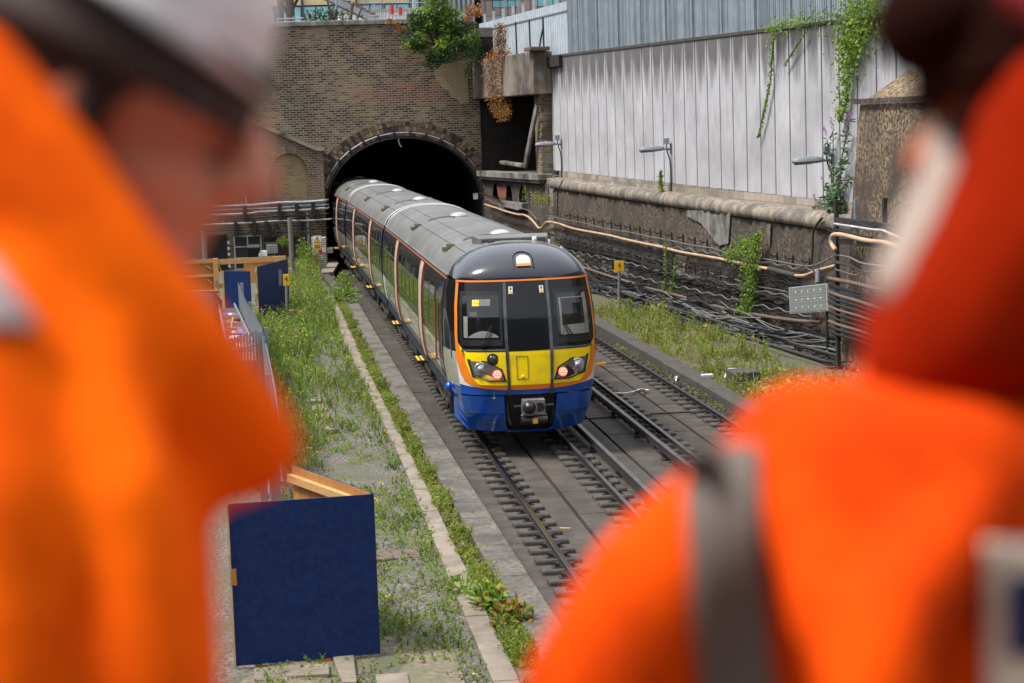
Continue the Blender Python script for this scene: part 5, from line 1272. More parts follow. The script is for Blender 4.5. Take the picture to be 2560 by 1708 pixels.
# far hoarding
fh=thing('blue_hoarding','dark blue painted hoarding panel among weeds beside the timber fence','hoarding',T(23.8,-4.7,0))
p,q=T(22.38,-5.1,0),T(25.4,-4.19,0); d=(q-p).normalized()
b=MB(); wallp(b,p,q,.0,1.95,.018); b.build('panel','bluepaint',fh)
n=Z.cross(d); n=n if n.dot(A)>0 else -n
b=MB(); wallp(b,p+n*.02,q+n*.02,.02,1.945,.01); b.build('panel_back','ply',fh)
MB().bar(p+Z*0-d*.02,p+Z*1.95-d*.02,.035,.03,A).build('edge_batten','plyedge',fh)
for h in (.75,1.2,1.85): MB().bar(p-d*.16+Z*h-n*.01,p-d*.03+Z*h-n*.01,.05,.10,Z).build('hinge_block','timber',fh)
c0=p+d*(q-p).length*.70; tag(MB().box(c0+Z*1.45-n*.02,.17,.01,.24,(d,n,Z)).build('grey_plate','lampgrey'),'grey blank plate on the far blue hoarding beside the yellow sign','plate')
f3=thing('blue_hoarding','narrow darker blue hoarding standing behind the hinged one','hoarding',T(23.6,-5.5,0))
b=MB(); wallp(b,T(24.1,-6.1,0),T(23.6,-5.32,0),0,1.75,.02); b.build('panel','bluepaint',f3); MB().bar(T(24.1,-6.12,0),T(24.1,-6.12,1.75),.04,.04,A).build('edge','timber',f3)
# timber fence
tf_=thing('timber_fence','raw timber and plywood fence behind the far blue hoarding','fence',T(26,-6.4,0))
b=MB(); b.bar(T(26,-9.8,1.90),T(26,-6.37,1.95),.05,.12,Z); b.build('rail','timber',tf_)
b=MB(); b.bar(T(26.0,-6.33,1.90),T(26.1,-4.25,1.93),.05,.16,Z); b.build('rail','timber',tf_)
b=MB(); b.bar(T(26,-9.8,1.45),T(26,-6.45,1.5),.05,.08,Z); b.build('rail','timber',tf_)
b=MB(); b.bar(T(26,-6.36,1.15),T(26,-5.4,1.22),.05,.14,Z); b.build('rail','timber',tf_)
b=MB(); b.bar(T(25.98,-6.40,0),T(25.98,-6.40,2.02),.16,.12,A); b.build('post','timber',tf_)
b=MB(); b.bar(T(26,-7.6,0),T(26,-7.6,1.98),.12,.12,A); b.build('post','timber',tf_)
b=MB(); b.lb(26.05,26.07,-9.8,-6.45,.1,1.88); b.build('ply_sheet','ply2' if 'ply2' in MAT else 'ply',tf_)
mat('ply2',(.55,.30,.10),(.42,.21,.06),3,.7,anis=(2,2,.7))
tf_.children[-1].data.materials[0]=MAT['ply2']
b=MB(); b.lb(26.12,26.14,-5.55,-4.3,1.2,1.9); b.build('ply_sheet','ply2',tf_)
for o,h in ((-7.45,1.78),(-6.55,1.78),(-7.45,1.35),(-6.55,1.35)):
    s_=1 if o<-7 else -1; MB().bar(T(25.99,o,h-.1),T(25.99,o+s_*.12,h+.03),.03,.05,A).build('corner_brace','timber',tf_)
b=MB(); b.box(T(25.95,-4.5,1.9),.13,.03,.1); b.build('joint_block','timber',tf_)
tag(MB().tube(crv([T(25.95,-6.3,1.85),T(25.95,-6.2,1.55),T(25.95,-5.9,1.25),T(25.9,-5.5,1.08)]),.012,5).build('yellow_rope','signyellow'),'thin yellow rope hanging inside the timber fence','rope')
tag(MB().box(T(25.9,-6.42,1.28),.03,.03,.07).build('padlock','galv'),'small silver lock on the timber fence post','lock')
for k,(o,h) in enumerate([(-5.85,.85),(-6.1,.7),(-5.6,.75)]): tag(MB().bar(T(27.2,o,h-.4),T(27.2,o,h+.45),.06,.06,A).build('red_prop','red'),['tallest','left','right'][k]+' small red prop seen between the timber rails','prop')
# floodlights
fl=thing('floodlight_mast','pair of black floodlights on a crossbar above the timber fence','floodlight',T(28,-5.4,0))
b=MB(); x0,x1=onS(622,640,28),onS(690,640,28); m_=(x0+x1)/2
b.bar(x0,x1,.06,.08,Z); b.tube([V((m_.x,m_.y,0)),m_],.05,8); b.build('mast','galv',fl)
a=onS(680,622,27.9); b=MB(); b.box(a,.22,.06,.19); h1=b.build('floodlight','black',fl,bev=.02)
b=MB(); b.box(a-A*.07,.17,.012,.14); b.build('lens','solarline',h1); 
b=MB()
for k in range(4): b.box(a-A*.088+B*(-.12+k*.08),.006,.004,.13)
for k in range(3): b.box(a-A*.089+Z*(-.08+k*.08),.16,.004,.005)
b.build('grid','black',h1)
a=onS(634,628,27.9); b=MB(); b.box(a,.20,.12,.19,(B,(A+Z*.4).normalized(),(Z-A*.4).normalized())); b.build('floodlight','black',fl,bev=.03)
a=onS(657,634,27.9); MB().box(a,.14,.1,.09).build('ballast_box','white',fl,bev=.01)
# palisade along the yard
def pal(name,lab,pts,h,grp=None):
    t=thing(name,lab,'fence',pts[0]); b=MB(); rb=MB()
    for p,q in zip(pts,pts[1:]):
        L=(q-p).length; d=(q-p).normalized(); n=Z.cross(d); n=n if n.dot(A)<0 else -n; k=0
        while k*.14<L:
            c=p+d*(k*.14); 
            if R_()<.97:
                e=c+d*.075; m=(c+e)/2; hh=h+ru(-.02,.02)
                b.add([c+Z*.06,e+Z*.06,e+Z*hh,m+Z*(hh+.09)+n*.02,c+Z*hh,c+Z*.06+n*.012,e+Z*.06+n*.012,e+Z*hh+n*.012,m+Z*(hh+.09)+n*.03,c+Z*hh+n*.012],[(0,1,2,3,4),(9,8,7,6,5),(0,5,6,1),(1,6,7,2),(4,9,5,0)])
            k+=1
        rb.bar(p+Z*(h-.25)-n*.04,q+Z*(h-.25)-n*.04,.04,.05,Z); rb.bar(p+Z*.35-n*.04,q+Z*.35-n*.04,.04,.05,Z)
    b.build('pales','galv',t); rb.build('rails','galv',t)
    for p in pts: MB().bar(p-n*.08,p-n*.08+Z*(h+.05),.09,.07,A).build('post','galv',t)
    return t
pal('palisade_fence','galvanised palisade fence beside the blue hoarding with spiked tops',[T(21.8,-5.61,0),T(15.4,-5.26,0),T(8.67,-4.79,0)],1.5)
pal('palisade_fence','short galvanised palisade return facing the camera at the corner',[T(8.6,-4.80,0),T(7.0,-5.6,0),T(6.2,-6.4,0)],1.45)
pal('palisade_fence','galvanised palisade fence running towards the camera, half behind the orange jacket',[T(8.4,-4.78,0),T(.75,-4.54,0),T(-3.9,-4.44,0),T(-9.5,-4.5,0)],1.45)
# rubbish-strewn board inside the palisade
t=thing('rubbish_trough','grey metal trough inside the palisade littered with rubbish','trough',T(15,-5.7,0))
b=MB(); P0,P1_=T(21.6,-6.0,0),T(9.0,-5.25,0)
wallp(b,P0-B*.25,P1_-B*.35,0,1.05,.05); wallp(b,P0+B*.22,P1_+B*.3,0,1.0,.04); b.hexa([v for h in (.75,.8) for v in (P0-B*.2+Z*h,P0+B*.2+Z*h,P1_+B*.28+Z*h,P1_-B*.3+Z*h)]); b.build('body','galv',t)
for k in range(6):
    f=.1+k*.16; c=P0+(P1_-P0)*f; MB().bar(c-B*.24+Z*.9,c+B*.24+Z*.9,.05,.12,Z).build('divider','galv',t)
for k in range(22):
    f=ru(.1,.98); c=P0+(P1_-P0)*f+B*ru(-.2,.2)+Z*.86; b=MB(); sx=ru(.08,.22)
    pts=[c+V((ru(-1,1),ru(-1,1),ru(0,.7)))*sx for _ in range(9)]; 
    bm=bmesh.new(); vs=[bm.verts.new(p) for p in pts]; bmesh.ops.convex_hull(bm,input=vs); me=bpy.data.meshes.new('rubbish'); 
    bmesh.ops.delete(bm,geom=[v for v in bm.verts if not v.link_faces],context='VERTS')
    bmesh.ops.translate(bm,verts=bm.verts,vec=-c); bm.to_mesh(me); bm.free(); m=['white','paperwhite','white','signyellow','black','tblue'][int(ru(0,5.2))]; me.materials.append(MAT[m])
    o=bpy.data.objects.new('rubbish',me); C.objects.link(o); o.location=c; tag(o,'crumpled %s scrap of rubbish in the grey trough'%({'paperwhite':'pale','white':'white','signyellow':'yellow','black':'black','tblue':'blue'}[m]),'rubbish','rubbish in the grey trough')
tag(MB().tube(crv([P0+(P1_-P0)*.35+Z*1.0+B*.05,P0+(P1_-P0)*.5+Z*.92-B*.05,P0+(P1_-P0)*.62+Z*.9]),.015,5).build('yellow_strap','signyellow'),'yellow strap lying in the rubbish trough','strap')
# black sheeted stack
b=MB(); rows=[]
for i in range(15):
    s=13.5+i*.55; r=[]
    for j in range(13):
        t_=j/12; 
        if t_<.3: o,h=-7.9,1.35*t_/.3
        elif t_<.7: o,h=-7.9+(t_-.3)/.4*1.75,1.35+.12*math.sin((t_-.3)/.4*math.pi)+.04*math.sin(i*1.3+j)
        else: o,h=-6.15+.05*math.sin(i*1.9),1.35*(1-(t_-.7)/.3)
        r.append(T(s,o+.03*math.sin(i+j*2),h))
    rows.append(r)
b.grid(rows[::-1]); b.add([rows[0][j] for j in range(13)],[tuple(range(13))]); b.add([rows[-1][j] for j in range(13)],[tuple(range(13))[::-1]])
st_=b.build('sheeted_stack','cloth',smooth=True); tag(st_,'stack under black sheeting beside the rubbish trough','stack')
b=MB()
for k in range(6): b.bar(T(20.7+k*.05,-7.9,1.40+k*.012),T(21.0-k*.03,-6.15,1.36+k*.015),.05,.03,Z)
tag(b.build('pale_laths','plyedge'),'bundle of pale laths on the far edge of the black stack','laths')
# ---------------------------------------------------------------- vegetation
random.seed(77)
def gauss3(): return V((random.gauss(0,1),random.gauss(0,1),random.gauss(0,1)))
def cloud(b,c,rx,ry,rz,n,s0,s1,m=0,ax=None,edge=.5,flat=0,down=0):
    X,Y,Q=ax or (B,A,Z)
    for _ in range(n):
        g=gauss3().normalized()*(ru(edge,1)**.6)
        p=c+X*g.x*rx+Y*g.y*ry+Q*g.z*rz
        b.leaf(p,ru(s0,s1),m,flat,d=(g.x*.6+ru(-1,1),g.y*.6+ru(-1,1),g.z*.4+ru(-.6,.9)-down))
def stem(b,p,h,lean,lf,ns,m=0,lm=None):
    top=p+V((lean[0],lean[1],h)); w=.004+h*.006
    b.tube([p,p+(top-p)*.5+V((lean[0]*-.2,0,0)),top],[w,w*.8,w*.4],3,m,cap=False)
    for k in range(ns):
        t=ru(.15,1); q=p+(top-p)*t; b.leaf(q,lf*ru(.6,1.3),m if lm is None else lm,0,d=(ru(-1,1),ru(-1,1),ru(-.2,.9)))
def tuft(b,p,h,n,m=0):
    for _ in range(n):
        a=ru(0,6.28); l=ru(.15,.6)*h; hh=h*ru(.5,1); d=V((math.cos(a)*l,math.sin(a)*l,0)); w=V((-math.sin(a),math.cos(a),0))*(.006+.006*h)
        b.add([p-w,p+w,p+d*.35+Z*hh*.7+w*.7,p+d+Z*hh,p+d*.35+Z*hh*.7-w*.7],[(0,1,2,4),(4,2,3)],m)
def veg_density(s,o):  # yard left of paving, o relative
    e=at(SL,s)
    if o>e-.03: return 0
    n=math.sin(s*.9+o*2.2)+math.sin(s*.37-o*1.3+1)+math.sin(s*2.1+o*3.7)*.6+math.sin(s*4.3-o*5.1)*.5
    if s>22: return 1.2
    if s>9: d=.85-.5*max(0,1-abs(o-(e-.7))/.5)*(1 if s<20 else 0)
    elif s>-1: d=.75 if o<e-1.35 else .33
    elif s>-6: d=.30
    else: d=.22
    if o>e-.28: d+=.45 if s>-12 else .1
    return d+.26*n+.10
def yard(name,label,s0,s1,o0f,o1f,per,hmax,mats,grp=None,dens=veg_density,seed=1,flow=.02,fine=1.0):
    random.seed(seed); b=MB(); A_=0
    n=int(per*(s1-s0)*3)
    for _ in range(n):
        s=ru(s0,s1); a,c=o0f(s),o1f(s); o=ru(a,c); dn=dens(s,o)
        if R_()>dn: continue
        p=T(s,o,0); h=hmax(s,o)*ru(.35,1.0)*min(1.2,.45+dn)
        k=R_(); m=0 if k<.62 else (1 if k<.85 else 2)
        if R_()<.30: tuft(b,p,h*1.0,6,m if m!=1 else 0)
        elif R_()<.5: stem(b,p,h,(ru(-.12,.12),ru(-.12,.12)),.035+.04*h,int(10+h*22),m)
        else: cloud(b,p+Z*h*.3,.10+.10*h,.10+.10*h,h*.35,int(15*fine),.018,.05,m,edge=0,flat=.2)
        if R_()<flow: cloud(b,p+Z*h,.05,.05,.03,5,.03,.05,3,edge=0)
    o=b.build(name,mats); o['kind']='stuff'; tag(o,label,'weeds'); return o
LO_=lambda s: -5.0 if s<8 else (-5.0 if s<22 else -4.35)
HM=lambda s,o: (.62 if s>22 else (.50 if s>8 and o<-3.4 else .30)) if s>3 else (.45 if (s>-1 and o<-3.6) else .17)
wm=['weed','weedyellow','weeddry','petal']
yard('weeds','tall green weeds filling the yard beside the far hoarding',8,47,LO_,lambda s:at(SL,min(s,33))-.03+( .25 if s>33 else 0),62,HM,wm,seed=3)
yard('weeds','patchy weeds over grey ballast in the middle of the yard',-3,8,lambda s:-5.4,lambda s:at(SL,s)-.03,95,HM,wm,seed=4)
yard('low_weeds','thin scattered weeds on the gravel in the foreground',-17,-3,lambda s:-4.6,lambda s:at(SL,s)-.02,100,HM,wm,seed=5,flow=.008)
# dense tuft strip along blue hoarding foot and by the sign
yard('weeds','bushy green weeds at the foot of the far hoarding',14,30,lambda s:-5.2,lambda s:-3.7,70,lambda s,o:.7,wm,seed=6,dens=lambda s,o:.8)
# strip growing between paving and kerb
gd=lambda s,o:.42+.40*math.sin(s*2.3)+.30*math.sin(s*5.1+1)
b0=yard('kerb_weeds','yellow-green leafy strip growing between paving and kerb',-14.5,30,lambda s:at(SR,s)+.04,lambda s:kl(s)-.03,120,lambda s,o:.25,['weedyellow','weed','weeddry','petal'],seed=8,dens=gd,flow=.0,fine=1.8)
random.seed(12)
for k,(s,o,h,n,m,lab,nm) in enumerate([(-11.3,-1.93,.34,170,['leafbright','leafred'],'sycamore seedling with large bright leaves near the foreground kerb','sycamore_seedling'),(-12.3,-1.75,.35,200,['leafred','leafbright'],'yellow and red leafed seedling partly behind the orange jacket','maple_seedling'),(-10.6,-2.15,.30,60,['leafbright'],'spindly pale seedling leaning over the paving slabs','pale_seedling')]):
    b=MB(); cloud(b,T(s,o,h*.5),.22,.28,h*.5,n,.07,.15,0,edge=.1,flat=.5)
    if len(m)>1: cloud(b,T(s,o,h*.5),.22,.28,h*.5,n//3,.07,.14,1,edge=.1,flat=.5)
    for j in range(5): b.tube([T(s,o,0),T(s+ru(-.15,.15),o+ru(-.15,.15),h)],.006,4,0)
    tag(b.build(nm,m),lab,'plant')
# right bank weeds
def bankd(s,o): return .85+.30*math.sin(s*1.3+o*2)+.25*math.sin(s*2.9-o*3.1)+.2*math.sin(s*.5)
yard('bank_weeds','green and rust coloured weeds on the bank under the cables',0,24,lambda s:KR(s)+.42,lambda s:min(KR(s)+2.6,4.9+(50-s)*.1-1.35),62,lambda s,o:.42+.22*math.sin(s*1.9+o),['weedyellow','weed','weeddry','petal'],seed=14,dens=bankd,flow=.01)
yard('dry_weeds','reddish dry weeds at the near end of the bank',-3,7,lambda s:KR(s)+.42,lambda s:KR(s)+3.4,40,lambda s,o:.40,['weeddry','leafred','weedyellow','petal'],seed=15,dens=lambda s,o:.8)
yard('kerb_base_weeds','small weeds in cracks at the foot of the right kerb',2,16,lambda s:KR(s)-.16,lambda s:KR(s)-.01,9,lambda s,o:.12,['weeddry','weed','weed','petal'],seed=16,dens=lambda s,o:.4,flow=0)
random.seed(90)
b=MB(); c=onH(1975,1000,.2)
for k in range(150): b.leaf(c+V((ru(-.6,.9),ru(-.8,.8),ru(.0,.45))),ru(.10,.2),0 if R_()<.7 else 1,.6)
tag(b.build('yellowing_creeper','leafbright' if 0 else ['leafbright','leafred']),'yellowing broad-leaved creeper beside the orange shoulder','creeper')
# ivy column on the dark wall
def climb(name,label,pix,plane,mats,n,rad,s0,s1,stems=True,down=.3,cat='climber'):
    b=MB(); P=[plane(x,y) for x,y,_ in pix]; R0=[r for _,_,r in pix]
    L=[0]
    for a,c in zip(P,P[1:]): L.append(L[-1]+(c-a).length)
    for _ in range(n):
        t=ru(0,L[-1]); i=max(j for j in range(len(L)) if L[j]<=t); i=min(i,len(P)-2); f=(t-L[i])/(L[i+1]-L[i])
        c=P[i]+(P[i+1]-P[i])*f; r=(R0[i]+(R0[i+1]-R0[i])*f)*rad
        g=gauss3()*.55; p=c+WD*g.x*r+Z*g.z*r*.8+WN*(abs(g.y)*min(r,.25)+.02)
        b.leaf(p,ru(s0,s1),0 if R_()<.75 or len(mats)<2 else 1,.1,d=(ru(-1,1),ru(-1,1),ru(-1,.5)-down))
    if stems:
        for k in range(4): b.tube([p+WD*ru(-.05,.05)+WN*ru(.02,.08) for p in P],.008,4,0)
    return tag(b.build(name,mats),label,cat)
wd=lambda x,y:onW(x,y,.2)
climb('ivy','bright green climber growing up the dark wall left of the solar panel',[(1905,585,.3),(1893,625,1.0),(1885,680,1.0),(1882,740,.8),(1868,800,.8),(1868,850,.9),(1880,900,.8),(1890,930,.5)],wd,['leafivy','leafbright'],2100,.42,.05,.12)
climb('ivy','green climber arm spreading left across the cables',[(1822,640,.3),(1850,628,.8),(1885,610,1.0)],wd,['leafivy'],520,.42,.05,.11)
climb('ivy_trail','thin trailing climber at mid wall above the weeds',[(1668,590,.5),(1668,640,.3),(1670,690,.5),(1665,730,.4),(1673,780,.5)],wd,['leafivy'],260,.28,.04,.09)
climb('ivy_trail','second thin trailing climber just right of the first',[(1695,640,.3),(1690,690,.5),(1682,735,.6),(1680,760,.4)],wd,['leafivy'],170,.28,.04,.09)
pw_=lambda x,y:onW(x,y,-.38)
climb('creeper','bright creeper spilling over the top of the pale wall',[(2200,15,1.0),(2165,40,1.5),(2130,75,1.4),(2140,110,1.0),(2130,150,.9)],pw_,['leafbright','leafivy'],2000,.62,.06,.14)
climb('creeper','creeper hanging down the pale wall beside the buttress',[(2135,150,.9),(2125,200,.7),(2120,250,.6),(2105,300,.2)],pw_,['leafivy','leafbright'],520,.42,.05,.12)
climb('creeper','low creeper lying along the pale wall top',[(1925,70,.5),(1960,62,.9),(2040,45,.8),(2085,38,1.1)],pw_,['leafbright'],420,.34,.05,.11)
climb('creeper_strand','long thin creeper strand hanging down the pale wall',[(1940,75,.9),(1938,105,.9),(1935,150,.6),(1930,200,.35),(1918,265,.25),(1905,320,.15),(1898,345,.1)],pw_,['leafivy'],330,.20,.04,.10)
climb('creeper_strand','slanting creeper strand right of the long one',[(2022,80,.5),(2000,110,.3),(1965,165,.15)],pw_,['leafivy'],60,.18,.04,.09)
climb('wall_plant','slender upright green plant on the coping below the middle lantern',[(1655,425,.2),(1655,455,.45),(1662,480,.8)],lambda x,y:onW(x,y,-.2),['weed','weedyellow'],260,.20,.04,.10)
climb('wall_plant','small grassy tuft on the wall coping right of the middle lantern',[(1722,488,.6),(1742,492,.6)],lambda x,y:onW(x,y,-.25),['weedyellow'],110,.22,.03,.08)
climb('wall_plant','mossy plant clinging at the foot of the rubble pier',[(1340,488,.8),(1362,500,.9),(1378,492,.5)],lambda x,y:onW(x,y,.35),['weedyellow','weed'],420,.42,.03,.08)
climb('wall_plant','sparse plant growing from the right small arch',[(1316,465,.4),(1318,500,.5)],lambda x,y:onQ(x,y,.1),['weed'],120,.28,.03,.08)
# buddleia
b=MB(); root=onW(2085,525,-.3); random.seed(44)
tips=[(2055,345),(2070,325),(2112,300),(2105,330),(2085,420),(2045,490),(2095,400),(2050,460),(2110,370),(2120,440),(2030,515)]
for x,y in tips:
    q=onW(x+12,y,ru(-.4,-.1)); m_=root+(q-root)*.5+Z*.12
    pts=crv([root+V((ru(-.1,.1),0,0)),m_,q],5); b.tube(pts,[.012]*(len(pts)-1)+[.004],4,0)
    for k in range(34):
        p=pts[int(ru(len(pts)*.2,len(pts)-.01))]; b.leaf(p,ru(.10,.22),0,0,d=(ru(-1,1),ru(-1,1),ru(-.8,.4)),asp=.3)
cloud(b,onW(2088,505,-.2),.38,.2,.42,260,.08,.18,0,(WD,WN,Z),0); 
mat_b=leafmat('leafbud',[(.045,.09,.045),(.09,.16,.08),(.16,.24,.14)],.2)
bd=thing('buddleia','purple-flowered bush growing beside the buttress','bush',root); b.build('foliage','leafbud',bd)
for x,y,a_ in [(2058,330,-1),(2050,320,-1),(2073,313,-.7),(2108,285,0),(2115,292,.3),(2105,300,.2),(2050,452,-1),(2030,495,-1),(2100,450,.3),(2070,305,-.4)]:
    b=MB(); c=onW(x+10,y,.0)
    for k in range(26):
        t_=k/26; b.leaf(c+WD*(-a_*.16*t_)+Z*(.20*t_-.1)+gauss3()*.022*(1.2-t_),.045,0)
    b.build('flower_spike','petalviolet',bd)
# dead creeper over the beam
random.seed(61)
def qclimb(name,label,pix,mats,n,rad,s0,s1,d=.42):
    b=MB(); P=[onQ(x,y,d) for x,y,_ in pix]; L=[0]
    for a,c in zip(P,P[1:]): L.append(L[-1]+(c-a).length)
    for _ in range(n):
        t=ru(0,L[-1]); i=min(max(j for j in range(len(L)) if L[j]<=t),len(P)-2); f=(t-L[i])/(L[i+1]-L[i]); c=P[i]+(P[i+1]-P[i])*f
        r=pix[i][2]+(pix[i+1][2]-pix[i][2])*f; p=c+B*ru(-1,1)*r+qn*ru(-.15,.2)+Z*ru(-.12,.12)
        b.leaf(p,ru(s0,s1),int(R_()*len(mats)),0,d=(ru(-1,1),ru(-1,1),ru(-1.4,.2)))
    return tag(b.build(name,mats),label,'creeper')
qclimb('dead_creeper','brown dead creeper hanging over the concrete beam',[(1254,62,.10),(1252,105,.16),(1253,130,.28),(1246,145,.62),(1246,185,.52),(1247,235,.45),(1250,265,.38),(1257,285,.25),(1260,298,.10)],['leafdead'],3600,1,.05,.11)
# bushes at the portal top corner
tb=thing('portal_bush','dense green sycamore bush growing at the top corner of the portal','bush',T(49.6,2.6,8.3))
b=MB(); random.seed(62)
def pc(x,y,s=49.0): return onS(x,y,s)
for x,y,r,n,m in [(1060,55,.75,900,1),(1090,85,1.05,1700,0),(1045,95,.7,800,0),(1120,120,.85,1100,0),(1150,70,.8,900,0),(1090,140,.7,700,0),(1100,20,.7,800,1),(1165,100,.6,500,0),(1020,110,.35,260,1),(1085,-15,.6,500,1),(1130,40,.5,400,1)]:
    c=pc(x,y); c+=A*ru(-.3,.2); nb_=8
    for k in range(nb_):
        g=gauss3().normalized()*r*.62; g.y*=.7; cloud(b,c+g,r*.42,r*.42,r*.34,n//nb_,.09,.17,m if R_()<.8 else 1-m,edge=.35,flat=.4)
b.build('foliage',['leafdark','leafbright'],tb)
b=MB()
for x,y in [(1060,60),(1100,30),(1130,110),(1045,100),(1150,75)]: b.tube(crv([T(49.9,2.6,8.4),T(49.6,2.5,9.2),pc(x,y)],4),[.05]*8+[.012],5)
b.build('branches','bark',tb)
tb2=MB(); random.seed(63)
for x,y,r,n in [(1180,110,.45,420),(1178,150,.38,320),(1172,185,.22,160),(1185,135,.4,300)]: cloud(tb2,pc(x,y,48.4),r,.3,r*1.1,n,.06,.13,edge=.2,flat=.2)
tag(tb2.build('hanging_ivy','leafdark'),'dark ivy hanging at the corner of portal and concrete beam','ivy')
b=MB(); cloud(b,pc(1182,28,48.6),.42,.3,.32,420,.06,.13,edge=.1); cloud(b,pc(1170,45,48.6),.25,.2,.25,120,.06,.12,edge=.1); tag(b.build('dead_leaves','leafdead'),'clump of orange dead leaves above the green bush','leaves')
b=MB()
for x,y in [(975,55),(990,62),(1003,72),(1000,80)]: cloud(b,pc(x,y,49.2),.22,.15,.12,90,.06,.12,edge=.1)
tag(b.build('dead_leaves','leafdead'),'trail of orange dead leaves on the parapet edge','leaves')
b=MB(); cloud(b,onQ(1252,385,-1.2),.7,.5,.55,420,.06,.14,edge=.1); cloud(b,onQ(1236,392,-.8),.2,.3,.35,120,.06,.12,edge=.1); tag(b.build('niche_plant','leafdark'),'dark green plant growing inside the niche','plant')
b=MB(); cloud(b,pc(776,655,45.6),.45,.3,.7,520,.06,.14,edge=.1,flat=.2); cloud(b,pc(758,625,46),.3,.2,.5,220,.06,.13,edge=.1); tag(b.build('wall_bush',['leafivy']),'green bush climbing in front of the drainpipe','bush')
b=MB(); cloud(b,pc(709,604,47.5),.3,.2,.22,160,.06,.12,edge=.1); tag(b.build('wall_tuft','leafivy'),'small green tuft growing from the wall left of the wooden pole','plant')
b=MB(); 
for x,y,r,n in [(855,730,.5,460),(862,700,.4,300),(872,745,.45,320),(845,745,.35,220)]: cloud(b,onH(x,y,.3),r,r,.35,n,.06,.14,edge=.1,flat=.3)
tag(b.build('trackside_bush','leafivy'),'low leafy bush between the drain cover and the train','bush')
# ---------------------------------------------------------------- street level behind the portal
random.seed(101)
def wins(b,s,o0,o1,h0,h1,m): b.lb(s-.02,s+.02,o0,o1,h0,h1,m)
bl_=thing('clad_building','building with cream cladding over teal tinted windows','building',T(76,-4,9))
b=MB(); b.lb(75,84,-18,3.2,9,24); b.build('wall','bframe',bl_)
for fl in range(4):
    h=10.28+fl*3.6
    for k in range(14):
        o=-17.8+k*1.5; 
        f=MB().lb(74.94,74.995,o+.05,o+1.38,h+ .1,h+2.35).build('window','glassteal',bl_)
        MB().lb(74.88,74.94,o+.68,o+.74,h+.1,h+2.35).build('glazing_bar','bframe',f)
    b=MB(); b.lb(74.9,74.995,-18,3.2,h+2.45,h+3.55); b.build('cladding','cladding',bl_)
f=MB()
for k in range(8): o=-17.8+k*3.0-.03; f.lb(74.80,74.89,o-.05,o+.08,9,24)
f.build('mullions','bframe',bl_)
b3=thing('ribbed_building','grey ribbed office block beyond the bush','building',T(80,7,9))
b=MB(); b.lb(80,92,4.2,7.2,9,28); b.build('wall','bgrey',b3)
b=MB()
for k in range(11): b.lb(79.75,79.99,4.3+k*.28,4.42+k*.28,9,28)
b.build('fins','greywhite',b3)
b4=thing('pink_building','pale brick building with balcony railings at top right','building',T(82,12,9))
b=MB(); b.lb(82,95,7.9,22,9,11.9); b.lb(82.5,95,7.9,22,12.3,26); b.build('wall','bpink',b4)
b=MB(); b.lb(81.2,82.6,7.9,22,11.9,12.2); b.build('balcony','bgrey',b4)
b=MB(); b.lb(81.3,81.35,7.9,22,13.1,13.16)
for k in range(30): b.lb(81.3,81.34,8+k*.45,8.04+k*.45,12.2,13.1)
b.build('railing','bframe',b4)
for k in range(5): MB().lb(81.95,81.995,8.6+k*2.4,10.2+k*2.4,9.9,11.4).build('window','glassteal',b4); MB().lb(82.45,82.495,8.6+k*2.4,10.2+k*2.4,12.8,14.6).build('window','glassteal',b4)
# temporary stair
sr_=thing('steel_stair','grey scaffold stair with red-edged treads descending to the right','stair',T(62,1,9.4))
a=onS(845,5,60); c=onS(955,58,60)
dx=(c-a)
b=MB(); b.bar(a-dx*.5,c,.06,.28,Z); b.bar(a-dx*.5+A*1.1,c+A*1.1,.06,.28,Z); b.build('stringers','bgrey',sr_)
for k in range(-4,9):
    q=a+dx*(k/9)+Z*.25; MB().box(q+A*.55,.17,.5,.02).build('tread','galv',sr_); MB().box(q-B*.17-A*.0+A*.55-Z*.1,.012,.5,.09).build('riser','bgrey',sr_) 
b=MB()
for k in range(-4,9): q=a+dx*(k/9)+Z*.262; b.box(q+A*.02,.17,.02,.02)
b.build('red_edge','red',sr_)
b=MB()
for k in range(-8,22):
    q=a+dx*(k/20); b.tube([q+Z*.1,q+Z*1.3],.014,4)
b.tube([a-dx*.45+Z*1.3,c+Z*1.3],.025,5); b.tube([a-dx*.45+Z*.7,c+Z*.7],.018,5); b.build('handrail','galv',sr_)
# scaffold fence right of stair
sf=thing('scaffold_barrier','galvanised scaffold barrier behind the parapet','barrier',T(58,1.5,10.2))
b=MB()
for k in range(16):
    x=955+k*9; b.tube([onS(x,75,58),onS(x,-30,58)],.018,4)
for y in (8,40): b.tube([onS(920,y,58),onS(1100,y-2,58)],.022,5)
b.build('tubes','galv',sf)
for k,(x,y0,y1) in enumerate([(980,12,36),(1001,18,38)]): tag(MB().tube([onS(x,y1,57.8),onS(x,y0,57.8)],.09,8).build('red_sleeve','red'),['left','right'][k]+' red sleeve on the scaffold barrier','sleeve')
b=MB(); 
for y in (44,52): b.tube([onS(690,y+4,56),onS(845,y-2,56)],.03,5)
for x in (735,790,840): b.tube([onS(x,62,56),onS(x,40,56)],.03,5)
tag(b.build('guard_rail','galv'),'low grey guard rail in front of the teal windows','rail')
tag(MB().tube([onS(840,62,55.5),onS(842,-40,55.5)],.05,6).build('scaffold_pole','galv'),'upright scaffold pole left of the stair','pole')
for x0,y0,x1,y1,l in [(1118,18,1165,40,'upper'),(1120,25,1160,44,'lower')]: tag(MB().tube([onS(x0-10,y0-5,60),onS(x1,y1,60)],.045,6).build('sloping_handrail','greywhite'),l+' of two pale sloping handrails right of the bush','handrail')
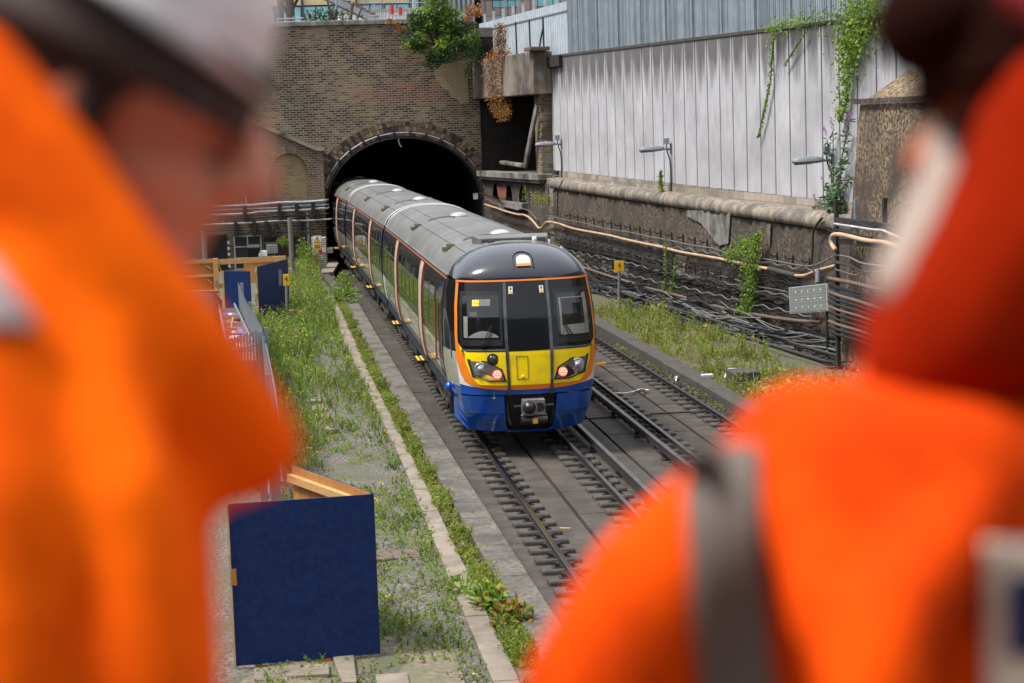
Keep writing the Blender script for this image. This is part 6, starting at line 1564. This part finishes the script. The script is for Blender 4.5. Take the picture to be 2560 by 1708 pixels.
# van-white light patches: plain white site cabin behind the stair
cb=thing('white_cabin','white site cabin glimpsed between stair and bush','cabin',T(68,2,9.4))
MB().lb(68,72,-1.0,3.4,9.2,11.9).build('wall','white',cb); MB().lb(67.9,72.1,-1.1,3.5,11.9,12.0).build('roof','bgrey',cb)
b=MB(); b.lb(67.96,67.995,.2,1.2,10.2,11.4); b.build('window','wglass',cb)
# street trees
def tree(x,y0,y1,s,r,lab,lean=0,cr=1.6,n=1500,m='leafdark',spread=1.5):
    base=onS(x,y0,s); top=onS(x+lean,y1,s); base=V((base.x,base.y,9.2)); t=thing('street_tree',lab,'tree',base)
    b=MB(); b.tube(crv([base,base+(top-base)*.5+B*.05,top],4),[r*(1.2-.05*k) for k in range(9)],8)
    for k in range(7):
        q=base+(top-base)*ru(.55,1); e=q+V((ru(-1,1),ru(-.6,.6),ru(.5,1.4)))*spread; b.tube(crv([q,(q+e)/2+Z*.1,e],3),[r*.45,r*.4,r*.33,r*.27,r*.2,r*.12,r*.06],5)
    b.build('trunk','bark',t)
    b=MB()
    for k in range(16):
        c=top+V((ru(-1,1),ru(-.7,.7),ru(-.1,1.3)))*spread; cloud(b,c,cr*.4,cr*.4,cr*.3,n//16,.12,.25,edge=.2,flat=.3)
    b.build('crown',m,t)
tree(722,62,-30,57,.22,'street tree with a thick dark trunk left of the teal windows')
tree(698,62,-25,58,.16,'slimmer street tree trunk beside the white helmet',cr=1.3)
for i,(x,y,n,l) in enumerate([(800,45,260,'leafy shrub behind the parapet under the stair'),(865,45,120,'thin shrub with bare dark stems beside the stair')]):
    b=MB(); c=onS(x,y,55); cloud(b,c,.8,.4,.4,n,.10,.2,edge=.1,flat=.3); sh=thing('parapet_shrub',l,'shrub',V((c.x,c.y,9.5))); b.build('foliage','leafdark',sh)
    b=MB()
    for k in range(5): b.tube([V((c.x,c.y,9.4)),c+V((ru(-.9,.9),0,ru(.2,1.0)))],.04,5)
    b.build('stems','bark',sh)
# greenery beyond the palisade
for k,(s,h,l) in enumerate([(24,10.2,'tree crown showing through the palisade at its middle'),(14,10.4,'tree crown showing through the near palisade'),(33,10.0,'tree crown behind the far palisade')]):
    p=W(s,8,-3.2); t=thing('hidden_tree',l,'tree',p); b=MB(); b.tube([p-Z*1,p+Z*2.2],[.16,.1],7)
    b.build('trunk','bark',t); b=MB()
    for j in range(10): cloud(b,p+Z*(1.6+ru(-1,1.4))+WD*ru(-2.5,2.5)+WN*ru(-.6,.4),.9,.7,.7,130,.12,.24,edge=.2)
    b.build('crown','leafivy',t)
b=MB(); b.wb(-30,60,-20,-.95,7.2,7.85); struct(b.build('upper_ground','dirt'))
# unseen masses added round the cutting to block sky light and darken train reflections
t=thing('left_shade_wall','unseen dark brick wall added far left to darken the cutting and reflections','wall',T(5,-17,0)); MB().lb(-36,SB-.1,-17.5,-17,-.3,8.5).build('face','brickdark',t)
t=thing('rear_sky_blocker','unseen dark brick building added behind the footbridge to block sky light','building',V((0,-14,0))); b=MB(); b.box((0,-18,8),26,4,9,(V((1,0,0)),V((0,1,0)),Z)); b.build('wall','brickdark',t)
for k in range(12): MB().box((-22+k*4,-13.97,9.5),.8,.03,1.1,(V((1,0,0)),V((0,1,0)),Z)).build('window','wglass',t)  # windows of the unseen added rear building
# ---------------------------------------------------------------- people on the footbridge
from mathutils.bvhtree import BVHTree
DECK=4.27
mat('eyewet',(.10,.06,.045),None,5,.4); mat('capblack',(.016,.004,.003),None,5,.95,spec=.05); mat('hoodshaded',(.28,.015,.0008),(.18,.008,.0006),3,.95,spec=.05); mat('stripgrey',(.42,.33,.33),None,5,.6); mat('skinred',(.42,.12,.05),(.34,.09,.035),6,.6); mat('hairred',(.045,.006,.004),(.03,.004,.003),20,.8); mat('badgecream',(.85,.66,.52),None,5,.7); mat('beard2',(.36,.28,.24),(.30,.24,.20),20,.8)
b=MB(); b.box((0,-.6,DECK-.1),3.2,2.55,.1,(V((1,0,0)),V((0,1,0)),Z)); struct(b.build('footbridge_deck','concrete'))
b=MB(); b.box((0,1.98,DECK+.36),3.2,.06,.36,(V((1,0,0)),V((0,1,0)),Z)); tag(b.build('bridge_parapet','weather'),'low concrete parapet of the footbridge below the two people','parapet')
US=[(math.cos(2*math.pi*i/12)*math.sin(math.pi*j/8),math.sin(2*math.pi*i/12)*math.sin(math.pi*j/8),math.cos(math.pi*j/8)) for j in range(1,8) for i in range(12)]
UF=[(j*12+i,j*12+(i+1)%12,(j+1)*12+(i+1)%12,(j+1)*12+i) for j in range(6) for i in range(12)]+[tuple(range(12))[::-1],tuple(72+i for i in range(12))]
def sph(b,c,r,ax=None,k=(1,1,1)):
    X,Y,Q=ax or (V((1,0,0)),V((0,1,0)),Z)
    b.add([c+X*u[0]*r*k[0]+Y*u[1]*r*k[1]+Q*u[2]*r*k[2] for u in US],[f[::-1] for f in UF])
def chain(b,pts):
    for (p,r),(q,t) in zip(pts,pts[1:]):
        n=max(1,int((q-p).length/(min(r,t)*.3)))
        for i in range(n+1): f=i/n; sph(b,p+(q-p)*f,r+(t-r)*f)
def flesh(b,name,m,parent,vox,sm=4):
    o=b.build(name,m,parent,smooth=True); r=o.modifiers.new('remesh','REMESH'); r.mode='VOXEL'; r.voxel_size=vox; r.use_smooth_shade=True
    s=o.modifiers.new('smooth','SMOOTH'); s.factor=.6; s.iterations=sm; return o
def hand(b,w,dr,side,up_):  # wrist, finger direction, thumb side, back-of-hand normal
    dr=dr.normalized(); side=side.normalized(); up_=up_.normalized()
    sph(b,w+dr*.05,.04,(dr,side,up_),(1.05,1.0,.38)); chain(b,[(w-dr*.03,.026),(w+dr*.03,.024)])
    for i,(o_,L) in enumerate([(-.030,.062),(-.010,.078),(.011,.082),(.031,.074)]):
        p=w+dr*.083+side*o_; q=p+dr*L*.5-up_*.012; e=q+dr*L*.35-up_*.03
        chain(b,[(w+dr*.05+side*o_*.8,.011),(p,.0095),(q,.0088),(e,.0075)])
    p=w+dr*.03+side*.036; chain(b,[(w+dr*.02+side*.02,.016),(p,.013),(p+side*.022+dr*.03,.011),(p+side*.024+dr*.055-up_*.015,.009)])
def person(lab,cfg):
    hc=near(*cfg['head']); f=cfg['f']; f=(rt*f[0]-up*f[1]).normalized(); sgn=cfg['sgn']
    side=fw.copy(); c=side.cross(f); c=c if c.z<0 else -c  # down-of-head
    feet=V((cfg['fx'],cfg['fy'],DECK)); P=thing('person',lab,'person',feet)
    hd=(f,side,c)
    b=MB()
    sph(b,hc-c*.012-f*.008,.1,hd,(.98,.77,1.02)); sph(b,hc+f*.035+c*.055,.07,hd,(.85,.78,.9)); 
    chain(b,[(hc+f*.05+c*.085,.038),(hc+f*.085+c*.095,.024)])
    chain(b,[(hc+f*.088-c*.012,.015),(hc+f*.108+c*.014,.016),(hc+f*.121+c*.028,.0165),(hc+f*.104+c*.04,.014)])
    for q in (-.016,.016): sph(b,hc+f*.104+side*q+c*.038,.009); sph(b,hc+f*.082+side*q*2.1-c*.012,.018,hd,(.6,1.1,.6))
    chain(b,[(hc+f*.092+c*.060-side*.018,.008),(hc+f*.101+c*.058,.009),(hc+f*.092+c*.060+side*.018,.008)]); chain(b,[(hc+f*.092+c*.070-side*.014,.008),(hc+f*.099+c*.070,.0095),(hc+f*.092+c*.070+side*.014,.008)])
    for q in (-1,1):
        e=hc+side*q*.078-f*.005+c*.02; sph(b,e,.03,hd,(.62,.3,1.05)); sph(b,e+c*.026,.012)
    nk=near(*cfg['neck']); chain(b,[(hc-f*.015+c*.06,.056),(nk,.060)])
    sh=[near(*p) for p in cfg['sh']]; hip=V((feet.x,feet.y,DECK+.92)); ch=(sh[0]+sh[1])/2-Z*.05
    chain(b,[(nk,.06),(ch,.085),(ch-Z*.28,.10),(hip,.11)]); 
    el=[];wr_=[]
    for k in (0,1):
        chain(b,[(ch,.07),(sh[k],.05)]); e=V(cfg['el'][k]); w=V(cfg['wr'][k]); el.append(e); wr_.append(w)
        chain(b,[(sh[k],.048),(e,.036),(w,.026)]); d_=(w-e).normalized(); s_=d_.cross(Z).normalized()*(1 if k else -1); hand(b,w,V((d_.x,d_.y,-.15)),s_,Z)
    ft=[feet+V((sgn*.02,-.13,0)),feet+V((0,.13,0))]; hp=[hip+V((0,-.09,-.03)),hip+V((0,.09,-.03))]
    for k in (0,1):
        kn=(hp[k]+ft[k])/2+V((sgn*.03,0,.02)); chain(b,[(hp[k],.088),(kn,.055),(ft[k]+Z*.09,.04)]); chain(b,[(ft[k]+Z*.05,.04),(ft[k]+V((sgn*.15,0,.04)),.035)])
    body=flesh(b,'body',cfg['skin'],P,.007,3)
    b=MB()
    for q in (-1,1): sph(b,hc+f*.090+side*q*.033-c*.002,.011)
    # eyes as one tiny pair per person would be two pieces: make each its own
    for q in (-1,1):
        e=MB(); sph(e,hc+f*.088+side*q*.033-c*.002,.010); e.build('eye','eyewet',P,smooth=True)
    # jacket
    b=MB()
    for chn in cfg['jk']: chain(b,[(near(x,y,d_),r) for x,y,d_,r in chn])
    chain(b,[(ch-Z*.04,.11),(ch-Z*.3,.13),(hip+Z*.0,.15)])
    for k in (0,1): chain(b,[(sh[k],.075),(el[k],.06),(wr_[k]-(wr_[k]-el[k]).normalized()*.03,.046)])
    jk=flesh(b,'jacket',cfg.get('cloth','hivis'),P,.011,6)
    b=MB()
    for k in (0,1):
        kn=(hp[k]+ft[k])/2+V((sgn*.03,0,.02)); chain(b,[(hip,.13),(hp[k],.11),(kn,.078),(ft[k]+Z*.1,.075)])
    flesh(b,'trousers','trousers',P,.016,4)
    for k in (0,1):
        e=MB(); chain(e,[(ft[k]+Z*.12,.055),(ft[k]+Z*.06,.05),(ft[k]+V((sgn*.16,0,.05)),.045)]); flesh(e,'boot','boot',P,.012,2)
    # hair
    b=MB(); n=0; rows=[]
    for i in range(11):
        th=math.pi*(i/10)*.70; r=[]
        for k in range(25):
            ph=2*math.pi*k/24; lim=th
            dx=math.cos(ph)*math.sin(lim); dy=math.sin(ph)*math.sin(lim); dz=-math.cos(lim)
            cut=1.0-(.20*(i-5) if i>5 else 0)*max(0,dx)
            r.append(hc-c*.012-f*.014+f*dx*.106*cut+side*dy*.086+c*dz*.108)
        rows.append(r)
    b.grid(rows); hr=b.build('hair',cfg.get('hair','hair'),P,smooth=True); so=hr.modifiers.new('thick','SOLIDIFY'); so.thickness=.006
    return P,hc,f,side,c,jk,hd
def helmet(P,hc,f,side,c,m,pm,oc,ax,peak,tiltc=0):
    b=MB(); rows=[]; o=hc-c*oc
    for i in range(13):
        th=math.pi/2*i/12; rows.append([o+f*math.cos(2*math.pi*k/32)*math.sin(th)*ax[0]+side*math.sin(2*math.pi*k/32)*math.sin(th)*ax[1]-c*math.cos(th)*ax[2] for k in range(33)])
    rows.append([o+f*math.cos(2*math.pi*k/32)*(ax[0]+.008+(peak*max(0,math.cos(2*math.pi*k/32))**3))+side*math.sin(2*math.pi*k/32)*(ax[1]+.008)+c*(.006+.012*max(0,math.cos(2*math.pi*k/32))) for k in range(33)])
    rows.append([o+f*math.cos(2*math.pi*k/32)*(ax[0]-.012)+side*math.sin(2*math.pi*k/32)*(ax[1]-.012)+c*.004 for k in range(33)])
    for i in range(6): 
        th=math.pi/2*(1-i/5.001); rows.append([o+f*math.cos(2*math.pi*k/32)*math.sin(th)*(ax[0]-.014)+side*math.sin(2*math.pi*k/32)*math.sin(th)*(ax[1]-.014)-c*math.cos(th)*(ax[2]-.014) for k in range(33)])
    b.grid(rows,mf=lambda i,j:0); h=b.build('helmet',m,P,smooth=True)
    return h
def drape(ob,pts,wid,th=.004,lift=.004,last=1.27):
    dg=bpy.context.evaluated_depsgraph_get(); dg.update(); ev=ob.evaluated_get(dg); tr=BVHTree.FromObject(ob,dg); mw=V(wl(ob))
    rows=[]
    for (x,y) in pts:
        r=[]
        for k in range(7):
            xx=x+wid*(k/6-.5); d=ray(xx,y).normalized(); h=tr.ray_cast(EY-mw,d)
            if h[0] is not None: last=(h[0]-(EY-mw)).length
            r.append(EY+d*((last or 1.25)-lift))
        rows.append(r)
    return rows
def ribbon(rows,name,m,P,th=.004):
    b=MB(); b.grid(rows); o=b.build(name,m,P,smooth=True); s=o.modifiers.new('thick','SOLIDIFY'); s.thickness=th; return o
# person with the white helmet, head bowed to the right
cx=near(-30,900,1.32)
P,hc,f,side,c,jk,hd=person('person in orange hi-vis jacket and white helmet, head bowed towards the train',dict(head=(300,170,1.33),f=(.89,.45),sgn=1,fx=cx.x-.02,fy=1.30,neck=(110,640,1.36),
  sh=[(0,1080,1.24),(60,1000,1.52)],skin='skin',
  el=[(cx.x-.05,1.12,5.22),(cx.x-.02,1.55,5.22)],wr=[(cx.x+.12,1.34,5.12),(cx.x+.14,1.72,5.12)],
  jk=[[(-120,250,1.24,.058),(45,450,1.24,.057),(235,705,1.24,.054),(395,900,1.26,.055),(600,1110,1.32,.044)],
      [(-180,640,1.30,.08),(60,1000,1.28,.085),(150,1290,1.28,.104),(150,1800,1.29,.112)],
      [(230,900,1.20,.030),(330,1250,1.17,.032),(380,1750,1.17,.036)],[(-40,820,1.19,.045),(10,1250,1.16,.045),(0,1750,1.16,.05)]]))
helmet(P,hc-f*.016,f,side,c,'helmet','helmet',.040,(.106,.106,.108),.006)
b=MB(); rows=[]
for j in range(5): rows.append([hc-c*(.040-.012*j)-f*.010+f*math.cos(2*math.pi*k/28)*(.101+.002*j)+side*math.sin(2*math.pi*k/28)*(.092+.001*j) for k in range(29)])
b.grid(rows); hb_=b.build('helmet_harness','hair',P,smooth=True); so=hb_.modifiers.new('thick','SOLIDIFY'); so.thickness=.006
b=MB(); b.tube(crv([hc+side*-.085-f*.0+c*.0,hc-side*.082+f*.02+c*.06,hc-side*.05+f*.05+c*.105,hc+f*.07+c*.125]),.006,6); b.build('chin_strap','black',P)
for q in (-1,1): b=MB(); b.tube([hc+side*q*.080-f*.01-c*.005,hc+side*q*.072+f*.085+c*.002],.004,5); b.build('glasses_arm','black',P)
rows=drape(jk,[(-90+k*12,660+k*18) for k in range(10)],150); ribbon(rows,'reflective_strip','stripgrey',P)
# person at the right, seen from behind and turned left
cx=near(2350,1300,1.36)
P,hc,f,side,c,jk,hd=person('person in orange hi-vis jacket with orange hood painted dark for shade, grey back strap and pale beard',dict(head=(2715,235,1.38),f=(-.98,.17),sgn=-1,fx=cx.x+.04,fy=1.42,neck=(2660,640,1.40),
  sh=[(2060,1200,1.33),(3050,1220,1.45)],skin='skinred',hair='hairred',cloth='hivisb',
  el=[(cx.x-.22,1.36,5.22),(cx.x+.30,1.5,5.28)],wr=[(cx.x-.26,1.62,5.12),(cx.x+.22,1.72,5.12)],
  jk=[[(1845,1290,1.32,.050),(1650,1480,1.32,.056),(1500,1760,1.34,.060)],[(1850,1290,1.32,.048),(2085,1165,1.33,.056),(2350,1135,1.34,.062),(2700,1130,1.38,.07)],
      [(2200,1400,1.36,.10),(2330,1700,1.36,.12)],[(2180,1250,1.33,.07),(2350,1300,1.33,.085)],[(2600,1450,1.38,.14),(2600,1750,1.38,.15)],
      [(2560,760,1.42,.07),(2760,700,1.44,.07)],[(2300,960,1.40,.05),(2600,850,1.42,.08)],
      [(2010,1250,1.27,.025),(2060,1500,1.23,.03),(2200,1750,1.20,.035)],[(2480,1200,1.26,.03),(2300,1450,1.21,.03),(2160,1750,1.19,.03)],[(2200,1110,1.28,.035),(2420,1150,1.26,.035)],[(2150,1200,1.30,.06),(2270,1330,1.29,.07),(2400,1250,1.30,.07)]]))
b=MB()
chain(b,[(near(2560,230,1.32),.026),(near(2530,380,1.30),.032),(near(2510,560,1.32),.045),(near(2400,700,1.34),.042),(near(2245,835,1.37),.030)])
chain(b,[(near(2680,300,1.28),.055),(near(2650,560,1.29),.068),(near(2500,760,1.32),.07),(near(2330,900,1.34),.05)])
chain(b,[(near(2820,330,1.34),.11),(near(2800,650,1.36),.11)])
flesh(b,'hood','hoodshaded',P,.009,5)  # hood and collar of the orange jacket, their shade painted in as dark red
helmet(P,hc,f,side,c,'capblack','black',.028,(.118,.110,.118),.0)
b=MB(); chain(b,[(near(2560,-30,1.27),.02),(near(2700,30,1.25),.03)]); flesh(b,'cap_badge','helmetred',P,.006)
b=MB(); sph(b,near(2350,50,1.37),.1,(f,side,c),(.48,.62,.42)); b.build('cap_peak','capblack',P,smooth=True)
b=MB(); chain(b,[(near(2362,450,1.35),.020),(near(2350,580,1.34),.026),(near(2285,700,1.34),.031)]); chain(b,[(near(2360,430,1.39),.020),(near(2285,700,1.39),.03)]); flesh(b,'beard','beard2',P,.007)
b=MB(); chain(b,[(near(2368,360,1.37),.017),(near(2362,440,1.37),.020)]); flesh(b,'moustache','beard2',P,.006)
rows=drape(jk,[(1806+(k/14)**2*45,1118+k*46) for k in range(18)],186); ribbon(rows,'reflective_strap','reflect',P)
def badge(x0,x1,y0,y1,nm,m,P,lift):
    pts=[(0,y0+(y1-y0)*k/8) for k in range(9)]; rows=[]
    rows=drape(jk,[((x0+x1)/2,y) for _,y in pts],x1-x0,lift=lift); return ribbon(rows,nm,m,P,.002)
bg=badge(2460,2800,1350,1900,'back_badge','badgecream',P,.004)
badge(2520,2730,1440,1640,'badge_emblem','badgeblue',bg,.008)
# ---------------------------------------------------------------- camera, light
cam=bpy.data.cameras.new('camera'); co=bpy.data.objects.new('camera',cam); C.objects.link(co)
M=Matrix((rt,up,-fw)).transposed().to_4x4(); M.translation=EY; co.matrix_world=M
cam.sensor_width=36; cam.lens=FPX/2560*36; cam.clip_end=1000; cam.clip_start=.05
cam.dof.use_dof=True; cam.dof.focus_distance=36.5; cam.dof.aperture_fstop=3.0
sc.camera=co
w=bpy.data.worlds.new("World"); sc.world=w; w.use_nodes=True; nt=w.node_tree
sky=nt.nodes.new('ShaderNodeTexSky'); sky.sky_type='NISHITA'; sky.sun_disc=False
EL=math.radians(60); AZ=math.radians(-108)   # sun direction: behind the camera, to the left
sky.sun_elevation=EL; sky.sun_rotation=AZ; sky.dust_density=6; sky.air_density=1; sky.ozone_density=1
mx=nt.nodes.new('ShaderNodeMix'); mx.data_type='RGBA'; mx.inputs[0].default_value=.72; mx.inputs[7].default_value=(1,1,1,1)
tc=nt.nodes.new('ShaderNodeTexCoord'); sp=nt.nodes.new('ShaderNodeSeparateXYZ'); nt.links.new(tc.outputs['Generated'],sp.inputs[0])
rp_=nt.nodes.new('ShaderNodeValToRGB'); e=rp_.color_ramp; e.elements[0].position=0; e.elements[0].color=(.36,.38,.41,1); e.elements[1].position=1; e.elements[1].color=(1.08,1.10,1.15,1); nt.links.new(sp.outputs[2],rp_.inputs[0])
vm=nt.nodes.new('ShaderNodeVectorMath'); vm.operation='SCALE'; vm.inputs[3].default_value=9.5; nt.links.new(rp_.outputs[0],vm.inputs[0]); nt.links.new(vm.outputs[0],mx.inputs[7])
nt.links.new(sky.outputs[0],mx.inputs[6]); nt.links.new(mx.outputs[2],nt.nodes['Background'].inputs[0]); nt.nodes['Background'].inputs[1].default_value=.10
sd=V((math.sin(AZ)*math.cos(EL),math.cos(AZ)*math.cos(EL),math.sin(EL)))
s=bpy.data.lights.new('sun','SUN'); s.energy=2.6; s.angle=math.radians(14); s.color=(1,.955,.89)
so_=bpy.data.objects.new('sun',s); C.objects.link(so_); so_.rotation_euler=(-sd).to_track_quat('-Z','Y').to_euler()
sc.view_settings.view_transform='Standard'; sc.view_settings.look='None'; sc.view_settings.gamma=1; sc.view_settings.exposure=EXPO
sc.render.resolution_x=1024; sc.render.resolution_y=683
